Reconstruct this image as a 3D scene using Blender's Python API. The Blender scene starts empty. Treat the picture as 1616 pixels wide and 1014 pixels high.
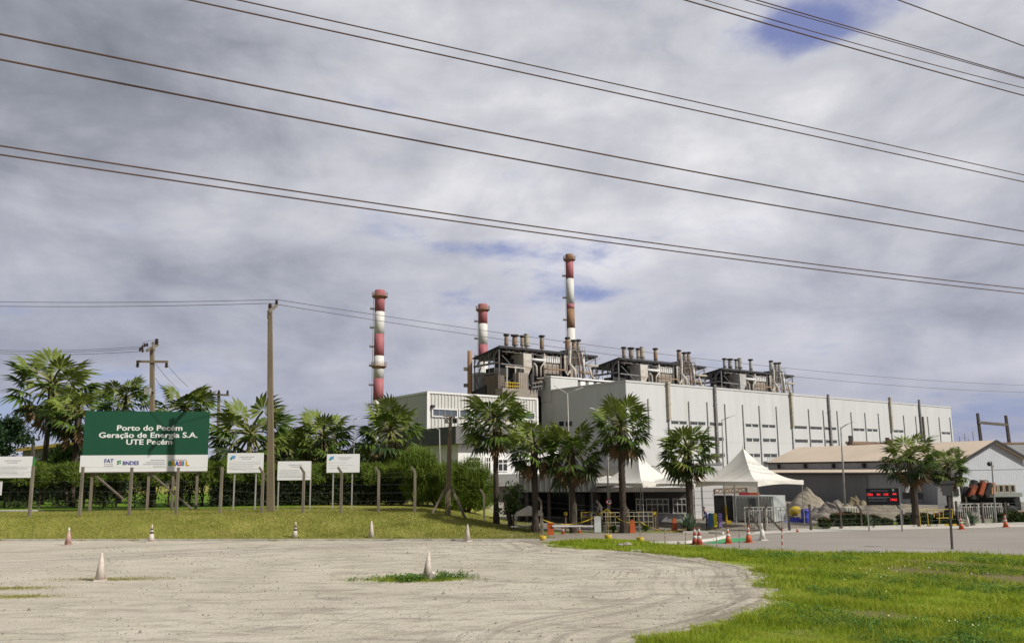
import bpy, bmesh, math, random
import numpy as np
from mathutils import Vector, Matrix
rnd = random.Random(7)
nrg = np.random.default_rng(11)
R = math.radians
scn = bpy.context.scene
COL = scn.collection

# ------------------------------------------------------------------ camera
W0, H0 = 1616.0, 1014.0
CAMH = 4.2
LENS = 28.0
F = LENS / 36.0 * W0
CX, CY = 808.0, 540.0
PITCH = math.atan((739 - CY) / F)
ROLL = R(0.6)
cp, sp = math.cos(PITCH), math.sin(PITCH)
fwd = Vector((0, cp, sp)); r0 = Vector((1, 0, 0)); u0 = Vector((0, -sp, cp))
rgt = r0 * math.cos(ROLL) - u0 * math.sin(ROLL)
upv = u0 * math.cos(ROLL) + r0 * math.sin(ROLL)
CAM = Vector((0, 0, CAMH))
cam_d = bpy.data.cameras.new('camera'); cam = bpy.data.objects.new('camera', cam_d); COL.objects.link(cam)
cam_d.lens = LENS; cam_d.sensor_width = 36; cam_d.sensor_fit = 'HORIZONTAL'
cam_d.shift_y = (CY - H0 / 2) / W0
cam_d.clip_start = 0.1; cam_d.clip_end = 20000
M = Matrix((rgt, upv, -fwd)).transposed().to_4x4(); M.translation = CAM
cam.matrix_world = M
scn.camera = cam

# survey helpers: a sight line of the photograph turned into a point of the site
def ray(px, py):
    return (rgt * (px - CX) + upv * (CY - py) + fwd * F).normalized()
def at(px, py, D):
    d = ray(px, py); return CAM + d * (D / d.y)
def atz(px, py, z):
    d = ray(px, py); return CAM + d * ((z - CAMH) / d.z)
def G(px, py): return atz(px, py, 0.0)

# ------------------------------------------------------------------ ground height
def sstep(a, b, x):
    t = np.clip((x - a) / (b - a), 0, 1); return t * t * (3 - 2 * t)
def hgt(x, y):
    x = np.asarray(x, float); y = np.asarray(y, float)
    wob = 0.6 * np.sin(x * 0.11) + 0.3 * np.sin(x * 0.31 + 1)
    m = sstep(50.0, 55.2 + wob * 0.5, y) * (1 - sstep(-6.2, 1.2, x + 0.10 * (y - 55)))
    return 1.2 * m * (1 + 0.05 * np.sin(x * 0.23))
def zg(x, y): return float(hgt(x, y))

# ------------------------------------------------------------------ mesh helpers
def tag(o, label=None, cat=None, group=None, kind=None):
    if label: o['label'] = label
    if cat: o['category'] = cat
    if group: o['group'] = group
    if kind: o['kind'] = kind
    return o
def thing(name, label, cat, loc=(0, 0, 0), group=None, rz=0.0):
    o = bpy.data.objects.new(name, None); COL.objects.link(o)
    o.empty_display_size = 0.3
    o.location = loc; o.rotation_euler = (0, 0, rz)
    return tag(o, label, cat, group)
def world_loc(o):
    v = Vector((0, 0, 0))
    while o is not None:
        v = v + o.location; o = o.parent
    return v
class MB:
    def __init__(s): s.v = []; s.f = []; s.m = []
    def add(s, vs, fs, m=0):
        b = len(s.v); s.v += [tuple(p) for p in vs]
        s.f += [tuple(b + i for i in f) for f in fs]; s.m += [m] * len(fs); return s
    def hexa(s, p, m=0):      # 8 points: bottom loop 0-3, top loop 4-7
        return s.add(p, [(3, 2, 1, 0), (4, 5, 6, 7), (0, 1, 5, 4), (1, 2, 6, 5), (2, 3, 7, 6), (3, 0, 4, 7)], m)
    def box(s, c, d, rz=0.0, m=0):
        c = Vector(c); x, y, z = d[0] / 2, d[1] / 2, d[2] / 2; co, si = math.cos(rz), math.sin(rz)
        pts = []
        for zz in (-z, z):
            for a, b in ((-x, -y), (x, -y), (x, y), (-x, y)):
                pts.append(c + Vector((a * co - b * si, a * si + b * co, zz)))
        return s.hexa(pts, m)
    def beam(s, p, q, w, h=None, m=0, w2=None, h2=None):
        p, q = Vector(p), Vector(q); h = h or w; w2 = w2 or w; h2 = h2 or h
        d = (q - p).normalized()
        ref = Vector((0, 0, 1)) if abs(d.z) < 0.95 else Vector((1, 0, 0))
        a = d.cross(ref).normalized(); b = a.cross(d).normalized()
        pts = []
        for c, ww, hh in ((p, w, h), (q, w2, h2)):
            for i, j in ((-1, -1), (1, -1), (1, 1), (-1, 1)):
                pts.append(c + a * (i * ww / 2) + b * (j * hh / 2))
        return s.hexa(pts, m)
    def tube(s, pts, r, n=8, m=0, caps=True):
        pts = [Vector(p) for p in pts]; k = len(pts)
        rr = r if isinstance(r, (list, tuple)) else [r] * k
        vs = []; fs = []; prev = None
        for i, p in enumerate(pts):
            d = (pts[min(i + 1, k - 1)] - pts[max(i - 1, 0)]).normalized()
            if prev is None:
                ref = Vector((0, 0, 1)) if abs(d.z) < 0.9 else Vector((0, 1, 0))
                a = d.cross(ref).normalized()
            else:
                a = (prev - d * prev.dot(d)).normalized()
            prev = a; b = d.cross(a)
            for j in range(n):
                t = 2 * math.pi * j / n
                vs.append(p + (a * math.cos(t) + b * math.sin(t)) * rr[i])
        for i in range(k - 1):
            for j in range(n):
                j2 = (j + 1) % n
                fs.append((i * n + j, i * n + j2, (i + 1) * n + j2, (i + 1) * n + j))
        if caps: fs.append(tuple(range(n - 1, -1, -1))); fs.append(tuple((k - 1) * n + j for j in range(n)))
        return s.add(vs, fs, m)
    def lathe(s, prof, c=(0, 0, 0), n=16, m=0, tilt=None):
        c = Vector(c); vs = []; fs = []; k = len(prof)
        for r, z in prof:
            for j in range(n):
                t = 2 * math.pi * j / n
                p = Vector((r * math.cos(t), r * math.sin(t), z))
                if tilt is not None: p = tilt @ p
                vs.append(c + p)
        for i in range(k - 1):
            for j in range(n):
                j2 = (j + 1) % n
                fs.append((i * n + j, i * n + j2, (i + 1) * n + j2, (i + 1) * n + j))
        fs.append(tuple(range(n - 1, -1, -1))); fs.append(tuple((k - 1) * n + j for j in range(n)))
        return s.add(vs, fs, m)
    def prism(s, poly, vec, m=0):
        n = len(poly); poly = [Vector(p) for p in poly]; vec = Vector(vec)
        vs = poly + [p + vec for p in poly]
        fs = [tuple(range(n - 1, -1, -1)), tuple(range(n, 2 * n))]
        fs += [(i, (i + 1) % n, n + (i + 1) % n, n + i) for i in range(n)]
        return s.add(vs, fs, m)
    def build(s, name, mats, parent=None, smooth=False, loc=None, local=False):
        me = bpy.data.meshes.new(name)
        off = Vector((0, 0, 0))
        if parent is not None and not local: off = world_loc(parent)
        elif parent is None and loc is not None: off = Vector(loc)
        me.from_pydata([(x - off.x, y - off.y, z - off.z) for x, y, z in s.v], [], s.f)
        if not isinstance(mats, (list, tuple)): mats = [mats]
        for m in mats: me.materials.append(m)
        if len(mats) > 1: me.polygons.foreach_set('material_index', s.m)
        if smooth: me.polygons.foreach_set('use_smooth', [True] * len(me.polygons))
        bm = bmesh.new(); bm.from_mesh(me); bmesh.ops.recalc_face_normals(bm, faces=bm.faces); bm.to_mesh(me); bm.free()
        me.update()
        o = bpy.data.objects.new(name, me); COL.objects.link(o)
        if parent is not None: o.parent = parent
        elif loc is not None: o.location = loc
        return o
def np_mesh(name, verts, faces, mats, parent=None, attrs=None, mi=None):
    """verts (N,3), faces (M,k) all of one size; local coordinates of parent"""
    me = bpy.data.meshes.new(name)
    verts = np.asarray(verts, np.float32); faces = np.asarray(faces, np.int32)
    n, k = faces.shape
    me.vertices.add(len(verts)); me.vertices.foreach_set('co', verts.ravel())
    me.loops.add(n * k); me.loops.foreach_set('vertex_index', faces.ravel())
    me.polygons.add(n); me.polygons.foreach_set('loop_start', np.arange(0, n * k, k, dtype=np.int32))
    me.polygons.foreach_set('loop_total', np.full(n, k, np.int32))
    if not isinstance(mats, (list, tuple)): mats = [mats]
    for m in mats: me.materials.append(m)
    if mi is not None: me.polygons.foreach_set('material_index', np.asarray(mi, np.int32))
    for a, val in (attrs or {}).items():
        at_ = me.attributes.new(a, 'FLOAT', 'POINT'); at_.data.foreach_set('value', np.asarray(val, np.float32))
    me.update(); me.validate()
    o = bpy.data.objects.new(name, me); COL.objects.link(o)
    if parent is not None: o.parent = parent
    return o

class Frame:
    """a vertical wall: origin a, u along the wall, o outwards, z up"""
    def __init__(s, a, b, flip=False):
        s.a = Vector((a[0], a[1], 0)); b = Vector((b[0], b[1], 0))
        s.L = (b - s.a).length; s.u = (b - s.a).normalized()
        s.n = Vector((s.u.y, -s.u.x, 0))
        if flip: s.n = -s.n
    def p(s, u, o, z): return s.a + s.u * u + s.n * o + Vector((0, 0, z))
    def hit(s, px, py, o=0.0):
        d = ray(px, py); p0 = s.a + s.n * o
        t = (p0 - CAM).dot(s.n) / d.dot(s.n)
        q = CAM + d * t
        return (q - s.a).dot(s.u), q.z
    def box(s, mb, ua, ub, oa, ob, za, zb, m=0):
        return mb.hexa([s.p(ua, oa, za), s.p(ub, oa, za), s.p(ub, ob, za), s.p(ua, ob, za),
                        s.p(ua, oa, zb), s.p(ub, oa, zb), s.p(ub, ob, zb), s.p(ua, ob, zb)], m)
    def corr(s, mb, ua, ub, za, zb, pitch, dep, o=0.0, m=0):
        """ribbed sheet standing proud of the wall"""
        n = max(1, int(round((ub - ua) / pitch))); w = (ub - ua) / n
        vs = []; fs = []
        for i in range(n):
            for uu, oo in ((0, 0), (.62, 0), (.70, dep), (.92, dep), (1.0, 0)):
                x = ua + (i + uu) * w
                vs += [s.p(x, o + oo, za), s.p(x, o + oo, zb)]
        k = len(vs) // 2
        for i in range(k - 1):
            if i % 5 == 4: continue
            fs.append((2 * i, 2 * i + 2, 2 * i + 3, 2 * i + 1))
        return mb.add(vs, fs, m)

# ------------------------------------------------------------------ materials
def lin(c):
    if isinstance(c, str):
        c = c.lstrip('#'); c = [int(c[i:i + 2], 16) / 255 for i in (0, 2, 4)]
        c = [x / 12.92 if x <= .04045 else ((x + .055) / 1.055) ** 2.4 for x in c]
    return (c[0], c[1], c[2], 1.0)
MATS = {}
def mat(name, col, rough=0.75, var=0.18, scale=3.0, metal=0.0, bump=0.0, col2=None, stretch=(1, 1, 1),
        spec=0.3, translucent=0.0, emit=0.0, rust=None, rust_amt=0.45, rust_scale=1.0, coat=0.0):
    if name in MATS: return MATS[name]
    m = bpy.data.materials.new(name); m.use_nodes = True; nt = m.node_tree; N = nt.nodes; Lk = nt.links
    b = N['Principled BSDF']; b.inputs['Roughness'].default_value = rough; b.inputs['Metallic'].default_value = metal
    b.inputs['Specular IOR Level'].default_value = spec
    c = lin(col); c2 = lin(col2) if col2 is not None else None
    tc = N.new('ShaderNodeTexCoord'); mp = N.new('ShaderNodeMapping'); mp.inputs['Scale'].default_value = stretch
    Lk.new(tc.outputs['Object'], mp.inputs['Vector'])
    nz = N.new('ShaderNodeTexNoise'); nz.inputs['Scale'].default_value = scale; nz.inputs['Detail'].default_value = 5
    nz.inputs['Roughness'].default_value = 0.62
    Lk.new(mp.outputs[0], nz.inputs['Vector'])
    rp = N.new('ShaderNodeValToRGB'); e = rp.color_ramp.elements
    e[0].position = 0.3; e[1].position = 0.72
    lo = tuple(x * (1 - var) for x in c[:3]) + (1,); hi = tuple(min(1, x * (1 + var)) for x in (c2 or c)[:3]) + (1,)
    e[0].color = lo; e[1].color = hi
    Lk.new(nz.outputs['Fac'], rp.inputs['Fac'])
    out = rp.outputs[0]
    if rust is not None:
        n2 = N.new('ShaderNodeTexNoise'); n2.inputs['Scale'].default_value = rust_scale; n2.inputs['Detail'].default_value = 6
        Lk.new(mp.outputs[0], n2.inputs['Vector'])
        r2 = N.new('ShaderNodeValToRGB'); r2.color_ramp.elements[0].position = 1 - rust_amt - .12; r2.color_ramp.elements[1].position = 1 - rust_amt + .12
        Lk.new(n2.outputs['Fac'], r2.inputs['Fac'])
        mx = N.new('ShaderNodeMix'); mx.data_type = 'RGBA'; mx.inputs[7].default_value = lin(rust)
        Lk.new(r2.outputs[0], mx.inputs[0]); Lk.new(out, mx.inputs[6]); out = mx.outputs[2]
    Lk.new(out, b.inputs['Base Color'])
    if bump:
        bp = N.new('ShaderNodeBump'); bp.inputs['Strength'].default_value = bump; bp.inputs['Distance'].default_value = 0.05
        Lk.new(nz.outputs['Fac'], bp.inputs['Height']); Lk.new(bp.outputs[0], b.inputs['Normal'])
    if emit:
        b.inputs['Emission Color'].default_value = c; b.inputs['Emission Strength'].default_value = emit
    if translucent:
        tr = N.new('ShaderNodeBsdfTranslucent'); Lk.new(out, tr.inputs['Color'])
        mxs = N.new('ShaderNodeMixShader'); mxs.inputs[0].default_value = translucent
        Lk.new(b.outputs[0], mxs.inputs[1]); Lk.new(tr.outputs[0], mxs.inputs[2])
        Lk.new(mxs.outputs[0], N['Material Output'].inputs['Surface'])
    MATS[name] = m; return m

m_white = mat('white_paint', (.72, .71, .69), .55, .05, .8)
m_hall = mat('hall_cladding', (.56, .567, .565), .6, .05, .5, stretch=(1, 1, .12), rust=(.50, .50, .485), rust_amt=.34, rust_scale=.35)
m_hall_low = mat('hall_base_cladding', (.54, .54, .53), .6, .05, .5)
m_cream = mat('cream_cladding', (.56, .55, .51), .6, .06, .6, stretch=(1, 1, .2))
m_trimgrey = mat('grey_trim', (.30, .30, .29), .6, .15, 1)
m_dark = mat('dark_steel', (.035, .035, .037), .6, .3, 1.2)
m_steel = mat('grey_steel', (.20, .20, .20), .5, .25, 1.2, rust=(.18, .10, .06), rust_amt=.38)
m_tan = mat('tan_pipe', (.40, .36, .28), .6, .15, 1)
m_galv = mat('galvanised_sheet', (.42, .41, .39), .45, .15, .8, metal=.1, rust=(.22, .13, .07), rust_amt=.36, rust_scale=.5)
m_rust = mat('rusty_sheet', (.36, .32, .26), .7, .25, .8, rust=(.27, .145, .075), rust_amt=.50, rust_scale=.35)
m_rustpipe = mat('rusty_pipe', (.25, .17, .11), .75, .35, .6)
m_cap = mat('sooty_cap', (.05, .042, .038), .8, .3, 1)
m_lightpipe = mat('insulated_pipe', (.50, .47, .42), .5, .15, .6, rust=(.30, .20, .13), rust_amt=.36, rust_scale=.4)
m_brown = mat('brown_box_cladding', (.17, .135, .11), .7, .2, .5, stretch=(1, 1, .2))
m_taupe = mat('taupe_louvre', (.30, .26, .22), .7, .15, .6)
m_yel = mat('yellow_paint', (.50, .35, .03), .55, .12, 2)
m_red = mat('chimney_red', (.38, .13, .145), .6, .16, .25, stretch=(1, 1, .3))
m_chwhite = mat('chimney_white', (.66, .64, .60), .6, .08, .3, stretch=(1, 1, .3))
m_chrust = mat('chimney_rust', (.33, .195, .115), .8, .3, .3, stretch=(1, 1, .4))
m_glass = mat('dark_glass', (.025, .03, .036), .12, .2, 1, spec=.6)
m_tint = mat('tinted_glass', (.09, .11, .13), .12, .3, .6, spec=.6)
m_conc = mat('weathered_concrete', (.20, .172, .132), .9, .25, 2.5, bump=.4, stretch=(1, 1, .25), rust=(.14, .12, .10), rust_amt=.36, rust_scale=1.2)
m_pole = mat('pole_concrete', (.19, .152, .10), .9, .2, 1.2, bump=.3, stretch=(1, 1, .2))
m_galvpole = mat('galvanised_pole', (.33, .32, .30), .45, .12, 2)
m_darkpost = mat('dark_post', (.085, .07, .06), .85, .3, 2.5)
m_insul = mat('brown_insulator', (.045, .025, .022), .35, .2, 4)
m_wire = mat('aged_cable', (.10, .062, .045), .8, .25, .3)
m_wire2 = mat('thin_cable', (.10, .10, .11), .7, .1, .3)
m_green = mat('green_banner', (.013, .078, .042), .5, .06, .35)
m_board = mat('white_board', (.74, .74, .75), .5, .02, .7)
m_ink = mat('grey_ink', (.45, .46, .48), .7, .05, 3)
m_inkdk = mat('dark_ink', (.22, .23, .26), .7, .05, 3)
m_letter = mat('white_letters', (.80, .80, .79), .6, .02, 2)
m_navy = mat('navy_ink', (.055, .06, .28), .6, .05, 2)
m_wood = mat('weathered_timber', (.19, .155, .12), .85, .25, 3, stretch=(1, 1, .2))
m_tent = mat('tent_fabric', (.80, .77, .70), .7, .05, .5, translucent=.12)
m_fascia = mat('grey_fascia', (.20, .20, .19), .6, .1, .6)
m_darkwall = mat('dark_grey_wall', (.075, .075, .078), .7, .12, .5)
m_office = mat('office_white', (.72, .71, .70), .7, .04, .6)
m_roofbeige = mat('beige_sheet_roof', (.66, .545, .42), .7, .10, .35, stretch=(.4, .4, 1))
m_ware = mat('warehouse_sheet', (.46, .465, .475), .55, .07, .5, stretch=(1, 1, .15))
m_ware_dk = mat('grey_sheet', (.19, .187, .187), .6, .10, .5, stretch=(1, 1, .15))
m_orange = mat('orange_plastic', (.50, .11, .035), .45, .12, 3)
m_conewhite = mat('cone_white', (.66, .63, .58), .6, .12, 6)
m_conepale = mat('faded_cone', (.60, .54, .48), .75, .14, 5, rust=(.42, .30, .24), rust_amt=.40, rust_scale=5)
m_conepink = mat('faded_pink_cone', (.42, .25, .21), .75, .2, 5, rust=(.56, .46, .40), rust_amt=.42, rust_scale=4)
m_conered = mat('cone_red', (.38, .06, .04), .6, .15, 5)
m_black = mat('black_rubber', (.03, .03, .03), .7, .2, 4)
m_frondA = mat('palm_frond', (.075, .122, .017), .58, .4, 1.6, translucent=.10, spec=.25)
m_frondB = mat('palm_frond_young', (.16, .205, .036), .58, .35, 1.6, translucent=.14, spec=.25)
m_frondC = mat('palm_frond_dark', (.035, .062, .016), .5, .4, 1.6, translucent=.06, spec=.4)
m_dead = mat('dead_frond', (.16, .10, .05), .85, .3, 2, translucent=.1)
m_petiole = mat('petiole', (.17, .17, .055), .6, .2, 2)
m_trunk = mat('palm_trunk', (.07, .055, .043), .95, .4, 5, bump=.8)
m_bark = mat('bark', (.09, .07, .05), .95, .35, 4, bump=.6)
m_need = mat('casuarina_needles', (.138, .200, .025), .65, .35, 1.2, translucent=.3)
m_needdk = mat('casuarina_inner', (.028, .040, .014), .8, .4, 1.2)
m_leafdk = mat('tree_leaves_dark', (.022, .05, .016), .55, .35, 1.0, translucent=.15)
m_leafmd = mat('shrub_leaves', (.09, .15, .03), .55, .35, 1.5, translucent=.18)
m_agave = mat('agave_leaf', (.13, .19, .12), .5, .25, 3)
m_ixora = mat('orange_bloom', (.42, .10, .03), .6, .3, 6)
m_sandheap = mat('sand_heap', (.27, .238, .185), .95, .3, 3.5, bump=.9)
m_stone = mat('rubble_stone', (.30, .27, .235), .9, .3, 3, bump=.5)
m_kerb = mat('kerb_concrete', (.50, .48, .43), .9, .2, 2)
m_blue = mat('blue_plastic', (.06, .07, .42), .5, .15, 3)
m_led = mat('red_led', (1.0, .03, .04), .5, .0, 1, emit=.7)
m_ledbody = mat('display_black', (.012, .012, .016), .4, .2, 2)
m_skin = mat('skin', (.30, .16, .10), .6, .08, 8)
m_cloth = mat('blue_workwear', (.07, .075, .19), .85, .2, 6)
m_trouser = mat('navy_trousers', (.02, .022, .05), .85, .2, 6)
m_hair = mat('black_hair', (.012, .010, .009), .6, .2, 8)
# ------------------------------------------------------------------ node helper
class NT:
    def __init__(s, nt): s.nt = nt; s.N = nt.nodes; s.L = nt.links
    def put(s, sock, v):
        if isinstance(v, (int, float)): sock.default_value = v
        elif isinstance(v, (tuple, list, Vector)): sock.default_value = tuple(v)
        else: s.L.new(v, sock)
    def math(s, op, a, b=0.0, c=None, clamp=False):
        n = s.N.new('ShaderNodeMath'); n.operation = op; n.use_clamp = clamp
        s.put(n.inputs[0], a); s.put(n.inputs[1], b)
        if c is not None: s.put(n.inputs[2], c)
        return n.outputs[0]
    def add(s, a, b): return s.math('ADD', a, b)
    def mul(s, a, b): return s.math('MULTIPLY', a, b)
    def dot(s, a, b):
        n = s.N.new('ShaderNodeVectorMath'); n.operation = 'DOT_PRODUCT'; s.put(n.inputs[0], a); s.put(n.inputs[1], b); return n.outputs['Value']
    def vec(s, op, a, b):
        n = s.N.new('ShaderNodeVectorMath'); n.operation = op; s.put(n.inputs[0], a); s.put(n.inputs[1], b); return n.outputs[0]
    def comb(s, x, y, z):
        n = s.N.new('ShaderNodeCombineXYZ')
        for i, v in enumerate((x, y, z)): s.put(n.inputs[i], v)
        return n.outputs[0]
    def sep(s, v):
        n = s.N.new('ShaderNodeSeparateXYZ'); s.put(n.inputs[0], v); return n.outputs
    def noise(s, v, scale, detail=4, rough=.55, dist=0.0):
        n = s.N.new('ShaderNodeTexNoise'); s.put(n.inputs['Vector'], v)
        n.inputs['Scale'].default_value = scale; n.inputs['Detail'].default_value = detail
        n.inputs['Roughness'].default_value = rough; n.inputs['Distortion'].default_value = dist
        return n.outputs['Fac']
    def ss(s, x, a, b):
        n = s.N.new('ShaderNodeMapRange'); n.interpolation_type = 'SMOOTHSTEP'; s.put(n.inputs[0], x)
        n.inputs[1].default_value = a; n.inputs[2].default_value = b; return n.outputs[0]
    def mix(s, f, a, b):
        n = s.N.new('ShaderNodeMix'); n.data_type = 'RGBA'
        s.put(n.inputs[0], f)
        for sock, v in ((n.inputs[6], a), (n.inputs[7], b)):
            if isinstance(v, tuple): sock.default_value = v if len(v) == 4 else v + (1,)
            else: s.L.new(v, sock)
        return n.outputs[2]
    def ramp(s, f, stops):
        n = s.N.new('ShaderNodeValToRGB'); s.put(n.inputs[0], f); e = n.color_ramp.elements
        while len(e) < len(stops): e.new(.5)
        for i, (p, c) in enumerate(stops): e[i].position = p; e[i].color = tuple(c) + (1,)
        return n.outputs[0]
    def attr(s, name):
        n = s.N.new('ShaderNodeAttribute'); n.attribute_name = name; return n.outputs['Fac']

# ------------------------------------------------------------------ sun and sky
SUN_EL = R(39); sun_h = Vector((0.88, -0.47)).normalized()
SUN_DIR = Vector((sun_h.x * math.cos(SUN_EL), sun_h.y * math.cos(SUN_EL), math.sin(SUN_EL)))
sd_ = bpy.data.lights.new('sun', 'SUN'); sd_.energy = 3.9; sd_.angle = R(0.6); sd_.color = (1, .95, .86)
so = bpy.data.objects.new('sun', sd_); COL.objects.link(so)
so.rotation_euler = (-SUN_DIR).to_track_quat('-Z', 'Y').to_euler(); so.location = (30, -30, 60)

world = bpy.data.worlds.new('World'); scn.world = world; world.use_nodes = True
w = NT(world.node_tree)
bg = w.N['Background']; bg.inputs['Strength'].default_value = 0.1
sky = w.N.new('ShaderNodeTexSky'); sky.sky_type = 'NISHITA'; sky.sun_disc = False
sky.sun_elevation = SUN_EL; sky.sun_rotation = math.atan2(SUN_DIR.x, SUN_DIR.y)
sky.air_density = 1.0; sky.dust_density = 0.6; sky.ozone_density = 2.0
tcw = w.N.new('ShaderNodeTexCoord'); V = tcw.outputs['Generated']
xyz = w.sep(V)
zz = w.math('MAXIMUM', w.add(xyz[2], 0.16), 0.05)
P2 = w.comb(w.math('DIVIDE', xyz[0], zz), w.math('DIVIDE', xyz[1], zz), 0.0)
def lobe(px, py, rx, ry):
    c = ray(px, py); t1 = Vector((c.y, -c.x, 0)).normalized(); t2 = t1.cross(c).normalized()
    if t2.z < 0: t2 = -t2
    d = w.vec('SUBTRACT', V, tuple(c))
    a = w.mul(w.dot(d, tuple(t1)), F / rx); b = w.mul(w.dot(d, tuple(t2)), F / ry)
    return w.math('EXPONENT', w.mul(w.add(w.mul(a, a), w.mul(b, b)), -1.0))
n_big = w.noise(P2, 0.75, 5, .52, .4)
n_fine = w.noise(P2, 2.6, 8, .6, .35)
n_dir = w.noise(w.vec('MULTIPLY', V, (1, 1, 1.9)), 4.6, 8, .56, .25)
val = w.add(w.mul(w.add(n_big, -0.5), 0.6), w.add(w.mul(w.add(n_fine, -0.5), 0.22), w.mul(w.add(n_dir, -0.5), 1.0)))
n_b = w.noise(w.vec('MULTIPLY', V, (1, 1, 1.9)), 4.2, 6, .55, .3)
bil = w.math('ABSOLUTE', w.add(w.mul(n_b, 2.0), -1.0))
val = w.add(val, w.mul(w.add(bil, -.2), .55))
val = w.add(val, 0.62)
for px, py, rx, ry, amp in ((60, 60, 330, 250, -.34), (420, 420, 170, 60, -.20), (400, 340, 240, 90, .16), (480, 372, 55, 28, .22),
                            (520, 90, 260, 120, .10), (1000, 330, 500, 260, .10), (150, 520, 300, 60, -.12), (1570, 500, 130, 30, -.26),
                            (1150, 490, 300, 60, .06), (1400, 220, 260, 160, .08), (120, 250, 200, 50, -.10), (1560, 585, 120, 14, .12)):
    val = w.add(val, w.mul(lobe(px, py, rx, ry), amp))
cloud = w.ramp(val, [(0.0, (1.8, 1.95, 2.3)), (.28, (2.9, 3.05, 3.55)), (.52, (4.5, 4.6, 5.15)), (.76, (6.1, 6.15, 6.55)), (1.0, (8.2, 8.1, 8.3))])
gap = None
for px, py, rx, ry, amp in ((755, 392, 85, 20, 1.15), (1290, 42, 85, 36, .75), (930, 463, 60, 14, .42), (1590, 660, 190, 40, 1.15), (600, 365, 70, 26, .5),
                            (60, 490, 130, 16, .6), (60, 660, 160, 40, .95), (350, 205, 40, 20, .4), (340, 640, 220, 36, .45), (1010, 90, 90, 60, .25), (280, 590, 200, 30, .3), (770, 470, 240, 50, .25), (960, 600, 240, 40, .25)):
    g = w.mul(lobe(px, py, rx, ry), amp); gap = g if gap is None else w.add(gap, g)
thin = w.ss(w.add(w.mul(w.add(n_dir, -.5), 2.3), w.add(w.mul(w.add(n_fine, -.5), 2.3), gap)), .30, 1.1)
# blue sky seen through thin high cloud
blue = w.mix(0.62, sky.outputs[0], (1.9, 2.15, 5.0))
veil = w.ss(n_big, .35, .62)
lav = w.mix(w.mul(w.ss(xyz[2], .40, .0), .38), cloud, (3.2, 3.4, 4.9))
skycol = w.mix(w.mul(thin, .92), lav, blue)
skycol = w.mix(w.mul(w.ss(xyz[2], .56, .85), .5), skycol, (1.6, 1.7, 2.1))  # overhead sky beyond the view, darkened to lower the ambient light
# unseen sky behind and left of the viewpoint, darkened to deepen the shade
skycol = w.mix(w.mul(w.ss(w.dot(V, (-.62, -.75, .1)), .0, .7), .7), skycol, (1.0, 1.08, 1.35))
w.L.new(skycol, bg.inputs['Color'])

scn.view_settings.view_transform = 'Standard'; scn.view_settings.look = 'None'
scn.view_settings.exposure = 0.1; scn.view_settings.gamma = 1.0

# ------------------------------------------------------------------ ground zones
def hgt(x, y):
    x = np.asarray(x, float); y = np.asarray(y, float)
    toe = 48.4 - 0.115 * np.minimum(x, 0)
    wob = 0.35 * np.sin(x * 0.17) + 0.2 * np.sin(x * 0.41 + 1)
    m = sstep(0.0, 1.0, (y - toe - 0.2) / (57.2 + wob - toe)) * (1 - sstep(-7.2, 1.9, x + .06 * (y - 55)))
    return 1.2 * m * (1 + 0.04 * np.sin(x * 0.23))
def zg(x, y): return float(hgt(x, y))
def gpoly(pts): return np.array([G(*p)[:2] for p in pts])
def sdist(P, poly):
    """signed distance, positive inside"""
    n = len(poly); d = np.full(len(P), 1e9); ins = np.zeros(len(P), bool)
    for i in range(n):
        a, b = poly[i], poly[(i + 1) % n]; e = b - a; wv = P - a
        t = np.clip((wv @ e) / max(e @ e, 1e-9), 0, 1)
        d = np.minimum(d, np.hypot(*(wv - t[:, None] * e).T))
        c = (a[1] > P[:, 1]) != (b[1] > P[:, 1])
        xs = a[0] + (P[:, 1] - a[1]) / (b[1] - a[1] + 1e-12) * e[0]
        ins ^= c & (P[:, 0] < xs)
    return np.where(ins, d, -d)
VERGE = gpoly([(855, 855), (890, 850.5), (960, 848.5), (1010, 851), (1040, 858), (1100, 863), (1180, 868.5), (1250, 871), (1350, 873), (1500, 872), (1616, 877), (1760, 885),
               (2500, 925), (3300, 1300), (1050, 1300), (1000, 1060), (1000, 1012), (1035, 1002), (1085, 992), (1150, 975), (1210, 953), (1222, 942), (1197, 927), (1193, 910), (1182, 895), (1130, 885), (1060, 877), (1000, 869), (930, 867), (880, 863)])
STRIP = gpoly([(840, 841.5), (1000, 840.5), (1130, 839.5), (1130, 837), (1000, 837.5), (840, 838)])
BED = gpoly([(1285, 833), (1450, 829), (1616, 825.5), (1900, 820), (1900, 814), (1616, 820), (1285, 824)])
def verge_sd(P):
    s = sdist(P, VERGE)
    s = np.maximum(s, sdist(P, STRIP)); s = np.maximum(s, sdist(P, BED))
    return s
def patch(P, px, py, rx, ry, k):
    c = G(px, py); return k - k * np.sqrt(((P[:, 0] - c.x) / rx) ** 2 + ((P[:, 1] - c.y) / ry) ** 2)

def axis(lo, hi, step, far, n):
    g = np.arange(lo, hi + 1e-6, step); k = np.geomspace(step * 2, far, n)
    return np.concatenate([lo - k[::-1], g, hi + k])
gx = axis(-46, 34, .25, 5000, 26); gy = np.concatenate([[-60, -20, 0, 8], np.arange(12, 72, .25), 72 + np.geomspace(.5, 7000, 30)])
X, Y = np.meshgrid(gx, gy); Pg = np.stack([X.ravel(), Y.ravel()], 1)
s_verge = verge_sd(Pg)
s_weed = np.maximum.reduce([patch(Pg, 662, 913, 2.3, .95, 1.0), patch(Pg, 560, 918, 1.9, .45, .30), patch(Pg, 740, 911, 1.3, .5, .3)])
s_dryw = np.maximum.reduce([patch(Pg, 178, 914, 2.6, .42, .8), patch(Pg, 15, 927, 2.2, .5, .6), patch(Pg, 30, 941, 1.8, .4, .6), patch(Pg, 250, 916, 3, .4, .3)])
hh = hgt(X, Y).ravel()
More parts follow.
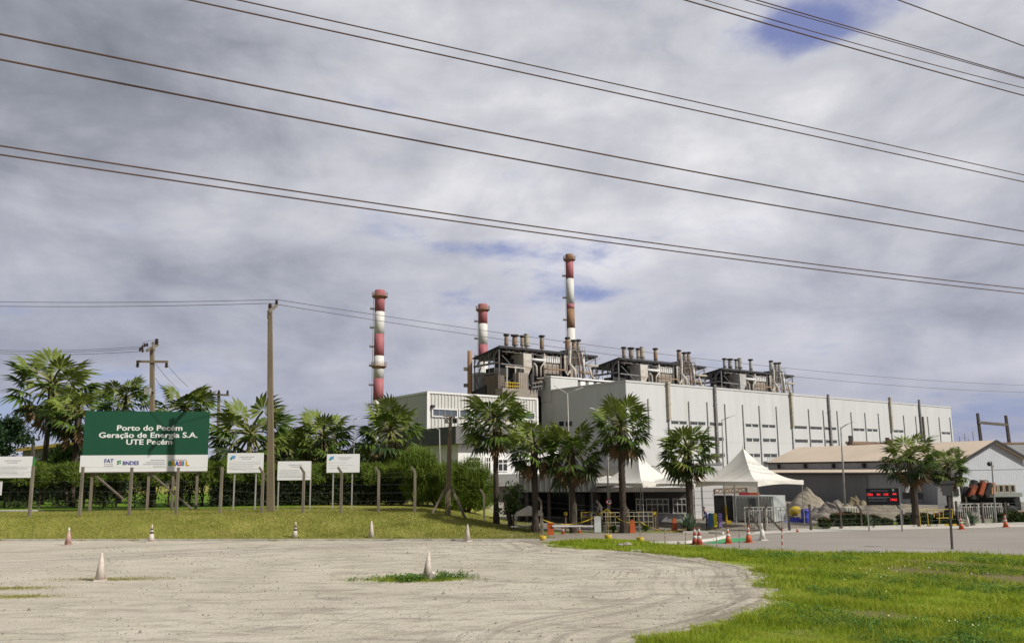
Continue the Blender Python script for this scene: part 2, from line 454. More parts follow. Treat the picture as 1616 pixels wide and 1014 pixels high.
# low swell of the verge, the scraped sand lip along its edge, and wheel ruts
vz = sstep(0, .7, s_verge) * .05 + sstep(.5, 5, s_verge) * .10
gcen = np.array([-4.0, 27.0])
ang = np.arctan2(Pg[:, 1] - gcen[1], Pg[:, 0] - gcen[0])
lip = np.exp(-((s_verge + .55) / .35) ** 2) * np.where((Pg[:, 0] > 2) & (Pg[:, 1] > 24) & (Pg[:, 1] < 44.5 - .55 * Pg[:, 0]), 1, 0)
lip = lip * (.045 + .02 * np.sin(ang * 37) + .02 * np.sin(ang * 91 + s_verge * 7))
inlot = (Pg[:, 1] < 44.5 - .55 * np.maximum(Pg[:, 0], 0)) & (s_verge < 0) & (Pg[:, 1] > 8)
rut = np.where(inlot, .007 * np.sin(s_verge * 5.2 + np.sin(ang * 9)) * np.exp(s_verge / 5.0), 0)
Z = hh + vz + np.maximum(lip, 0) + rut
Z = Z - np.where(Pg[:, 1] > 400, (Pg[:, 1] - 400) * .001, 0)
ny, nx = X.shape
idx = np.arange(nx * ny).reshape(ny, nx)
fc = np.stack([idx[:-1, :-1].ravel(), idx[:-1, 1:].ravel(), idx[1:, 1:].ravel(), idx[1:, :-1].ravel()], 1)
toe_all = 48.4 - .115 * np.minimum(Pg[:, 0], 0)
edge_r = 1 - sstep(-4.2, 3.0, Pg[:, 0] + .06 * (Pg[:, 1] - 55))
a_dry = sstep(-1.0, .8, Pg[:, 1] - toe_all) * edge_r
a_lawn = np.where(Pg[:, 0] < -18, sstep(65, 68, Pg[:, 1]) * (1 - sstep(108, 112, Pg[:, 1])), 0)
a_far = sstep(150, 260, Pg[:, 1])
a_bare = 1.15 * np.exp(-((Pg[:, 0] - 17.5) / 4.0) ** 2 - ((Pg[:, 1] - 32) / 4.5) ** 2) + .7 * np.exp(-((Pg[:, 0] - 10) / 2.0) ** 2 - ((Pg[:, 1] - 23) / 1.6) ** 2)
a_yard = sstep(50, 51.5, Pg[:, 1]) * (1 - edge_r)
mg = bpy.data.materials.new('ground_surface'); mg.use_nodes = True; g_ = NT(mg.node_tree)
geo = g_.N.new('ShaderNodeNewGeometry').outputs['Position']
bsdf = g_.N['Principled BSDF']; bsdf.inputs['Roughness'].default_value = .95; bsdf.inputs['Specular IOR Level'].default_value = .1
a_sd = g_.attr('verge'); a_u = g_.attr('ring'); a_v = g_.attr('turn')
nA = g_.noise(geo, .9, 6, .6); nB = g_.noise(geo, 6, 4, .6); nC = g_.noise(geo, 28, 3, .6); nL = g_.noise(geo, .16, 3, .5)
streak = g_.noise(g_.vec('MULTIPLY', geo, (.40, 1.25, 1)), 1.3, 7, .66, .9)
track = g_.noise(g_.comb(g_.mul(a_u, 1.5), g_.mul(a_v, .40), 0.0), 1.5, 4, .55, .10)
thinl = g_.noise(g_.comb(g_.mul(a_u, 6.5), g_.mul(a_v, .55), 4.0), 1.5, 3, .5, .25)
patchy = g_.noise(geo, .34, 4, .55)
sand = g_.ramp(g_.add(g_.mul(streak, .6), g_.mul(nL, .4)), [(.28, (.40, .36, .28)), (.47, (.52, .472, .38)), (.66, (.64, .59, .485))])
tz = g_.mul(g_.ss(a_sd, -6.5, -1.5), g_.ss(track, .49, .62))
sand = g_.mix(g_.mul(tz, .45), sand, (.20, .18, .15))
lip_shade = g_.mul(g_.mul(g_.ss(a_sd, -2.0, -.7), g_.ss(a_sd, .3, -.3)), g_.mul(g_.ss(g_.add(g_.mul(nB, .5), g_.mul(track, .5)), .42, .58), g_.ss(g_.sep(geo)[0], 3.0, 6.0)))
sand = g_.mix(g_.mul(lip_shade, .7), sand, (.17, .145, .11))  # dark line of shade at the sand lip, painted into the colour
sand = g_.mix(g_.mul(g_.mul(g_.mul(g_.ss(thinl, .55, .64), g_.ss(patchy, .44, .58)), g_.ss(a_sd, -13, -6)), .55), sand, (.24, .205, .16))
tb = g_.mul(g_.mul(g_.ss(a_sd, -30, -5), g_.ss(streak, .52, .36)), .55)
sand = g_.mix(tb, sand, (.27, .24, .20))
sand = g_.mix(g_.mul(g_.ss(nC, .54, .70), .62), sand, (.24, .215, .18))
sand = g_.mix(g_.mul(g_.ss(nB, .56, .68), .45), sand, (.25, .22, .18))
grass = g_.ramp(g_.add(g_.mul(nA, .6), g_.mul(nB, .4)), [(.30, (.10, .16, .012)), (.5, (.21, .29, .020)), (.68, (.31, .32, .055))])
bare = g_.mul(g_.ss(nL, .50, .64), g_.ss(nA, .42, .58))
grass = g_.mix(g_.math('MAXIMUM', g_.mul(bare, .8), g_.ss(g_.add(g_.attr('bare'), g_.mul(g_.add(nB, -.5), 1.2)), .35, .75)), grass, (.20, .165, .09))
dry = g_.ramp(g_.add(g_.mul(nA, .55), g_.mul(nB, .45)), [(.30, (.17, .20, .035)), (.5, (.28, .285, .06)), (.70, (.40, .345, .13))])
yard = g_.ramp(nA, [(.3, (.20, .18, .15)), (.7, (.33, .30, .25))])
lawn = g_.ramp(nB, [(.3, (.10, .19, .015)), (.7, (.18, .28, .03))])
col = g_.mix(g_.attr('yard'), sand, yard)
col = g_.mix(g_.ss(g_.add(g_.attr('dryweed'), g_.mul(g_.add(nB, -.5), 1.3)), .25, .55), col, (.20, .17, .05))
col = g_.mix(g_.ss(g_.add(g_.attr('weed'), g_.mul(g_.add(nB, -.5), 1.4)), .2, .5), col, grass)
col = g_.mix(g_.ss(g_.add(g_.attr('dry'), g_.mul(g_.add(nB, -.5), .9)), .35, .65), col, dry)
col = g_.mix(g_.attr('lawn'), col, lawn)
col = g_.mix(g_.attr('far'), col, (.10, .105, .06))
col = g_.mix(g_.ss(g_.add(a_sd, g_.add(g_.mul(g_.add(nB, -.5), 2.2), g_.mul(g_.add(nA, -.5), 3.6))), -.15, .5), col, grass)
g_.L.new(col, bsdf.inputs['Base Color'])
bp = g_.N.new('ShaderNodeBump'); bp.inputs['Strength'].default_value = .8; bp.inputs['Distance'].default_value = .06
g_.L.new(g_.add(g_.add(g_.mul(nC, .45), g_.mul(nB, .8)), g_.add(g_.mul(streak, .35), g_.mul(track, .22))), bp.inputs['Height']); g_.L.new(bp.outputs[0], bsdf.inputs['Normal'])
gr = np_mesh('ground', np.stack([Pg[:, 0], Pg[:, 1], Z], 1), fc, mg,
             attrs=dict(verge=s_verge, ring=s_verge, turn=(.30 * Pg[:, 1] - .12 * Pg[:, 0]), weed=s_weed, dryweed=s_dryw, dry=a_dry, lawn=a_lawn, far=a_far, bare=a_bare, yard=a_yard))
gr.data.polygons.foreach_set('use_smooth', [True] * len(gr.data.polygons))
tag(gr, kind='structure')

def sheet(name, pts, z, m, gridless=True):
    mb = MB(); vs = [(x, y, z) for x, y in pts]
    mb.add(vs, [tuple(range(len(vs)))])
    o = mb.build(name, m); tag(o, kind='structure'); return o
def surf_mat(name, c1, c2, c3, sc=1.0, bumpy=.4, stretch=(1, 1, 1)):
    m = bpy.data.materials.new(name); m.use_nodes = True; q = NT(m.node_tree); b = q.N['Principled BSDF']
    b.inputs['Roughness'].default_value = .9; b.inputs['Specular IOR Level'].default_value = .2
    p = q.N.new('ShaderNodeNewGeometry').outputs['Position']; p2 = q.vec('MULTIPLY', p, stretch)
    n1 = q.noise(p2, .35 * sc, 6, .62); n2 = q.noise(p, 9 * sc, 4, .6)
    c = q.ramp(q.add(q.mul(n1, .65), q.mul(n2, .35)), [(.32, c1), (.5, c2), (.68, c3)])
    q.L.new(c, b.inputs['Base Color'])
    bb = q.N.new('ShaderNodeBump'); bb.inputs['Strength'].default_value = bumpy; bb.inputs['Distance'].default_value = .02
    q.L.new(n2, bb.inputs['Height']); q.L.new(bb.outputs[0], b.inputs['Normal'])
    return m
m_asph = surf_mat('worn_asphalt', (.265, .240, .210), (.315, .288, .254), (.37, .34, .30), stretch=(.35, 1, 1))
m_pav = surf_mat('paving', (.24, .205, .165), (.31, .27, .22), (.38, .34, .28))
m_gut = surf_mat('gutter_concrete', (.46, .43, .385), (.53, .50, .45), (.60, .57, .52), stretch=(.3, 1, 1))
m_grn = surf_mat('green_road_paint', (.06, .26, .11), (.08, .33, .14), (.13, .36, .18))
road_px = [(1030, 867), (1100, 856.5), (1125, 853.2), (1150, 847), (1190, 838.5), (1240, 833.8), (1430, 830), (1616, 826.6), (1900, 820.5)]
pts = [tuple(G(*p)[:2]) for p in road_px] + [tuple(G(*p)[:2]) for p in [(2500, 945), (1760, 893), (1616, 884), (1500, 879), (1350, 880), (1250, 878), (1180, 875), (1100, 870)]]
sheet('road', pts, .006, m_asph)
sheet('paving', gpoly([(815, 846), (845, 842), (1000, 841), (1075, 841.3), (1150, 841.8), (1188, 838.8), (1148, 847.2), (1124, 853.2), (1099, 856.6), (1040, 862), (1000, 856), (900, 855), (850, 858), (815, 853)]), .010, m_pav)
sheet('road_gutter', [tuple(G(*p)[:2]) for p in [(1195, 838.2), (1240, 834), (1430, 830.3), (1616, 827), (1900, 821), (1900, 826), (1616, 831), (1430, 835), (1240, 840), (1180, 843.5)]], .014, m_gut)
sheet('green_road_marking', [tuple(G(*p)[:2]) for p in [(1111, 857.2), (1143, 850), (1177, 848.2), (1177, 853), (1142, 857.2)]], .014, m_grn)
def kerb(name, pts, wd, ht, m, base=None):
    mb = MB()
    for a, b in zip(pts[:-1], pts[1:]):
        a = Vector((a[0], a[1])); b = Vector((b[0], b[1])); d = (b - a)
        n = max(1, int(d.length / 1.0))
        for i in range(n):
            p = a + d * (i / n); q = a + d * ((i + .985) / n)
            z = (zg(p.x, p.y) if base is None else base) + ht / 2 - .05
            mb.beam((p.x, p.y, z), (q.x, q.y, z), wd, ht + .1)
    return tag(mb.build(name, m), kind='structure')
kerb('kerb', [(-60, 55.3), (0, 48.4), (2.5, 48.2)], .16, .10, m_kerb, 0)
kwhite = mat('painted_kerb', (.66, .64, .60), .8, .08, 3)
kerb('kerb', [G(*p)[:2] for p in [(1025, 858.3), (1080, 857), (1124, 852.6), (1150, 846.6)]], .22, .13, kwhite, 0)
kerb('kerb', [G(*p)[:2] for p in [(1078, 841), (1120, 841.2), (1142, 842.2)]], .22, .13, kwhite, 0)
kerb('kerb', [G(*p)[:2] for p in [(1290, 834.2), (1390, 831.8), (1490, 829.4)]], .16, .13, m_kerb, 0)
kerb('kerb', [G(*p)[:2] for p in [(1515, 828.9), (1616, 826.4), (1800, 822)]], .16, .13, m_kerb, 0)
ka, kb = G(1490, 829.4), G(1515, 828.9)
for i in range(4):
    p = ka.lerp(kb, i / 4); q = ka.lerp(kb, (i + .97) / 4)
    tag(MB().beam((p.x, p.y, .065), (q.x, q.y, .065), .16, .13).build('kerb', m_yel if i % 2 == 0 else m_black), kind='structure')
tag(MB().hexa([(-62, 64.2, 1.0), (-38.5, 65.2, 1.0), (-38.5, 66.6, 1.0), (-62, 65.6, 1.0), (-62, 64.2, 1.29), (-38.5, 65.2, 1.29), (-38.5, 66.6, 1.29), (-62, 65.6, 1.29)]).build('path', m_kerb), kind='structure')

# ------------------------------------------------------------------ grass, as real blades
def blade_mat(name, lo, mid, hi, tr=.25):
    m = bpy.data.materials.new(name); m.use_nodes = True; q = NT(m.node_tree); b = q.N['Principled BSDF']
    b.inputs['Roughness'].default_value = .6; b.inputs['Specular IOR Level'].default_value = .25
    p = q.N.new('ShaderNodeNewGeometry').outputs['Position']
    n1 = q.noise(p, .55, 5, .6)
    c = q.ramp(q.add(q.mul(n1, .62), q.mul(q.attr('tint'), .38)), [(.28, lo), (.5, mid), (.72, hi)])
    q.L.new(c, b.inputs['Base Color'])
    t = q.N.new('ShaderNodeBsdfTranslucent'); q.L.new(c, t.inputs[0]); mx = q.N.new('ShaderNodeMixShader'); mx.inputs[0].default_value = tr
    q.L.new(b.outputs[0], mx.inputs[1]); q.L.new(t.outputs[0], mx.inputs[2]); q.L.new(mx.outputs[0], q.N['Material Output'].inputs['Surface'])
    return m
def ground_z(P):
    s = verge_sd(P); return hgt(P[:, 0], P[:, 1]) + sstep(0, .7, s) * .05 + sstep(.5, 5, s) * .10
def blades(name, P, h, wd, m, lean=1.1, z=None):
    n = len(P); a = nrg.uniform(0, 2 * np.pi, n); l = nrg.uniform(0, lean, n) * h
    z = ground_z(P) if z is None else z
    ca, sa = np.cos(a), np.sin(a); b = nrg.uniform(0, 2 * np.pi, n)
    base = np.stack([P[:, 0], P[:, 1], z - .01], 1)
    off = np.stack([ca * wd / 2, sa * wd / 2, np.zeros(n)], 1)
    tip = base + np.stack([np.cos(b) * l, np.sin(b) * l, h], 1)
    v = np.empty((n, 3, 3)); v[:, 0] = base - off; v[:, 1] = base + off; v[:, 2] = tip
    t = np.repeat(nrg.uniform(0, 1, n), 3)
    o = np_mesh(name, v.reshape(-1, 3), np.arange(3 * n).reshape(n, 3), m, attrs=dict(tint=t))
    return tag(o, kind='stuff')
m_bl = blade_mat('verge_grass', (.12, .20, .012), (.31, .405, .026), (.50, .49, .08), .42)
m_bd = blade_mat('dry_bank_grass', (.18, .215, .032), (.31, .315, .068), (.45, .385, .15), .35)
m_bw = blade_mat('weed_leaves', (.045, .12, .014), (.10, .22, .024), (.19, .31, .05), .3)
def scatter(n, lo, hi, keep):
    out = []; tot = 0
    while tot < n:
        P = np.stack([nrg.uniform(lo[0], hi[0], n), nrg.uniform(lo[1], hi[1], n)], 1); P = P[keep(P)]; out.append(P); tot += len(P)
    return np.concatenate(out)[:n]
def fld(P, f, ph): return np.sin(P[:, 0] * f + ph) * np.sin(P[:, 1] * f * 1.3 + ph * 2) + .6 * np.sin(P[:, 0] * f * 2.3 + 1.7 * ph + P[:, 1] * f * 1.9)
def keep_verge(P):
    d = np.hypot(P[:, 0], P[:, 1]); s = sdist(P, VERGE) + .38 * fld(P, 1.9, 1) + .22 * fld(P, 5.1, 2) - .25
    return (s > -.1) & (nrg.uniform(0, 1, len(P)) < np.clip((19 / d) ** 1.3, 0, 1)) & (P[:, 0] / P[:, 1] < 1.05) & (nrg.uniform(-1.2, 1.5, len(P)) > .55 * fld(P, .8, 3) + .35 * fld(P, 2.9, 5) + .95 * np.exp(-((P[:, 0] - 17.5) / 3.5) ** 2 - ((P[:, 1] - 31) / 4.5) ** 2))
P = scatter(290000, (0, 14), (42, 47), keep_verge)
d = np.hypot(P[:, 0], P[:, 1]); tall = 1 + .55 * np.clip(fld(P, 1.1, .4), -1, 1.4)
blades('verge_grass', P, nrg.gamma(4, .022, len(P)) * tall, nrg.uniform(.010, .022, len(P)) * np.clip(d / 20, 1, 2.2), m_bl)
toe = lambda P: 48.4 - .115 * np.minimum(P[:, 0], 0)
P = scatter(120000, (-48, 48), (3.0, 66), lambda P: (P[:, 1] > toe(P) + .15 + .35 * fld(P, 1.7, 1)) & (P[:, 0] + .06 * (P[:, 1] - 55) < 1.8 + .4 * fld(P, 2, 2)) & (nrg.uniform(0, 1, len(P)) < np.where(P[:, 1] < 59, 1, .45)) & (nrg.uniform(-1.2, 1.6, len(P)) > .5 * fld(P, .9, 2)))
blades('bank_grass', P, nrg.uniform(.05, .15, len(P)), nrg.uniform(.03, .055, len(P)), m_bd, .7)
# weeds: small broad leaves in clumps, in the verge and round the cone on the lot
def weeds(name, C, rad, hgt_, per, leaf):
    n = len(C) * per; ci = np.repeat(np.arange(len(C)), per)
    a = nrg.uniform(0, 2 * np.pi, n); r = np.sqrt(nrg.uniform(0, 1, n)) * rad[ci]
    P = C[ci] + np.stack([np.cos(a) * r, np.sin(a) * r], 1)
    z = ground_z(P) + nrg.uniform(.15, 1, n) * hgt_[ci] * (1 - .5 * (r / rad[ci]) ** 2)
    c = np.stack([P[:, 0], P[:, 1], z], 1); L = leaf * nrg.uniform(.6, 1.3, n)
    az = nrg.uniform(0, 2 * np.pi, n); el = nrg.uniform(-.3, .9, n)
    u = np.stack([np.cos(az) * np.cos(el), np.sin(az) * np.cos(el), np.sin(el)], 1); v_ = np.stack([-np.sin(az), np.cos(az), np.zeros(n)], 1)
    v = np.empty((n, 4, 3)); v[:, 0] = c; v[:, 1] = c + u * (L * .5)[:, None] + v_ * (L * .32)[:, None]; v[:, 2] = c + u * L[:, None]; v[:, 3] = c + u * (L * .5)[:, None] - v_ * (L * .32)[:, None]
    t = np.repeat(nrg.uniform(0, 1, n), 4)
    return tag(np_mesh(name, v.reshape(-1, 3), np.arange(4 * n).reshape(n, 4), m_bw, attrs=dict(tint=t)), kind='stuff')
C = scatter(420, (6, 15), (24, 40), lambda P: (sdist(P, VERGE) > .5) & (P[:, 0] / P[:, 1] < .68) & ((fld(P, .5, 1.1) > .35) | ((P[:, 1] < 22) & (P[:, 0] > 8))))
weeds('verge_weeds', C, nrg.uniform(.2, .55, len(C)), nrg.uniform(.08, .2, len(C)), 70, .07)
c0 = G(655, 914)
C = np.stack([nrg.normal(c0.x, .85, 46), nrg.normal(c0.y + .1, .34, 46)], 1)
weeds('lot_weeds', C, nrg.uniform(.15, .4, 46), nrg.uniform(.12, .34, 46), 60, .085)
c1 = G(575, 914)
C = np.stack([nrg.normal(c1.x, .9, 22), nrg.normal(c1.y, .4, 22)], 1)
weeds('sparse_weeds', C, nrg.uniform(.06, .14, 22), nrg.uniform(.05, .12, 22), 16, .06)
P = np.concatenate([np.stack([nrg.normal(G(*q).x, sx, 1300), nrg.normal(G(*q).y, .22, 1300)], 1) for q, sx in (((180, 913), 1.5), ((15, 928), 1.0), ((30, 941), .8))])
blades('dry_lot_grass', P, nrg.uniform(.03, .10, len(P)), nrg.uniform(.012, .025, len(P)), m_bd, .7)
P = np.stack([nrg.normal(c0.x, .95, 3500), nrg.normal(c0.y, .33, 3500)], 1)
blades('lot_grass', P, nrg.uniform(.05, .16, len(P)), nrg.uniform(.012, .028, len(P)), m_bl, .6)
# pale wildflowers in the verge and crumbs of stone on the lot
def crumbs(name, P, z, s, m):
    n = len(P); off = np.array([[1, 0, 0], [-.5, .87, 0], [-.5, -.87, 0], [0, 0, 1.1]])
    v = np.stack([P[:, 0], P[:, 1], z], 1)[:, None, :] + off[None] * s[:, None, None] * nrg.uniform(.6, 1.2, (n, 4, 1))
    f = np.array([[0, 1, 3], [1, 2, 3], [2, 0, 3]])[None] + (np.arange(n) * 4)[:, None, None]
    return tag(np_mesh(name, v.reshape(-1, 3), f.reshape(-1, 3), m), kind='stuff')
fp = [G(nrg.normal(1385, 28), nrg.normal(914, 6)) for _ in range(15)] + [G(nrg.uniform(1300, 1600), nrg.uniform(885, 1005)) for _ in range(10)] + [G(nrg.normal(1520, 14), nrg.normal(1000, 5)) for _ in range(5)]
fp = np.array([p[:2] for p in fp])
crumbs('wildflowers', fp, ground_z(fp) + .12, np.full(len(fp), .035), mat('pale_petals', (.72, .70, .42), .6, .1, 3))
P = scatter(9000, (-24, 15), (14, 47), lambda P: (sdist(P, VERGE) < -.2) & (abs(P[:, 0] / P[:, 1]) < .68) & (fld(P, .6, 2) > -.5))
crumbs('gravel', P, np.full(len(P), -.004), nrg.gamma(1.3, .010, len(P)) + .005, mat('gravel_stone', (.24, .21, .175), .95, .4, 5))
# ================================================================== far plant
def textpart(name, txt, fr, uc, zc, o, size, m, parent, bold=0.0, width=None, align='CENTER', thick=.008, heavy=0.0):
    cu = bpy.data.curves.new(name, 'FONT'); cu.body = txt; cu.size = size; cu.align_x = align; cu.align_y = 'CENTER'
    cu.offset = bold; cu.extrude = thick; cu.resolution_u = 3
    ob = bpy.data.objects.new(name, cu); COL.objects.link(ob)
    dg = bpy.context.evaluated_depsgraph_get(); me = bpy.data.meshes.new_from_object(ob.evaluated_get(dg))
    bpy.data.objects.remove(ob)
    xs = [v.co.x for v in me.vertices]; k = 1.0
    if width and xs: k = width / (max(xs) - min(xs))
    off = world_loc(parent)
    for v in me.vertices:
        x, y, z = v.co; v.co = fr.p(uc + x * k, o + thick + z, zc + y) - off
    if heavy:
        bm = bmesh.new(); bm.from_mesh(me); base = bm.verts[:]; geo_ = bm.faces[:] + bm.edges[:] + base
        for k_, (du, dz) in enumerate(((-heavy, 0), (heavy, 0), (0, heavy * .6), (0, -heavy * .6))):
            r_ = bmesh.ops.duplicate(bm, geom=geo_); vv = [g for g in r_['geom'] if isinstance(g, bmesh.types.BMVert)]
            bmesh.ops.translate(bm, verts=vv, vec=fr.u * du + Vector((0, 0, dz)) + fr.n * (.002 * (k_ + 1)))
        bm.to_mesh(me); bm.free()
    me.materials.clear(); me.materials.append(m); me.name = name
    o2 = bpy.data.objects.new(name, me); COL.objects.link(o2); o2.parent = parent
    return o2

# ---- main generating hall
A = at(987, 600, 190.0); ZT = A.z
B = atz(1500, 642, ZT)
fh = Frame(A, B); Lh = fh.L
HD = 31.8
hall = thing('power_hall', 'long pale grey windowed power plant hall with drainpipes, behind the palms and tents', 'building', (A.x, A.y, 0))
mb = MB(); fh.box(mb, 0, Lh, -HD, 0, -1, ZT)
wall = mb.build('wall', m_hall, hall)
mb = MB(); fh.corr(mb, .12, Lh - .12, 10.5, ZT - .5, 1.25, .009, o=.03); mb.build('cladding', m_hall, wall)
fe = Frame(A, fh.p(0, -HD, 0))   # the shaded end wall: u runs back from the corner
if (CAM - fe.a).dot(fe.n) < 0: fe = Frame(A, fh.p(0, -HD, 0), True)
mb = MB(); fe.corr(mb, .15, HD - .15, 0, ZT - .5, 1.25, .02, o=.03); mb.build('cladding', m_hall, wall)
mb = MB()
fh.box(mb, -.08, Lh + .08, -.4, .16, ZT - .35, ZT + .12); fe.box(mb, .41, HD, -.4, .16, ZT - .35, ZT + .12)
mb.build('parapet_trim', m_hall_low, hall)
u1, zl = fh.hit(1060, 687); mb = MB(); fh.box(mb, .0, u1 + .5, .09, .35, 0, zl); mb.build('base_cladding', m_hall_low, hall)
# slim downspouts from below the parapet to the ground
for px, py in ((1022, 629), (1086, 633), (1115, 634), (1143, 637), (1171, 638), (1197, 640), (1224, 641), (1275, 645), (1298, 647), (1320, 648),
               (1342, 650), (1364, 651), (1385, 652), (1425, 655), (1444, 656), (1463, 657), (1481, 658), (1498.3, 658)):
    u, z = fh.hit(px, py); u = min(u, Lh - .4)
    mb = MB(); fh.box(mb, u - .12, u + .12, .09, .28, 0, z); mb.build('downspout', m_trimgrey, hall)
for px, py, pb in ((1052, 605, 662), (1246, 622, 673), (1402, 629, 680)):
    u, z = fh.hit(px, py); _, zb = fh.hit(px, pb)
    mb = MB(); fh.box(mb, u - .34, u + .34, .09, .75, zb, z + .4); fh.box(mb, u - .5, u + .5, .08, .9, z - .2, z + .5)
    fh.box(mb, u - .42, u + .42, .085, .82, zb + (z - zb) * .42, zb + (z - zb) * .42 + .4); fh.box(mb, u - .42, u + .42, .085, .82, zb, zb + .5)
    p_ = mb.build('drainpipe', m_tan, hall); p_['label'] = 'wide tan drain duct ending above the windows'
    mb = MB(); fh.box(mb, u - .14, u + .2, .09, .34, 0, zb); mb.build('downspout', m_trimgrey, hall)
for px, py, pb in ((1126, 608, 740), (1305, 623, 740), (1448.5, 631, 740)):
    u, z = fh.hit(px, py); mb = MB(); fh.box(mb, u - .34, u + .34, .09, .6, 0, z + .2)
    for k in (.2, .4, .6, .8): fh.box(mb, u - .5, u + .5, .085, .66, z * k, z * k + .3)
    p_ = mb.build('drainpipe', m_steel, hall); p_['label'] = 'dark full-height drain duct'
u, z = fh.hit(1455, 657); mb = MB(); fh.box(mb, u - .3, u + .3, .09, .5, 6, z); mb.build('drainpipe', m_brown, hall)
# louvre windows: rows of short dark strips between the downspouts
_, zr1 = fh.hit(1204, 671.6); _, zr2 = fh.hit(1204.6, 694); _, zr3 = fh.hit(1205, 718)
cols1 = [(1060, 1070.5), (1073, 1083.5), (1090, 1100.5), (1102.5, 1113), (1121, 1129), (1132, 1141), (1177.5, 1185.5), (1188, 1196.5), (1203.5, 1212.5), (1214.5, 1223),
         (1254, 1263), (1264, 1273), (1278.5, 1287), (1288, 1296.5), (1302, 1309.5), (1311, 1319), (1347, 1355), (1356.5, 1363.5), (1369, 1375.5), (1377.5, 1384), (1410, 1417), (1418.5, 1425), (1486, 1491.5), (1493, 1498.5)]
cols2 = [(a, b) for a, b in cols1 if a < 1320 and a > 1115]
cols3 = [(a, b) for a, b in cols1 if 1115 < a < 1225]
for row, cols in ((zr1, cols1), (zr2, cols2), (zr3, cols3)):
    for a, b in cols:
        ua, ub = fh.hit(a, 680)[0], fh.hit(b, 680)[0]
        hgtw = .33 if row == zr1 else .38
        mb = MB(); fh.box(mb, ua, ub, -.2, .03 + .08, row - hgtw, row + hgtw)
        f_ = mb.build('window', m_glass, hall)
        mb = MB(); fh.box(mb, ua - .1, ub + .1, .05, .22, row + hgtw - .02, row + hgtw + .14)
        for k in range(5):
            q = ua + (ub - ua) * k / 4; fh.box(mb, q - .04, q + .04, .112, .16, row - hgtw, row + hgtw - .025)
        mb.build('frame', m_trimgrey, f_)
ua, z0 = fh.hit(1205, 727.5); ub, _ = fh.hit(1241, 727.5); z1 = fh.hit(1222, 722)[1]
mb = MB(); fh.box(mb, ua, ub, .09, 1.4, z0 - .3, z0)
for k in range(15): q = ua + (ub - ua) * k / 14; fh.box(mb, q - .04, q + .04, 1.3, 1.38, z0, z1)
fh.box(mb, ua, ub, 1.28, 1.4, z1, z1 + .12); mb.build('balcony', m_trimgrey, hall)
for a, b in ((882.5, 890), (893.5, 903)):
    ua, z0 = fe.hit(a, 668.5); ub, _ = fe.hit(b, 668.5)
    mb = MB(); fe.box(mb, ua, ub, -.2, .12, z0 - .6, z0 + .6); mb.build('window', m_glass, hall)

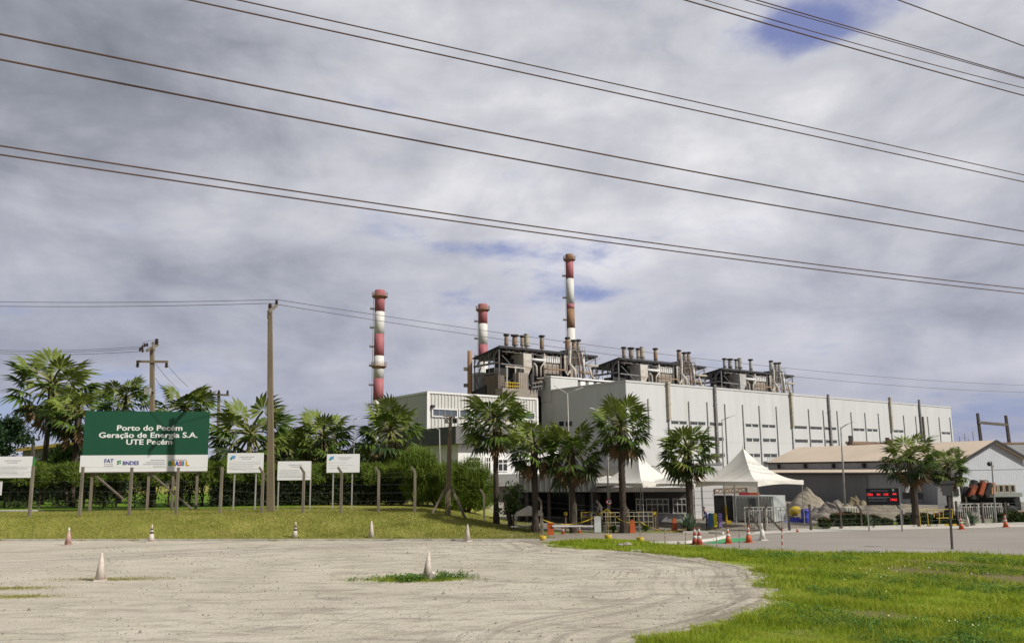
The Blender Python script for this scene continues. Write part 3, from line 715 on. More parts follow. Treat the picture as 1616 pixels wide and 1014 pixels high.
# ---- exhaust structures on the roof line behind the hall
zM = at(787, 546, 209).z
def module(label, left, right, clean, lower):
    o_ = atz(left[0], left[1], zM); e_ = atz(right[0], right[1], zM)
    fm = Frame(o_, Vector(o_) + fh.u * 10); L = (e_ - o_).dot(fh.u)
    z0 = ZT - 1.5
    t = thing('exhaust_structure', label, 'plant structure', (o_.x, o_.y, 0), 'roofed exhaust structures above the power hall')
    # positions were surveyed once, on the nearest of the three
    O1 = atz(787, 546, zM); E1 = atz(943.5, 561, zM); f1 = Frame(O1, Vector(O1) + fh.u * 10); L1 = (E1 - O1).dot(fh.u)
    def sx(px, py): u, z = f1.hit(px, py); return u / L1 * L, z
    mst = m_galv if clean else m_rust
    D = 11.6
    mb = MB()
    mb.hexa([fm.p(-.5, .7, zM - .35), fm.p(L + .4, .7, zM - .35), fm.p(L + .4, -D, zM - 2.2), fm.p(-.5, -D, zM - 2.2),
             fm.p(-.5, .7, zM), fm.p(L + .4, .7, zM), fm.p(L + .4, -D, zM - 1.85), fm.p(-.5, -D, zM - 1.85)])
    fm.box(mb, -.5, L + .4, .705, .85, zM - .5, zM + .1)
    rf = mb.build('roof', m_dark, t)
    rz = lambda o: zM - .35 + o * (1.85 / D)
    mb = MB()
    for u in (0, L * .33, L * .62, L * .85, L):
        mb.beam(fm.p(u, .2, 0 if lower else z0), fm.p(u, .2, zM - .4), .34); mb.beam(fm.p(u, -D + .4, 0 if lower else z0), fm.p(u, -D + .4, rz(-D + .4)), .34)
    zc = sx(806, 573)[1]
    mb.beam(fm.p(0, .2, zc), fm.p(0, -D, zc), .3, .55); mb.beam(fm.p(-.05, 0, zc + 1.1), fm.p(-.05, -D, zc + 1.1), .1)
    for k in range(1, 5):
        o = -D * k / 5; mb.beam(fm.p(0, o, zc + .2), fm.p(0, o, rz(o)), .2)
    mb.beam(fm.p(0, -.2, zM - .8), fm.p(0, -D * .4, zc), .2); mb.beam(fm.p(0, -D * .35, rz(-D * .35)), fm.p(0, -D * .62, zc), .2); mb.beam(fm.p(0, -D * .9, zc), fm.p(0, -D * .62, rz(-D * .6)), .2)
    mb.beam(fm.p(0, .2, zc - 2.6), fm.p(0, -D, zc - 2.6), .25, .4); mb.beam(fm.p(0, -D + .5, zc - 3), fm.p(0, -D * .6, z0), .22); mb.beam(fm.p(0, -D * .7, zc - .4), fm.p(0, -D + .5, zc - 4.5), .22)
    mb.beam(fm.p(.3, .45, zc - .4), fm.p(L * .3, .45, zc - .6), .35, .3)
    u9, zb = sx(930, 576); _, zd = sx(930, 588)
    mb.beam(fm.p(L * .82, .45, zb), fm.p(L - .1, .45, zb), .28); mb.beam(fm.p(L * .82, .45, zd), fm.p(L - .1, .45, zd), .28)
    mb.beam(fm.p(L * .99, .45, zM - .8), fm.p(L * .90, .45, zb), .2)
    for k in range(12): q = L * .1 + L * .85 * k / 11; mb.beam(fm.p(q, .45, z0), fm.p(q, .45, z0 + 1.1), .09)
    mb.beam(fm.p(L * .1, .45, z0 + 1.1), fm.p(L * .95, .45, z0 + 1.1), .1)
    for q0, q1 in ((.02, .33), (.34, .61), (.63, .84), (.86, .99)):
        za_, zb2 = z0 + 2.0, zM - 2.4
        if q0 in (.02, .86): mb.beam(fm.p(L * q0, .5, za_), fm.p(L * q1, .5, zb2), .13); mb.beam(fm.p(L * q0, .5, zb2), fm.p(L * q1, .5, za_), .13)
        for zz_ in (z0 + 3.2, zM - 1.4): mb.beam(fm.p(L * q0, .52, zz_), fm.p(L * q1, .52, zz_), .12)
    for k in range(9): q = L * (k + .5) / 9; mb.beam(fm.p(q, .3, zM - .4), fm.p(q + L / 18, .3, zM - 1.4), .1); mb.beam(fm.p(q + L / 18, .3, zM - 1.4), fm.p(q + L / 9, .3, zM - .4), .1)
    for k in range(5): o = -D * (k + .5) / 5; mb.beam(fm.p(.05, o, rz(o)), fm.p(.05, o - D / 10, zc + .2), .13); mb.beam(fm.p(.05, o - D / 10, zc), fm.p(.05, o, z0), .11)
    mb.build('steel_frame', m_steel, t)
    # the dark boiler casing deep under the roof
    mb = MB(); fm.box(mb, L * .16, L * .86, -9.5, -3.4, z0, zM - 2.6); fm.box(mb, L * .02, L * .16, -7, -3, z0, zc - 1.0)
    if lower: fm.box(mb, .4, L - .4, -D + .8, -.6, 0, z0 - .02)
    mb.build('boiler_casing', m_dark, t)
    # tall grey hopper
    ua, zt = sx(822.5, 557.5); ub, _ = sx(835.3, 557); zk = sx(829, 579)[1]; zh = sx(829, 592)[1]
    mb = MB(); fm.box(mb, ua, ub, -4.6, 1.0, zk, zt)
    mb.hexa([fm.p(ua + .6, -2.2, zh), fm.p(ua + .6 + (ub - ua) * .45, -2.2, zh), fm.p(ua + .6 + (ub - ua) * .45, .6, zh), fm.p(ua + .6, .6, zh),
             fm.p(ua, -4.6, zk), fm.p(ub, -4.6, zk), fm.p(ub, 1.0, zk), fm.p(ua, 1.0, zk)])
    fm.box(mb, ua - .06, ub + .06, -4.66, 1.06, zk - .12, zk + .12)
    mb.build('hopper', m_lightpipe if not clean else m_galv, t)
    # finned cooler and louvred casing
    ua, zt = sx(855.5, 560); ub, _ = sx(887, 562); zk = sx(870, 572)[1]; zb_ = sx(870, 591)[1]
    mb = MB(); fm.box(mb, ua, ub, -3, -.2, zk, zt)
    n = 9
    for k in range(n): q = ua + (ub - ua) * (k + .2) / n; fm.box(mb, q, q + .35, -.2, .15, zk + .1, zt - .15)
    mb.build('finned_cooler', m_white, t)
    mb = MB(); fm.box(mb, ua + .7, ub - .2, -3, -.3, max(zb_, z0), zk - .3)
    for k in range(14): q = z0 + .3 + (zk - .8 - z0) * k / 14; fm.box(mb, ua + 1.0, ub - .5, -.3, -.18, q, q + .12)
    for k in (.25, .5, .75): q = ua + .7 + (ub - ua - .9) * k; fm.box(mb, q - .08, q + .08, -.3, -.12, max(zb_, z0), zk - .35)
    mb.build('louvred_casing', m_taupe, t)
    # pipes
    def pipe(pts, r, m, oo=.8):
        mb = MB(); mb.tube([fm.p(*(lambda a: (a[0], oo, a[1]))(sx(*q))) for q in pts], r * .8, 10); return mb.build('pipe', m, t, True)
    pipe([(834, 567), (856, 569)], .42, m_white)
    pipe([(856.5, 558), (856.5, 572), (856.5, 596)], .3, m_lightpipe, .7)
    pipe([(888.5, 561), (888.5, 584), (893, 592), (897, 585)], .34, m_lightpipe, .7)
    pipe([(853, 582), (888, 584.5)], .28, m_rustpipe, 1.2)
    pipe([(856, 571), (849, 580), (849, 594)], .26, m_lightpipe, 1.2); pipe([(841, 573), (845, 578), (845.5, 594)], .38, m_lightpipe, .4)
    pipe([(836, 574), (841, 573), (844, 579), (844, 592)], .55, m_taupe, -.4)
    pipe([(896, 551), (895, 574), (899, 579), (903, 584), (904.5, 598)], .52, m_lightpipe, 1.0)
    pipe([(893, 552), (892.5, 590)], .5, m_taupe, .3)
    pipe([(908, 556), (910, 570), (911, 596)], .38, m_rustpipe if not clean else m_lightpipe, 1.1)
    pipe([(914, 556), (917, 575), (919.5, 596)], .34, m_white if clean else m_lightpipe, 1.0)
    pipe([(919.5, 563), (919.5, 597)], .3, m_white, .5)
    pipe([(912, 587), (930, 589)], .5, m_rustpipe, .6); pipe([(921, 577), (940, 578)], .4, m_tan, .9); pipe([(927, 580), (931, 594), (936, 597)], .42, m_lightpipe, .7)
    ua, zt = sx(899, 566); ub, zb_ = sx(917, 576)
    mb = MB(); fm.box(mb, ua, ub, -2.5, -.4, zb_, zt); fm.box(mb, ua + .5, ub - .8, -2.6, -.5, z0, zb_ - .4); mb.build('duct_box', m_taupe, t)
    ua, zt = sx(892, 552); ub, _ = sx(918, 555)
    mb = MB(); fm.box(mb, ua, ub, -2.5, 1.4, zt - .15, zt)
    for k in range(8): q = ua + (ub - ua) * k / 7; mb.beam(fm.p(q, 1.35, zt), fm.p(q, 1.35, zt + 1.1), .08)
    mb.beam(fm.p(ua, 1.35, zt + 1.1), fm.p(ub, 1.35, zt + 1.1), .1); mb.beam(fm.p(ua, 1.35, zt - 2), fm.p(ub, 1.35, zt - 2.1), .14)
    for k in range(5): q = ua + (ub - ua) * k / 4; mb.beam(fm.p(q, 1.3, zt), fm.p(q + .9, 1.3, zt - 2.2), .1); mb.beam(fm.p(q, 1.3, zt - .1), fm.p(q, 1.3, zt - 4.5), .14)
    mb.build('stack_platform', m_steel, t)
    # silencers with flared black caps
    for cx, yt, yb, wpx, big in ((799, 530, 546, 7, 0), (812.5, 531, 547, 9.5, 1), (824, 532, 547, 6.5, 0), (831, 528, 549, 9, 2), (855, 532, 552, 7.5, 0), (895.5, 535, 553, 9, 3), (905.5, 539, 556, 8, 0), (912.5, 538.5, 556, 7, 0)):
        o = {0: -1.6, 1: -2.4, 2: -1.0, 3: .2}[big] if cx < 880 else .3
        u, zt = f1.hit(cx, yt, o); _, zb_ = f1.hit(cx, yb, o); r = wpx / 2 / 1257 * 198; u = u / L1 * L
        c = fm.p(u, o, 0); mb = MB(); hh_ = zt - zb_
        mb.lathe([(r * .55, zb_), (r * .55, zb_ + hh_ * .08), (r * .98, zb_ + hh_ * .16), (r, zb_ + hh_ * .2), (r, zt - hh_ * .14), (r * .8, zt - hh_ * .08), (r * .8, zt)], c, 16)
        for k in range(4):
            a = k * math.pi / 2 + .4; q = c + Vector((math.cos(a) * r * 1.05, math.sin(a) * r * 1.05, 0))
            mb.beam(q + Vector((0, 0, zb_ - 1.2)), q + Vector((0, 0, zb_ + hh_ * .3)), .12)
        mb.lathe([(r * .5, zb_ - 2.2), (r * .5, zb_)], c, 10)
        st = mb.build('exhaust_stack', m_tan if big == 2 and not clean else mst, t)
        if big != 2:
            fl = 1.5 if big != 3 else 1.08
            MB().lathe([(r * .82, zt - .1), (r * fl, zt + .12), (r * fl, zt + .5), (r * .6, zt + .62)], c, 16).build('cap', m_cap, st)
        else:
            MB().lathe([(r * .84, zt - .1), (r * 1.02, zt), (r * 1.02, zt + .25), (r * .5, zt + .3)], c, 16).build('cap', m_galv, st)
        MB().lathe([(r * 1.12, zb_ + hh_ * .16), (r * 1.12, zb_ + hh_ * .2)], c, 16).build('flange', m_steel, st)
    return t, fm, L, sx
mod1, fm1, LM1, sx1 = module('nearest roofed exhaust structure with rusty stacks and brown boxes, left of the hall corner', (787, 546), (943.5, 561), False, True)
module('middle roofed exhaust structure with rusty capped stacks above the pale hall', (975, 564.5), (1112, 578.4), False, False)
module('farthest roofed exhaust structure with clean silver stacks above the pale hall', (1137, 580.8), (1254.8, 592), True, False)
# extra plant only the nearest one shows
f1e = Frame(fm1.p(0, .3, 0), fm1.p(0, -10, 0));
if (CAM - f1e.a).dot(f1e.n) < 0: f1e = Frame(fm1.p(0, .3, 0), fm1.p(0, -10, 0), True)
z0 = ZT - 1.5
def ebox(px0, px1, py0, py1, d, m, name, o=.2, ribs=None):
    ua, za = f1e.hit(px0, py1, o); ub, zb_ = f1e.hit(px1, py0, o)
    a, b = min(ua, ub), max(ua, ub); mb = MB(); f1e.box(mb, a, b, o - d, o, za, zb_)
    if ribs: f1e.corr(mb, a + .05, b - .05, za, zb_, ribs, .08, o=o + .01)
    return mb.build(name, m, mod1)
ebox(763.5, 784, 590, 625, 2.5, m_brown, 'cladding_box', .4, .9)
ua, za = sx1(808, 626); ub, zb_ = sx1(822.5, 590)
mb = MB(); fm1.box(mb, ua, ub, .5, 3.0, za, zb_); fm1.corr(mb, ua + .1, ub - .1, za, zb_, .8, .1, o=3.01); mb.build('louvre_box', m_taupe, mod1)
mb = MB(); ua, za = sx1(786, 613); ub, zb_ = sx1(808, 606)
fm1.box(mb, ua - 1, ub + 6, .2, 3.4, za - 5, za - .1); mb.build('lower_casing', m_taupe, mod1)
mb = MB()
for k in range(7): q = ua + (ub - ua) * k / 6; mb.beam(fm1.p(q, 3.3, za - .1), fm1.p(q, 3.3, zb_), .16)
for zz_ in (za + .5, zb_): mb.beam(fm1.p(ua, 3.3, zz_), fm1.p(ub, 3.3, zz_), .2)
mb.build('yellow_railing', m_yel, mod1)
mb = MB()
for q0, q1 in (((794, 578), (794, 625)), ((807.5, 578), (807.5, 615))): mb.tube([fm1.p(sx1(*q0)[0], 1.6, sx1(*q0)[1]), fm1.p(sx1(*q1)[0], 1.6, sx1(*q1)[1])], .2, 8)
mb.tube([fm1.p(sx1(792, 579)[0], 1.6, sx1(792, 579)[1]), fm1.p(sx1(822, 582)[0], 1.6, sx1(822, 582)[1])], .22, 8)
mb.build('pipe_rack', m_lightpipe, mod1)
mb = MB(); a0 = f1e.hit(741, 620, .8); a1 = f1e.hit(766, 607, .8)
mb.hexa([f1e.p(a0[0], -3, a0[1] - 5), f1e.p(a1[0], -3, a1[1] - 5), f1e.p(a1[0], .8, a1[1] - 5), f1e.p(a0[0], .8, a0[1] - 5), f1e.p(a0[0], -3, a0[1]), f1e.p(a1[0], -3, a1[1]), f1e.p(a1[0], .8, a1[1]), f1e.p(a0[0], .8, a0[1])])
mb.build('conveyor_hood', m_dark, mod1)
mb = MB(); c = at(757, 606, 221)
mb.lathe([(2.3, 0), (2.3, at(757, 590, 221).z), (1.6, at(757, 588, 221).z)], (c.x, c.y, 0), 20); mb.build('tank', m_white, mod1, True)
mb = MB()  # dark lattice walkway in front, over the gap
for (xa, ya), (xb, yb) in (((825, 613), (865, 606)), ((825, 607), (868, 600)), ((832, 599), (870, 596))):
    ua, za = sx1(xa, ya); ub, zb_ = sx1(xb, yb); mb.beam(fm1.p(ua, 4, za), fm1.p(ub, 4, zb_), .3)
for k in range(9):
    x = 826 + 38 * k / 8; ua, za = sx1(x, 614 - 7 * k / 8); ub, zb_ = sx1(x, 607 - 7 * k / 8); mb.beam(fm1.p(ua, 4, za - 1), fm1.p(ub, 4, zb_), .18)
mb.build('walkway', m_steel, mod1)
ua, za = sx1(838, 605); ub, zb_ = sx1(866, 597)
mb = MB(); mb.hexa([fm1.p(ua, 1.0, za), fm1.p(ub, 1.0, zb_), fm1.p(ub, 3.6, zb_), fm1.p(ua, 3.6, za), fm1.p(ua, 1.0, za + .4), fm1.p(ub, 1.0, zb_ + .4), fm1.p(ub, 3.6, zb_ + .4), fm1.p(ua, 3.6, za + .4)]); mb.build('rusty_canopy', m_rustpipe, mod1)
# light shed in front of it, above the hall end
_u, _z = fh.hit(869, 593, -27.3); sa = fh.p(_u, -27.3, _z); sb = atz(974, 602, sa.z); fs = Frame(sa, Vector(sa) + fh.u * 10); Ls = (sb - sa).dot(fh.u)
shed = thing('plant_shed', 'pale flat-roofed shed with white vent boxes above the shaded hall end', 'shed', (sa.x, sa.y, 0))
mb = MB(); fs.box(mb, 0, Ls * .38, -4.2, 0, ZT - 3, sa.z - .25); fs.box(mb, Ls * .38, Ls, -4.2, -1.2, ZT - 3, sa.z - 1); mb.build('wall', mat('shed_cladding', (.50, .51, .49), .6, .05, .6), shed)
mb = MB(); fs.box(mb, -.2, Ls * .385, -4.7, .25, sa.z - .24, sa.z + .05); fs.box(mb, Ls * .385, Ls, -4.7, .2, sa.z - .35, sa.z); mb.build('roof', m_white, shed)
for k in range(5): MB_ = MB(); fs.box(MB_, Ls * (.42 + .12 * k), Ls * (.49 + .12 * k), -1.19, 0, sa.z - 4, sa.z - .8); MB_.build('vent_box', m_white, shed)
# thin flue left of the nearest structure
c = at(741.5, 612, 217); zt = at(740.5, 553.5, 217).z
flue = thing('flue_pipe', 'slim rusty flue standing left of the nearest exhaust structure', 'flue', (c.x, c.y, 0))
MB().lathe([(.68, 0), (.68, zt - 5), (.62, zt)], (c.x, c.y, 0), 12).build('pipe', m_chrust, flue, True)
mb = MB()
for k in range(3): mb.box((c.x - 1.1, c.y, zt - 5 - 4.5 * k), (1.2, 1.2, .9))
mb.build('step_bracket', m_steel, flue)

# ---- three banded chimneys
def chimney(label, xt, yt, xb, D, wt, wb, bands, plats):
    top = at(xt, yt, D); k = (739 - yt) / 100
    c = (top.x, D, 0); t = thing('chimney', label, 'chimney', c, 'red and white chimneys of the plant')
    zt = top.z; rt = wt / 2 / F * D; rb = wb / 2 / F * D
    def rad(z): return rb + (rt - rb) * (z / zt)
    zs = [at(xt, y, D).z for y, _ in bands] + [0]
    for (y, m), za, zb_ in zip(bands, zs[:-1], zs[1:]):
        MB().lathe([(rad(zb_), zb_), (rad((za + zb_) / 2), (za + zb_) / 2), (rad(za), za)], c, 28).build('shaft', m, t, True)
    MB().lathe([(rt * .8, zt - .02), (rt * .8, zt + .05)], c, 24).build('mouth', m_cap, t)
    for py, pw, m in plats:
        z = at(xt, py, D).z; R_ = pw / 2 / F * D; mb = MB()
        mb.lathe([(rad(z) * 1.01, z - R_ * .35), (R_ * .92, z - .25), (R_, z - .2), (R_, z)], c, 24)
        for j in range(20):
            a = j / 20 * 2 * math.pi; p = Vector(c) + Vector((math.cos(a) * R_ * .97, math.sin(a) * R_ * .97, z)); mb.beam(p, p + Vector((0, 0, 1.2)), .09)
        for zz_ in (.6, 1.2):
            mb.tube([Vector(c) + Vector((math.cos(a) * R_ * .97, math.sin(a) * R_ * .97, z + zz_)) for a in np.linspace(0, 2 * math.pi, 25)], .06, 5)
        mb.build('platform', m, t)
    mb = MB(); x = c[0] - 1
    for s_ in (-.25, .25): mb.beam((c[0] - rb - .35, D - .6 + s_, 0), (c[0] - rt - .35, D - .6 + s_, zt - 1), .07)
    for j in range(8):
        z = zt * (.2 + .1 * j); mb.box((c[0] - rad(z) - .7, D - .6, z), (1.3, 1.1, .5)); mb.beam((c[0] - rad(z) - 1.2, D - .6, z), (c[0] - rad(z) - 1.2, D - .6, z + 1.1), .08)
    mb.build('ladder', m_steel, t)
    return t
chimney('leftmost red and white chimney, with two platforms, beside the cream ribbed block', 599.6, 458, 597, 260, 15.8, 16.8, [(458, m_red), (492, m_chwhite), (527, m_red), (561.5, m_chwhite), (597, m_red), (631.5, m_chwhite)], [(467.5, 25.5, m_chrust), (577.5, 25, m_chrust)])
chimney('middle chimney with red top rising behind the nearest exhaust structure', 761.8, 480, 761.5, 275, 14.8, 15.6, [(480, m_red), (511, m_chwhite), (543.7, m_red), (571, m_chwhite)], [(488.5, 22.5, m_chrust)])
chimney('tallest chimney with rusted top and rusty lower band, behind the exhaust stacks', 898.3, 401.5, 902, 285, 12.6, 14.6, [(401.5, m_chrust), (410, m_red), (440, m_chwhite), (480, m_red), (487.5, m_chrust), (518, m_chwhite)], [(409.5, 20, m_chrust)])

# ---- cream ribbed block and the low office in front of it
A2 = at(674.5, 617, 120); B2 = atz(847, 628, A2.z); C2 = atz(598, 630, A2.z)
def block(t, A_, B_, C_, z0, z1, m, name='wall', grow=0.0):
    A_, B_, C_ = [Vector((p.x, p.y, 0)) for p in (A_, B_, C_)]; D_ = B_ + C_ - A_
    mb = MB(); mb.hexa([p + Vector((0, 0, z)) for z in (z0, z1) for p in (A_, B_, D_, C_)]); return mb.build(name, m, t)
b2 = thing('ribbed_block', 'cream ribbed metal block with a window strip, left of the hall and behind palms', 'building', (A2.x, A2.y, 0))
w2 = block(b2, A2, B2, C2, 0, A2.z - .3, m_cream)
f2 = Frame(A2, B2); f2l = Frame(A2, C2)
if (CAM - f2l.a).dot(f2l.n) < 0: f2l = Frame(A2, C2, True)
mb = MB(); f2.corr(mb, .3, f2.L - .25, 0, A2.z - .35, .62, .12, o=.02); f2l.corr(mb, .3, f2l.L - .25, 0, A2.z - .35, .62, .10, o=.02); mb.build('ribbed_sheet', m_cream, w2)
mb = MB(); f2.box(mb, -.15, f2.L + .1, -.3, .22, A2.z - .29, A2.z); f2l.box(mb, .31, f2l.L + .1, -.3, .2, A2.z - .29, A2.z); f2.box(mb, -.2, .28, .13, .24, 0, A2.z - .3); f2.box(mb, f2.L - .25, f2.L + .12, .13, .24, 0, A2.z - .3); mb.build('roof_trim', m_white, b2)
def strip_window(px0, px1, py0, py1, panes):
    ua, zt = f2.hit(px0, py0); ub, _ = f2.hit(px1, py0 + 2); _, zb_ = f2.hit(px0, py1)
    mb = MB(); f2.box(mb, ua - .2, ub + .2, .14, .30, zt, zt + .18); f2.box(mb, ua - .2, ub + .2, .14, .30, zb_ - .18, zb_); f2.box(mb, ua - .2, ua, .14, .30, zb_ + .001, zt - .001); f2.box(mb, ub, ub + .2, .14, .30, zb_ + .001, zt - .001)
    wn = mb.build('window', m_white, b2)
    mb = MB(); f2.box(mb, ua, ub, .10, .17, zb_, zt); mb.build('pane', m_tint, wn)
    mb = MB()
    for k in range(1, panes): q = ua + (ub - ua) * k / panes; f2.box(mb, q - .04, q + .04, .172, .24, zb_, zt)
    mb.build('mullion', m_trimgrey, wn)
strip_window(682, 719.5, 645.5, 655.5, 4); strip_window(724.5, 745, 647, 656.5, 2); strip_window(750, 825, 648, 658.5, 8); strip_window(828.5, 841.5, 651.5, 660.5, 2)
ua, zz_ = f2.hit(681, 641); mb = MB(); f2.box(mb, ua - .25, ua + .25, .13, .6, zz_ - .2, zz_ + .2); mb.build('wall_lamp', m_dark, b2)

A3 = at(718.5, 672, 98); z3t = A3.z; z3b = at(718.5, 699.5, 98).z; d2 = (Vector((B2.x - A2.x, B2.y - A2.y, 0))).normalized(); e2 = (Vector((C2.x - A2.x, C2.y - A2.y, 0))).normalized()
A3 = Vector((A3.x, A3.y, 0)); B3 = A3 + d2 * 17; C3 = A3 + e2 * 17
off = thing('office_block', 'white office with a deep charcoal parapet and square windows, behind hedge and palms', 'building', A3)
block(off, A3, B3, C3, z3b, z3t, m_darkwall, 'parapet')
f3 = Frame(A3, B3)
mb = MB(); f3.box(mb, .05, 16.9, .004, .06, z3b + .02, z3t - .02); mb.build('parapet_lit_face', mat('parapet_lit_grey', (.155, .155, .15), .7, .1, .5), off)  # parapet's lit face, painted lighter than its shadowed side
ins = d2 * 1.2 + e2 * 1.2; z_mid = at(760, 748.5, 98).z; z_band = at(760, 768, 98).z
block(off, A3 + ins, B3 + ins, C3 + ins, z_mid, z3b - .02, m_office, 'wall'); block(off, A3 + ins * 1.6, B3 + ins * 1.6, C3 + ins * 1.6, 0, z_band, mat('mauve_wall', (.24, .215, .21), .8, .08, .5), 'lower_wall')
mb = MB(); f3.box(mb, -.5, 15.5, -4, 0.6, z_band, z_mid - .01); mb.build('canopy_band', m_fascia, off)
f3w = Frame(A3 + ins, B3 + ins)
for x0, x1, y0, y1 in ((738, 757, 722, 737), (767, 773, 722, 742), (786, 799.5, 725, 742), (815, 828, 727, 743)):
    ua, zt = f3w.hit(x0, y0); ub, zb_ = f3w.hit(x1, y1)
    mb = MB(); f3w.box(mb, ua - .12, ub + .12, .01, .12, zb_ - .12, zb_); f3w.box(mb, ua - .12, ub + .12, .01, .12, zt, zt + .12); f3w.box(mb, ua - .12, ua, .01, .12, zb_ + .001, zt - .001); f3w.box(mb, ub, ub + .12, .01, .12, zb_ + .001, zt - .001)
    q = (ua + ub) / 2; f3w.box(mb, q - .06, q + .06, .045, .11, zb_ + .002, zt - .002); f3w.box(mb, ua, ub, .043, .105, zb_ + (zt - zb_) * .62, zb_ + (zt - zb_) * .62 + .1)
    wn = mb.build('window', m_white, off); mb = MB(); f3w.box(mb, ua, ub, .004, .04, zb_, zt); mb.build('pane', m_glass, wn)
f3l = Frame(A3 + ins * 1.6, B3 + ins * 1.6)
ua, zt = f3l.hit(768, 795); ub, zb_ = f3l.hit(781, 809); mb = MB(); f3l.box(mb, ua, ub, .01, .1, zb_, zt); mb.build('wall_panel', mat('pale_panel', (.36, .36, .37), .6, .1, 1), off)

# ---- warehouse with beige roof, its lean-to, and the grey roofed shed beyond
ap = at(1565, 696.2, 84); el = at(1516, 723, 84)
we = (ap - el); hw = Vector((we.x, 0, 0)); hwid = we.x
gd = Vector((math.cos(R(30)), math.sin(R(30)), 0)); ld = Vector((-math.sin(R(30)), math.cos(R(30)), 0))   # the gable end and the long side
gl = Vector((el.x, 84.0, 0)); hwid = 5.9
gm = gl + gd * hwid; grr = gl + gd * hwid * 2
z_e = el.z - .12; z_a = at(1565, 696.2, gm.y).z
Lw = 26.0
far = ld * Lw
wh = thing('warehouse', 'grey sheet warehouse with a beige roof and pale gable end, right of the big tent', 'building', gl)
mb = MB(); V3 = lambda p, z: Vector((p.x, p.y, z))
mb.add([V3(gl, 0), V3(gl + far, 0), V3(gl + far, z_e - .06), V3(gl, z_e - .06)], [(0, 1, 2, 3)])
mb.build('side_wall', m_ware, wh)
mb = MB(); mb.prism([V3(gl, 0), V3(grr, 0), V3(grr, z_e - .1), V3(gm, z_a - .1), V3(gl, z_e - .1)], ld * .25); mb.build('gable_wall', mat('gable_sheet', (.45, .47, .50), .55, .05, .5), wh)
fg = Frame(gl, grr)
if (CAM - fg.a).dot(fg.n) < 0: fg = Frame(gl, grr, True)
n = 34; mb = MB()
for k in range(n):
    ua = fg.L * k / n; ub = ua + .05; zc_ = z_e + (z_a - z_e) * (1 - abs((ua + ub) / 2 - fg.L / 2) / (fg.L / 2)) - .16; fg.box(mb, ua + .05, ub + .05, .005, .012, 0, zc_)
ua, zz_ = fg.hit(1590, 739.5); fg.box(mb, .1, fg.L - .1, .05, .075, zz_ - .03, zz_ + .03)
mb.build('sheet_ribs', mat('gable_sheet', '#ffffff'), wh)
nrm = Vector((gd.y, -gd.x, 0))
if nrm.y > 0: nrm = -nrm
ov = -ld * .5
def slab(a, b, c, d, th):
    mb = MB(); mb.hexa([a, b, c, d] + [p + Vector((0, 0, th)) for p in (a, b, c, d)]); return mb
lo = .35
s_ = (z_a - z_e) / hwid
p_e = gl - gd * lo; p_e2 = grr + gd * lo
r1 = slab(V3(p_e + ov, z_e - s_ * lo), V3(gm + ov, z_a), V3(gm + far, z_a), V3(p_e + far, z_e - s_ * lo), .12).build('roof', m_roofbeige, wh)
slab(V3(p_e2 + ov, z_e - s_ * lo), V3(gm + ov, z_a), V3(gm + far, z_a), V3(p_e2 + far, z_e - s_ * lo), .12).build('roof', m_roofbeige, wh)
mb = MB(); mb.beam(V3(p_e + ov * 1.15, z_e - s_ * lo + .02), V3(gm + ov * 1.15, z_a + .03), .12, .26); mb.beam(V3(gm + ov * 1.15, z_a + .03), V3(p_e2 + ov * 1.15, z_e - s_ * lo + .02), .12, .26)
mb.beam(V3(p_e - gd * .06, z_e - s_ * lo + .02), V3(p_e + far - gd * .06, z_e - s_ * lo + .02), .14, .18); mb.build('verge_trim', m_dark, wh)
fsd = Frame(gl, gl + far)
if (CAM - fsd.a).dot(fsd.n) < 0: fsd = Frame(gl, gl + far, True)
mb = MB(); fsd.corr(mb, .1, fsd.L, 0, z_e - .15, .5, .03, o=.01); mb.build('sheet_ribs', m_ware, wh)
for k in range(6): mb = MB(); q = 3 + 4.2 * k; fsd.box(mb, q - .12, q + .12, .05, .4, z_e - .75, z_e - .25); mb.build('gutter_bracket', m_dark, wh)
# lean-to along the side
uL, zl1 = fsd.hit(1368, 752, 3.2); Z_l = z_e - 1.15
lt = thing('lean_to_shed', 'low dark grey lean-to with a beige roof edge along the warehouse side', 'shed', fsd.p(10, 3, 0))
ua, ub = uL, fsd.L - 1; uend = fsd.hit(1442, 790, 3.2)[0]
mb = MB(); fsd.box(mb, ua + .01, ub, .1, 3.2, 0, Z_l - .3); mb.build('side_wall', m_ware_dk, lt)
mb = MB(); fsd.box(mb, ua - 4.5, ua, .1, 3.1, 0, Z_l - .22); fsd.corr(mb, ua - 4.4, ua - .1, 0, Z_l - .25, .45, .04, o=3.12); mb.build('end_wall', mat('lit_sheet', (.33, .33, .335), .55, .06, .6), lt)  # end wall painted a paler grey to stand for the light on it
mb = MB(); mb.hexa([fsd.p(ua - 4.8, .1, Z_l + .2), fsd.p(ub, .1, Z_l + .2), fsd.p(ub, 3.6, Z_l - .2), fsd.p(ua - 4.8, 3.6, Z_l - .2), fsd.p(ua - 4.8, .1, Z_l + .3), fsd.p(ub, .1, Z_l + .3), fsd.p(ub, 3.6, Z_l - .08), fsd.p(ua - 4.8, 3.6, Z_l - .08)]); mb.build('roof', m_roofbeige, lt)
mb = MB(); fsd.box(mb, ua - 4.85, ub, 3.61, 3.68, Z_l - .32, Z_l - .18); mb.build('verge_trim', m_dark, lt)
u0_, zt = fsd.hit(1424, 776.5, 3.2); u1_, zb_ = fsd.hit(1438, 787, 3.2); mb = MB(); fsd.box(mb, min(u0_, u1_) - 1.4, max(u0_, u1_), 3.18, 3.22, zb_, zt); mb.build('window', m_glass, lt)
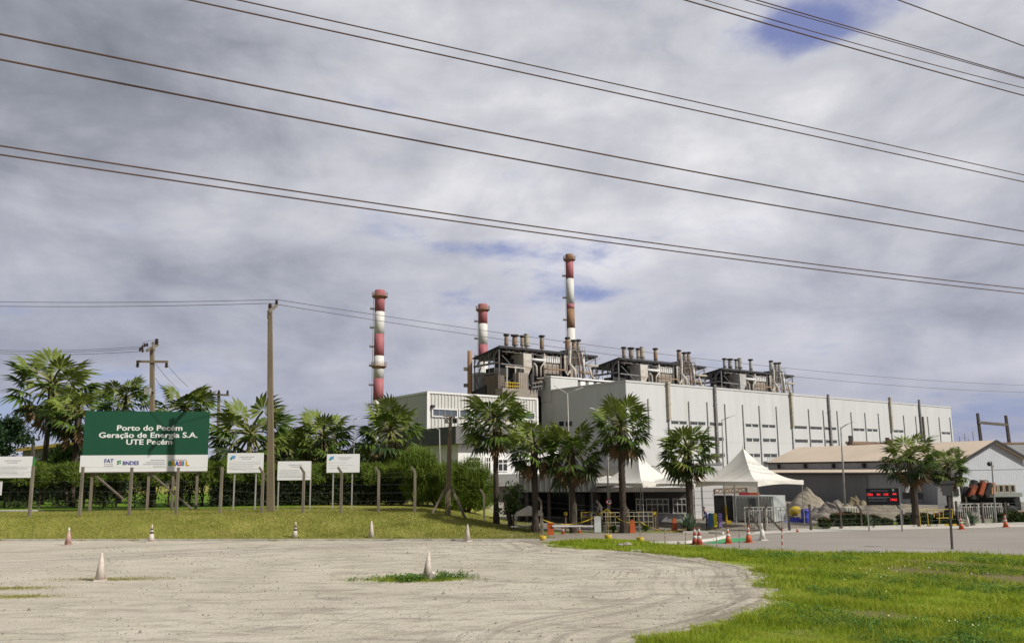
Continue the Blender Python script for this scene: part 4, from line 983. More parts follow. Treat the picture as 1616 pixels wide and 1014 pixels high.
# neighbouring shed
q = at(1580, 700, 100)
ns = thing('grey_roof_shed', 'grey roofed shed showing beyond the warehouse gable at the right edge', 'shed', (q.x, 100, 0))
zt = q.z; za_ = at(1580, 722, 100).z - 1
mb = MB(); mb.box((q.x + 18, 108, za_ / 2), (36, 14, za_)); mb.build('wall', m_ware, ns)
mb = MB(); mb.hexa([(q.x - .5, 100.5, za_), (q.x + 36, 100.5, za_), (q.x + 36, 108, zt), (q.x - .5, 108, zt), (q.x - .5, 100.5, za_ + .15), (q.x + 36, 100.5, za_ + .15), (q.x + 36, 108, zt + .15), (q.x - .5, 108, zt + .15)]); mb.build('roof', mat('old_grey_roof', (.24, .24, .235), .8, .15, .6), ns)
mb = MB(); mb.box((q.x + 18, 108, zt + .25), (37, .5, .25)); mb.build('ridge_cap', m_rustpipe, ns)
# pipe rack seen over the warehouse roof
pr = thing('pipe_rack', 'dark pipe rack between two short posts above the warehouse roof', 'pipe rack', at(1370, 700, 130).xy.to_3d())
mb = MB()
for x, yt in ((1341.5, 687), (1400, 690)): p = at(x, yt, 130); mb.beam((p.x, 130, 0), p, .45)
mb.build('post', m_darkpost, pr)
mb = MB(); a = at(1341, 700, 130); b = at(1410, 702, 130)
for k in range(4): mb.tube([a + Vector((0, k * .5, .25 * (k % 2))), b + Vector((0, k * .5, .25 * (k % 2)))], .22, 8)
mb.tube([at(1400, 692, 130), at(1410, 696, 130)], .2, 6)
mb.build('pipe', m_rustpipe, pr)
# H-frame gantry
hf = thing('gantry_frame', 'dark two-post gantry frame against the sky above the grey roof', 'gantry', at(1567, 700, 150).xy.to_3d())
for x, yt, xb in ((1542.5, 651.5, 1547), (1587, 655, 1592)):
    p = at(x, yt, 150); mb = MB(); mb.beam((p.x + .3, 150, 0), p, .55, .55, w2=.38, h2=.38); mb.build('post', m_darkpost, hf)
mb = MB(); mb.beam(at(1543, 666, 150), at(1588, 670, 150), .7, .45); mb.build('crossbeam', m_conc, hf)
for i, (x, yt) in enumerate(((1514, 688), (1522, 684), (1535, 680), (1528, 692))):
    p = at(x, yt, 190); tg = thing('lightning_mast', ['leftmost thin mast', 'second thin mast from the left', 'tallest thin mast', 'shortest stubby mast'][i] + ' in the blue gap beyond the warehouse roof', 'mast', (p.x, 190, 0), 'thin far masts')
    mb = MB(); mb.beam((p.x, 190, 0), p, .14); mb.beam(p - Vector((.4, 0, 1)), p - Vector((-.4, 0, 1)), .08); mb.build('pole', m_trimgrey, tg)
# roofs far left
lb = thing('distant_shed', 'distant dark roofed shed with a yellow eave behind the leftmost palms', 'shed', at(75, 720, 130).xy.to_3d())
p0, p1 = at(36, 711, 130), at(150, 700, 130)
mb = MB(); mb.hexa([(p0.x, 130, 0), (p1.x, 130, 0), (p1.x, 142, 0), (p0.x, 142, 0), (p0.x, 130, p0.z), (p1.x, 130, p1.z + .4), (p1.x, 142, p1.z + .4), (p0.x, 142, p0.z)]); mb.build('wall', m_ware_dk, lb)
mb = MB(); mb.hexa([(p0.x - .5, 129.2, p0.z), (p1.x, 129.2, p1.z + .4), (p1.x, 142.5, p1.z + 1.4), (p0.x - .5, 142.5, p0.z + 1.0), (p0.x - .5, 129.2, p0.z + .3), (p1.x, 129.2, p1.z + .7), (p1.x, 142.5, p1.z + 1.7), (p0.x - .5, 142.5, p0.z + 1.3)]); mb.build('roof', mat('olive_roof', (.12, .13, .07), .7, .2, .4), lb)
mb = MB(); mb.beam((p0.x - .6, 129.1, p0.z + .1), (p1.x, 129.1, p1.z + .5), .12, .5); mb.build('eave', mat('ochre_eave', (.30, .22, .05), .7, .2, 1), lb)
# ================================================================== vegetation
def palm_leaf(rg, Lp, Rf, nseg, droop):
    """fan leaf along +x: petiole then a fan of folded blades; returns verts, faces(tri), mats(0 blade,1 petiole)"""
    v = []; f = []; m = []
    w_ = .030
    zs = lambda x: -droop * .35 * (x / Lp) ** 2
    for k in range(3):
        x0, x1 = Lp * k / 3, Lp * (k + 1) / 3; b = len(v)
        v += [(x0, -w_, zs(x0)), (x0, w_, zs(x0)), (x1, w_, zs(x1)), (x1, -w_, zs(x1)), (x0, 0, zs(x0) + .04), (x1, 0, zs(x1) + .04)]
        f += [(b, b + 3, b + 5), (b, b + 5, b + 4), (b + 1, b + 4, b + 5), (b + 1, b + 5, b + 2)]; m += [1] * 4
    bx, bz = Lp, zs(Lp)
    for s in range(nseg):
        t = (s + .5) / nseg * 2 - 1
        a = t * R(128) + rg.uniform(-.03, .03); L = Rf * (1 - .30 * t * t) * rg.uniform(.88, 1.08)
        da = R(256) / nseg * .52
        fold = .10 * Rf * (1 if s % 2 else -1) * .35
        lift = -.20 * Rf * abs(t) ** 2 * (1 if rg.random() < .9 else -.5)
        def pt(r, ang, dz): return (bx + r * math.cos(ang), r * math.sin(ang), bz + dz + lift * (r / Rf) + .10 * r - droop * .32 * (r / Rf) ** 2 * Rf)
        b = len(v)
        tipd = -.16 * Rf * rg.uniform(.2, 2.0)
        v += [pt(.06 * Rf, a, 0), pt(.62 * L, a - da * 1.0, fold), pt(.62 * L, a + da * 1.0, -fold), pt(.84 * L, a - da * .42, tipd * .4), pt(.84 * L, a + da * .42, tipd * .4), pt(L * 1.04, a + rg.uniform(-.06, .06), tipd)]
        f += [(b, b + 1, b + 2), (b + 1, b + 3, b + 4), (b + 1, b + 4, b + 2), (b + 3, b + 5, b + 4)]; m += [0] * 4
    return np.array(v), np.array(f), np.array(m)
def rot_z(a): c, s = math.cos(a), math.sin(a); return np.array([[c, -s, 0], [s, c, 0], [0, 0, 1]])
def rot_y(a): c, s = math.cos(a), math.sin(a); return np.array([[c, 0, -s], [0, 1, 0], [s, 0, c]])
def rot_x(a): c, s = math.cos(a), math.sin(a); return np.array([[1, 0, 0], [0, c, -s], [0, s, c]])
def crown_mesh(seed, nleaf, Rc, dead=9):
    rg = random.Random(seed); VV = []; FF = []; MM = []; n0 = 0
    dV = []; dF = []; d0 = 0
    for i in range(nleaf):
        q = (i + .5) / nleaf
        el = R(72 - 98 * q ** .85 + rg.uniform(-9, 9)); az = i * 2.39996 + rg.uniform(-.3, .3)
        Lp = Rc * rg.uniform(.46, .66); Rf = Rc * rg.uniform(.46, .60)
        v, f, m = palm_leaf(rg, Lp, Rf, rg.choice((15, 17, 19)), .5 + .9 * q)
        v = v @ rot_x(rg.uniform(-.5, .5)).T
        v = v @ rot_y(el).T @ rot_z(az).T
        v = v + np.array([0, 0, .12 * Rc * (1 - q)])
        VV.append(v); FF.append(f + n0); n0 += len(v)
        base = 1 if q < .22 else (2 if q > .78 or rg.random() < .18 else 0)
        if rg.random() < .18: base = 1
        MM.append(np.where(m == 1, 3, base))
    for i in range(dead):
        el = R(-62 - rg.uniform(0, 26)); az = i * 2.39996 + rg.uniform(-.5, .5)
        v, f, m = palm_leaf(rg, Rc * rg.uniform(.30, .48), Rc * rg.uniform(.32, .46), 11, 1.4)
        v = v * np.array([1, .45, 1]); v = v @ rot_y(el).T @ rot_z(az).T - np.array([0, 0, .06 * Rc]); dV.append(v); dF.append(f + d0); d0 += len(v)
    return (np.concatenate(VV), np.concatenate(FF), np.concatenate(MM)), (np.concatenate(dV), np.concatenate(dF))
def mk_mesh(name, v, f, mats, mi=None):
    o = np_mesh(name, v, f, mats, mi=mi); me = o.data; bpy.data.objects.remove(o); return me
CROWNS = []
for sd, nl, dd in ((3, 28, 9), (8, 25, 12), (21, 31, 8), (33, 27, 11)):
    (v, f, m), (dv, df) = crown_mesh(sd, nl, 1.0, dd)
    CROWNS.append((mk_mesh('crown', v, f, [m_frondA, m_frondB, m_frondC, m_petiole], m), mk_mesh('dead_fronds', dv, df, m_dead)))
def trunk_mesh(seed):
    rg = random.Random(seed); mb = MB(); n = 14
    rr = [1.25 - .35 * min(1, i / 3) + rg.uniform(-.07, .07) + (.18 if i > n - 4 else 0) for i in range(n + 1)]
    ox_ = [(rg.uniform(-.12, .12), rg.uniform(-.12, .12)) for _ in range(n + 1)]
    mb.add([(ox_[i][0] + rr[i] * math.cos(j * math.pi / 5), ox_[i][1] + rr[i] * math.sin(j * math.pi / 5), i / n - (.03 if i == 0 else 0)) for i in range(n + 1) for j in range(10)],
           [(i * 10 + j, i * 10 + (j + 1) % 10, i * 10 + 10 + (j + 1) % 10, i * 10 + 10 + j) for i in range(n) for j in range(10)])
    for i in range(110):
        z = .10 + .84 * i / 110; a = i * 2.39996; r = .88 + (.22 if z > .72 else 0)
        d = Vector((math.cos(a), math.sin(a), 0)); t = Vector((-d.y, d.x, 0))
        p = d * r * .92; s = rg.uniform(.10, .2)
        q0 = p + Vector((0, 0, z)); mb.add([q0 - t * .34, q0 + t * .34, q0 + d * s + t * .16 + Vector((0, 0, .045)), q0 + d * s - t * .16 + Vector((0, 0, .045)), q0 + Vector((0, 0, .03)) - d * .1], [(0, 1, 2, 3), (3, 2, 4), (0, 3, 4), (1, 4, 2)])
    me = bpy.data.meshes.new('trunk'); me.from_pydata([tuple(v) for v in mb.v], [], mb.f); me.materials.append(m_trunk); me.update(); return me
TRUNKS = [trunk_mesh(i) for i in range(3)]
def palm(i, label, px, pyc, rpx, D, group, dead=True, rtr=.19, rz=None, dx=0.0):
    c = at(px, pyc, D); zb = zg(c.x, D); Rc = rpx / F * D * .93
    t = thing('palm_tree', label, 'palm tree', (c.x - dx, D, zb), group, rz if rz is not None else i * 1.3)
    Hh = c.z - zb
    tr = bpy.data.objects.new('trunk', TRUNKS[i % 3]); COL.objects.link(tr); tr.parent = t; tr.scale = (rtr, rtr, Hh)
    if dx:
        lean = math.atan2(dx, Hh); v = rot_z(-t.rotation_euler.z) @ np.array([dx, 0, 0])
        tr.rotation_euler = (-math.atan2(v[1], Hh), math.atan2(v[0], Hh), 0); off_ = Vector(v)
    else: off_ = Vector((0, 0, 0))
    cr = bpy.data.objects.new('crown', CROWNS[i % 4][0]); COL.objects.link(cr); cr.parent = t; cr.scale = (Rc, Rc, Rc * .96); cr.location = off_ + Vector((0, 0, Hh)); cr.rotation_euler = (math.sin(px * 1.7) * .13, math.cos(px * 2.3) * .13, 0); cr.scale.z *= 1 + .10 * math.sin(px * .9)
    if dead:
        dd = bpy.data.objects.new('dead_fronds', CROWNS[i % 4][1]); COL.objects.link(dd); dd.parent = t; dd.scale = (Rc, Rc, Rc * 1.05); dd.location = off_ + Vector((0, 0, Hh * .995))
        dd['label'] = 'brown hanging dead fronds'
    return t
GA = 'palms along the plant entrance'; GB = 'palms behind the long hedge'
palm(0, 'tallest leftmost palm with an open crown, left of the green billboard', 82, 612, 72, 79, GB, rtr=.26, dx=.25, rz=.4)
palm(1, 'palm with drooping fronds touching the left edge of the green billboard', 124, 652, 54, 74, GB, rtr=.26, rz=2.0)
palm(2, 'palm peeking over the left half of the green billboard', 198, 632, 44, 82, GB, rz=1.1)
palm(3, 'palm peeking over the right half of the green billboard', 292, 646, 52, 78, GB, rz=.5)
palm(0, 'big bushy palm behind the white board left of the tall concrete pole', 394, 690, 70, 74, GB, rz=3.7)
palm(1, 'half hidden palm just right of the tall concrete pole', 452, 708, 42, 84, GB, rz=5.0)
palm(2, 'palm between the tall concrete pole and the rightmost white board', 510, 692, 54, 76, GB, rz=2.6)
palm(3, 'palm at the foot of the leftmost banded chimney', 616, 684, 56, 76, GB, rz=4.2)
palm(2, 'tall palm in front of the cream block, right of the floodlight post', 782, 664, 58, 58, GA, rtr=.20, rz=.2)
palm(1, 'short palm beside the low beige awning, its trunk thick and dark', 843, 706, 52, 53.5, GA, rtr=.22, rz=1.9)
palm(3, 'palm with its trunk beside the twin-armed street lamp', 902, 714, 52, 53.5, GA, rtr=.20, rz=3.0)
palm(0, 'largest round palm in front of the hall corner', 979, 674, 52, 53, GA, rtr=.24, rz=5.2)
palm(2, 'palm standing between the two white tents', 1085, 712, 50, 54.5, GA, rtr=.26, rz=.9)
palm(1, 'left palm of the pair before the beige roofed warehouse', 1437, 722, 47, 56, GA, rtr=.24, rz=2.5)
palm(3, 'right and smaller palm of the pair before the warehouse', 1494, 736, 35, 59, GA, rtr=.22, rz=.3)

def needles(n, P, L, wd, up, spread):
    """thin needle tufts: triangles that fan out from points P"""
    az = nrg.uniform(0, 2 * np.pi, n); el = np.clip(nrg.normal(up, spread, n), -1.2, 1.5)
    d = np.stack([np.cos(az) * np.cos(el), np.sin(az) * np.cos(el), np.sin(el)], 1)
    s = np.cross(d, nrg.normal(0, 1, (n, 3))); s /= np.linalg.norm(s, axis=1)[:, None]
    v = np.empty((n, 3, 3)); v[:, 0] = P - s * (wd / 2)[:, None]; v[:, 1] = P + s * (wd / 2)[:, None]; v[:, 2] = P + d * L[:, None]
    return v.reshape(-1, 3), np.arange(3 * n).reshape(n, 3)
def hedge(label, x0, x1, y, dep, ztop0, ztop1, zund, nf, dense, stems, group='clipped hedge sections'):
    L = x1 - x0; zb = zg((x0 + x1) / 2, y)
    t = thing('hedge', label, 'hedge', ((x0 + x1) / 2, y, zb), group)
    ox, oy = t.location.x, t.location.y
    n = nf; x = nrg.uniform(x0, x1, n); q = (x - x0) / L
    zt = ztop0 + (ztop1 - ztop0) * q + .16 * np.sin(x * 1.9) + .10 * np.sin(x * 4.7 + 1) + .12 * np.sin(x * .7)
    zl = zund + .22 * np.sin(x * 1.3 + 2) + .15 * np.sin(x * 3.7)
    k = nrg.uniform(0, 1, n) ** .7; z = zl + (zt - zl) * k
    yy = y + dep * nrg.uniform(-1, 1, n) * (1 - .35 * k ** 3) + .22 * np.sin(x * 2.7 + z * 2)
    v, f = needles(n, np.stack([x - ox, yy - oy, z - zb], 1), nrg.uniform(.22, .5, n), nrg.uniform(.05, .10, n), .75, .55)
    np_mesh('foliage', v, f, m_need, t)
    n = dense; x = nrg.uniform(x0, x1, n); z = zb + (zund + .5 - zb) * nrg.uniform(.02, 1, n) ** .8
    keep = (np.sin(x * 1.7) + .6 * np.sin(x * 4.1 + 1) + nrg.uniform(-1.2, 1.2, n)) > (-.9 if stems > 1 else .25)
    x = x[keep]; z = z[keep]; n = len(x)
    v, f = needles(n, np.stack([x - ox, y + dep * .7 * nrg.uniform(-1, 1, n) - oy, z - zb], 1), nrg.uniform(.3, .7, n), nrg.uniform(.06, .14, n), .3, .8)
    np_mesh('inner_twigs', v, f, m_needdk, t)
    mb = MB(); xs = np.arange(x0 + .4, x1, .9 if stems > 1 else 1.25)
    for x in xs:
        x = x + rnd.uniform(-.3, .3); yy = y + rnd.uniform(-.5, .5)
        mb.tube([(x, yy, zb - .1), (x + rnd.uniform(-.15, .15), yy, (zb + zund) / 2), (x + rnd.uniform(-.3, .3), yy + .1, zund + .5)], [.10, .08, .05], 6)
        if rnd.random() < .6: mb.tube([(x, yy, zb + .5), (x + rnd.uniform(-.6, .6), yy + .2, zund + .3)], [.06, .03], 5)
    mb.build('stems', m_bark, t)
    return t
hy = 71.0
X_ = lambda px, D=hy: (px - CX) / F * D + .0
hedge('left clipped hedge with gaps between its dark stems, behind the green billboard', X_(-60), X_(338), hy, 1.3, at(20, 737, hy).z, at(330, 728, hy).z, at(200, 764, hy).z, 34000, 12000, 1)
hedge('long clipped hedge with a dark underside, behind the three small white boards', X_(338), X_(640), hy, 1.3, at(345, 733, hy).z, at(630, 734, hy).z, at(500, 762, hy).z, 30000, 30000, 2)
def bush(name, label, cx, cy, Dc, rx, ry, zc, rz_, n, m, up=.7, Ln=(.3, .7), wn=(.06, .12), cat='shrub', group=None, lumps=9, trunk=True):
    zb = zg(cx, cy); t = thing(name, label, cat, (cx, cy, zb), group)
    lump = [(rnd.uniform(-.65, .65), rnd.uniform(-.6, .6), rnd.uniform(-.55, .65), rnd.uniform(.35, .62)) for _ in range(lumps)]
    Ps = []
    per = n // lumps
    for a, b, c, r in lump:
        d = nrg.normal(0, 1, (per, 3)); d /= np.linalg.norm(d, axis=1)[:, None]; r_ = r * nrg.uniform(.45, 1.05, per) ** .5
        Ps.append(np.stack([(a + d[:, 0] * r_) * rx, (b + d[:, 1] * r_) * ry, (c + d[:, 2] * r_) * rz_], 1))
    P = np.concatenate(Ps); P[:, 2] += zc - zb; P = P[P[:, 2] > .05]
    n = len(P); v, f = needles(n, P, nrg.uniform(*Ln, n), nrg.uniform(*wn, n), up, .7)
    np_mesh('foliage', v, f, m, t)
    if trunk:
        mb = MB()
        for k in range(4): a = rnd.uniform(0, 6.28); mb.tube([(rnd.uniform(-.2, .2), rnd.uniform(-.2, .2), -.1), (math.cos(a) * rx * .3, math.sin(a) * ry * .3, (zc - zb) * .6), (math.cos(a) * rx * .55, math.sin(a) * ry * .5, (zc - zb) * 1.1)], [.12, .08, .03], 6)
        mb.build('stems', m_bark, t, local=True)
    return t
c = at(690, 765, 69.5)
bush('casuarina_shrub', 'tall feathery dark green shrub behind the braced floodlight post', c.x, 69.5, 69.5, 3.3, 1.7, at(690, 762, 69.5).z, 2.45, 22000, m_need, 1.0, (.4, .95), (.04, .08), lumps=16)
c = at(738, 760, 67)
bush('casuarina_shrub', 'lower feathery shrub at the right end of the hedge', c.x, 67, 67, 2.1, 1.3, at(735, 770, 67).z, 2.1, 12000, m_need, .9, (.4, .9), (.04, .08), lumps=13)
c = at(640, 728, 74)
bush('casuarina_shrub', 'feathery shrub above the hedge below the leftmost chimney', c.x, 74, 74, 2.4, 1.3, at(640, 738, 74).z, 1.6, 8000, m_need, 1.0, (.4, .9), (.04, .08), lumps=12)
c = at(110, 735, 84)
bush('leafy_shrub', 'pale green shrub showing above the hedge left of the billboard', c.x, 84, 84, 3.2, 1.5, at(110, 733, 84).z, 1.9, 5000, m_leafmd, .2, (.25, .5), (.14, .3))
c = at(20, 760, 92)
bush('leafy_shrub', 'dark shrub across the lawn below the leftmost white board', c.x, 92, 92, 5, 1.8, at(20, 768, 92).z, 2.0, 6000, m_leafdk, .2, (.3, .6), (.16, .34))
c = at(75, 785, 90)
bush('leafy_shrub', 'low dark shrub row beyond the lawn at left', c.x, 94, 90, 7, 1.4, at(90, 775, 94).z, 1.2, 5000, m_leafdk, .2, (.3, .6), (.16, .34))
c = at(470, 720, 86)
bush('leafy_shrub', 'bushy green growth behind the hedge right of the tall pole', c.x, 86, 86, 4.2, 1.8, at(470, 722, 86).z, 2.6, 7000, m_leafmd, .2, (.3, .55), (.14, .3))
c = at(590, 725, 88)
bush('leafy_shrub', 'dark growth behind the hedge between two palms', c.x, 88, 88, 4.0, 1.8, at(575, 728, 88).z, 2.0, 5000, m_leafdk, .2, (.3, .55), (.14, .3))
c = at(805, 780, 57)
bush('leafy_shrub', 'small spindly bush right of the tall palm trunk', c.x, 57, 57, .9, .7, at(805, 790, 57).z, 1.2, 700, m_leafmd, .3, (.2, .4), (.1, .2))
# broad dark tree at the left edge
c = at(-8, 690, 95); zb = zg(c.x, 95)
tr = thing('broadleaf_tree', 'dark broadleaf tree at the left edge of the lawn', 'tree', (c.x, 95, zb))
mb = MB(); mb.tube([(0, 0, -.2), (.15, 0, 2.5), (.1, .1, 5)], [.38, .28, .18], 9)
for k in range(7): a = k * .9; mb.tube([(.1, 0, 2.6 + .25 * k), (math.cos(a) * 1.6, math.sin(a) * 1.6, 4.2 + .3 * k), (math.cos(a) * 2.8, math.sin(a) * 2.4, 5.2 + .3 * k)], [.14, .09, .03], 6)
mb.build('trunk', m_bark, tr, local=True)
zc = c.z - zb; Ps = []
for k in range(26):
    d = nrg.normal(0, 1, 3); d /= np.linalg.norm(d); r = nrg.uniform(.5, 1.0); ce = np.array([d[0] * 3.4 * r, d[1] * 3.2 * r, zc + d[2] * 2.7 * r])
    Ps.append(ce + nrg.normal(0, .55, (420, 3)) * np.array([1, 1, .75]))
P = np.concatenate(Ps); n = len(P); v, f = needles(n, P, nrg.uniform(.2, .45, n), nrg.uniform(.16, .34, n), .1, .7)
np_mesh('crown', v, f, m_leafdk, tr)

# ================================================================== billboard and boards
bl, br = at(135, 646, 63.5), at(331, 651.5, 65.5)
fb = Frame(bl, br); Lb = fb.L
if (CAM - fb.a).dot(fb.n) < 0: fb = Frame(bl, br, True)
zt_ = (bl.z + br.z) / 2; zb_ = fb.hit(230, 743.5)[1]; zm_ = fb.hit(230, 717.5)[1]
bb = thing('billboard', 'big green and white billboard reading Porto do Pecém on timber posts before the hedge', 'billboard', (bl.x, bl.y, zg(bl.x, bl.y)))
mb = MB(); fb.box(mb, 0, Lb, -.10, 0, zm_, zt_); mb.build('green_panel', m_green, bb)
mb = MB(); fb.box(mb, -.12, Lb + .02, -.09, .012, zb_, zm_ - .003); wp = mb.build('white_panel', m_board, bb)
mb = MB(); fb.box(mb, -.12, Lb, -.22, -.11, zb_ + .1, zb_ + .25); fb.box(mb, 0, Lb, -.22, -.11, zt_ - .4, zt_ - .25); fb.box(mb, 0, Lb, -.22, -.11, zm_, zm_ + .15)
fb.box(mb, -.12, Lb + .02, -.05, .03, zb_ - .07, zb_ - .004); mb.build('rail', m_wood, bb)
for px in (143, 233, 272, 310):
    u = fb.hit(px, 760)[0]; p = fb.p(u, -.35, 0); zz_ = zg(p.x, p.y)
    mb = MB(); fb.box(mb, u - .09, u + .09, -.40, -.23, zz_ - .3, zt_ - .2); mb.build('post', m_wood, bb)
for (xa, ya), (xb, yb) in (((146, 747), (200, 787)), ((235, 745), (306, 802))):
    ua, za = fb.hit(xa, ya); ub, zz_ = fb.hit(xb, yb); mb = MB(); mb.beam(fb.p(ua, -.3, za), fb.p(ub, .9, zz_), .12); mb.build('brace', m_wood, bb)
hz = zt_ - zb_
zl = lambda y: fb.hit(233, y)[1]
for txt, y, x0, x1 in (('Porto do Pecém', 675.3, 185, 287.5), ('Geração de Energia S.A.', 686.5, 156.5, 311.5), ('UTE Pecém', 697.3, 199.5, 271.5)):
    ua, ub = fb.hit(x0, y)[0], fb.hit(x1, y)[0]
    textpart('lettering', txt, fb, (ua + ub) / 2, zl(y), .004, .60, m_letter, bb, .0, ub - ua, heavy=.018)
def ftext(txt, x0, x1, y, size, m, bold=.01, par=None):
    ua, ub = fb.hit(x0, y)[0], fb.hit(x1, y)[0]
    return textpart('logo_lettering', txt, fb, (ua + ub) / 2, fb.hit((x0 + x1) / 2, y)[1], .014, size * .85, m, wp, 0, ub - ua, heavy=.008)
ftext('FAT', 165, 179, 727, .50, m_navy, .006); ftext('BNDES', 194, 219, 730.3, .5, m_navy, .010)
mb = MB()
def rect(fr, mb, x0, x1, y0, y1, o=.016, m=0, t=.006):
    ua, za = fr.hit(x0, y1); ub, zz_ = fr.hit(x1, y0); fr.box(mb, ua, ub, o, o + t, za, zz_, m)
rect(fb, mb, 185, 188, 726.5, 729.5); rect(fb, mb, 188.4, 191, 728.5, 731.5); rect(fb, mb, 184.8, 187.5, 730, 732.8); rect(fb, mb, 188.2, 191.4, 725.8, 727.7); mb.build('logo_emblem', mat('logo_green', (.03, .22, .10), .6, .05, 2), wp)
mb = MB()
for y, x0, x1 in ((731.8, 164.5, 179), (734.5, 164.5, 179)):
    x = x0
    while x < x1: x2 = min(x1, x + rnd.uniform(1.5, 4)); rect(fb, mb, x, x2, y, y + .9); x = x2 + .6
for y, x0, x1 in ((725.2, 238, 260), (728.7, 230.5, 260.5), (731.7, 226, 260.5), (735.2, 242, 260.5), (724.6, 270, 295)):
    x = x0
    while x < x1: x2 = min(x1, x + rnd.uniform(1.5, 4.5)); rect(fb, mb, x, x2, y, y + 1.0); x = x2 + .6
mb.build('small_print', m_inkdk, wp)
logo_c = [(.02, .25, .12), (.65, .45, .02), (.05, .09, .45), (.55, .06, .05), (.03, .30, .45), (.6, .32, .02)]
for i, ch in enumerate('BRASIL'):
    ua, ub = fb.hit(266 + i * 5.5, 731)[0], fb.hit(266 + i * 5.5 + (4.9 if ch != 'I' else 2.2), 731)[0]
    textpart('logo_letter', ch, fb, (ua + ub) / 2, fb.hit(282, 731)[1], .014, .52, mat('logo_%d' % i, logo_c[i], .6, .03, 2), wp, 0, ub - ua, heavy=.03)
mb = MB(); rect(fb, mb, 266, 270, 727.2, 729, .012); rect(fb, mb, 280, 285, 732.8, 734.4, .012); rect(fb, mb, 293, 299, 732.8, 734.6, .012); mb.build('logo_patch', mat('logo_orange', (.6, .16, .03), .6, .03, 2), wp)

def board(label, x0, x1, y0, y1, D, posts, logo=True, lines=5, tilt=0.0, qr=False, pole_m=None):
    a, b = at(x0, y0, D), at(x1, y0 + tilt, D + .4); fr = Frame(a, b)
    if (CAM - fr.a).dot(fr.n) < 0: fr = Frame(a, b, True)
    z1 = a.z; z0 = fr.hit((x0 + x1) / 2, y1)[1]; zgd = zg(a.x, a.y)
    t = thing('notice_board', label, 'sign board', (a.x, a.y, zgd), 'white notice boards behind the fence')
    mb = MB(); fr.box(mb, 0, fr.L, -.04, 0, z0, z1); pn = mb.build('panel', m_board, t)
    mb = MB(); fr.box(mb, .01, fr.L - .01, -.09, -.042, z0 + .1, z0 + .18); fr.box(mb, .01, fr.L - .01, -.09, -.042, z1 - .18, z1 - .1); mb.build('rail', m_galvpole, t)
    for px in posts:
        u = fr.hit(px, y1)[0]; mb = MB(); fr.box(mb, u - .05, u + .05, -.19, -.092, zgd - .3, z1 - .05); mb.build('post', pole_m or m_galvpole, t)
    U = lambda k: fr.L * k; Zz = lambda k: z1 - (z1 - z0) * k
    if logo:
        for pts_, col_ in (([(.05, .30), (.12, .14), (.22, .12), (.15, .26)], (.05, .30, .55)), ([(.06, .34), (.14, .22), (.13, .34)], (.03, .25, .08)), ([(.15, .28), (.22, .13), (.19, .30)], (.03, .13, .45))):
            mb = MB(); mb.prism([fr.p(U(a_), .004, Zz(b_)) for a_, b_ in pts_], fr.n * .006); mb.build('logo_emblem', mat('emb_%.2f' % col_[0] + '_%.2f' % col_[2], col_, .6, .05, 2), pn)
    mb = MB()
    def words_(k0, k1, y, h):
        k = k0
        while k < k1: k2 = min(k1, k + rnd.uniform(.02, .07)); fr.box(mb, U(k), U(k2), .003, .007, Zz(y + h), Zz(y)); k = k2 + .012
    words_(.33, .74, .17, .055); words_(.40, .66, .27, .05)
    for k in range(lines): words_(.06, rnd.uniform(.6, .93), .46 + .44 * k / lines, .022)
    mb.build('small_print', m_ink, pn)
    return t
board('white notice board left of the tall concrete pole with a blue and green emblem', 359.5, 416.5, 714.5, 745.5, 63, (370, 404), True, 5, .6)
board('low plain white notice board without an emblem just right of the tall pole', 438.5, 491, 727.5, 757, 63, (439.5, 490), False, 7, .3)
board('rightmost white notice board with a blue and green emblem before the hedge', 516, 568, 716, 745, 63, (526, 556), True, 3, .3)
board('leftmost white notice board cut by the picture edge with a green post', -14, 51.5, 720, 753.5, 61, (50,), False, 7, 0, pole_m=mat('green_post', (.03, .22, .06), .6, .1, 2))
p = at(1, 770, 66); t = thing('small_sign', 'small white sign low at the left edge below the leftmost board', 'sign', (p.x, 66, zg(p.x, 66)))
MB().box((p.x - .35, 66, p.z), (.9, .05, 1.1)).build('panel', m_board, t); MB().beam((p.x - .35, 66.06, zg(p.x, 66) - .1), (p.x - .35, 66.06, p.z), .06).build('post', m_galvpole, t)

# ================================================================== poles and cables
def cable(label, a, b, sag, r, group, m=m_wire, n=28, name='power_cable', ext=(0, 1)):
    a, b = Vector(a), Vector(b); mb = MB(); pts_ = []; n = int(n * max(1, ext[1] - ext[0]))
    for k in range(n + 1):
        t = ext[0] + (ext[1] - ext[0]) * k / n; tc_ = min(max(t, -.2), 1.2)
        pts_.append(a.lerp(b, t) - Vector((0, 0, 4 * sag * (tc_ * (1 - tc_) + (1 - 2 * tc_) * (t - tc_)))))
    mb.tube(pts_, r, 6); return tag(mb.build(name, m, loc=pts_[0], smooth=True), label, 'cable', group)
def sagfit(a, b, mx, my):
    best = None
    for s in np.linspace(0, 6, 121):
        for t in np.linspace(.3, .7, 41):
            q = a.lerp(b, t) - Vector((0, 0, 4 * s * t * (1 - t))) - CAM
            x = CX + F * q.dot(rgt) / q.dot(fwd); y = CY - F * q.dot(upv) / q.dot(fwd); e = (x - mx) ** 2 + (y - my) ** 2
            if best is None or e < best[0]: best = (e, s)
    return best[1]
HZ = 20.0
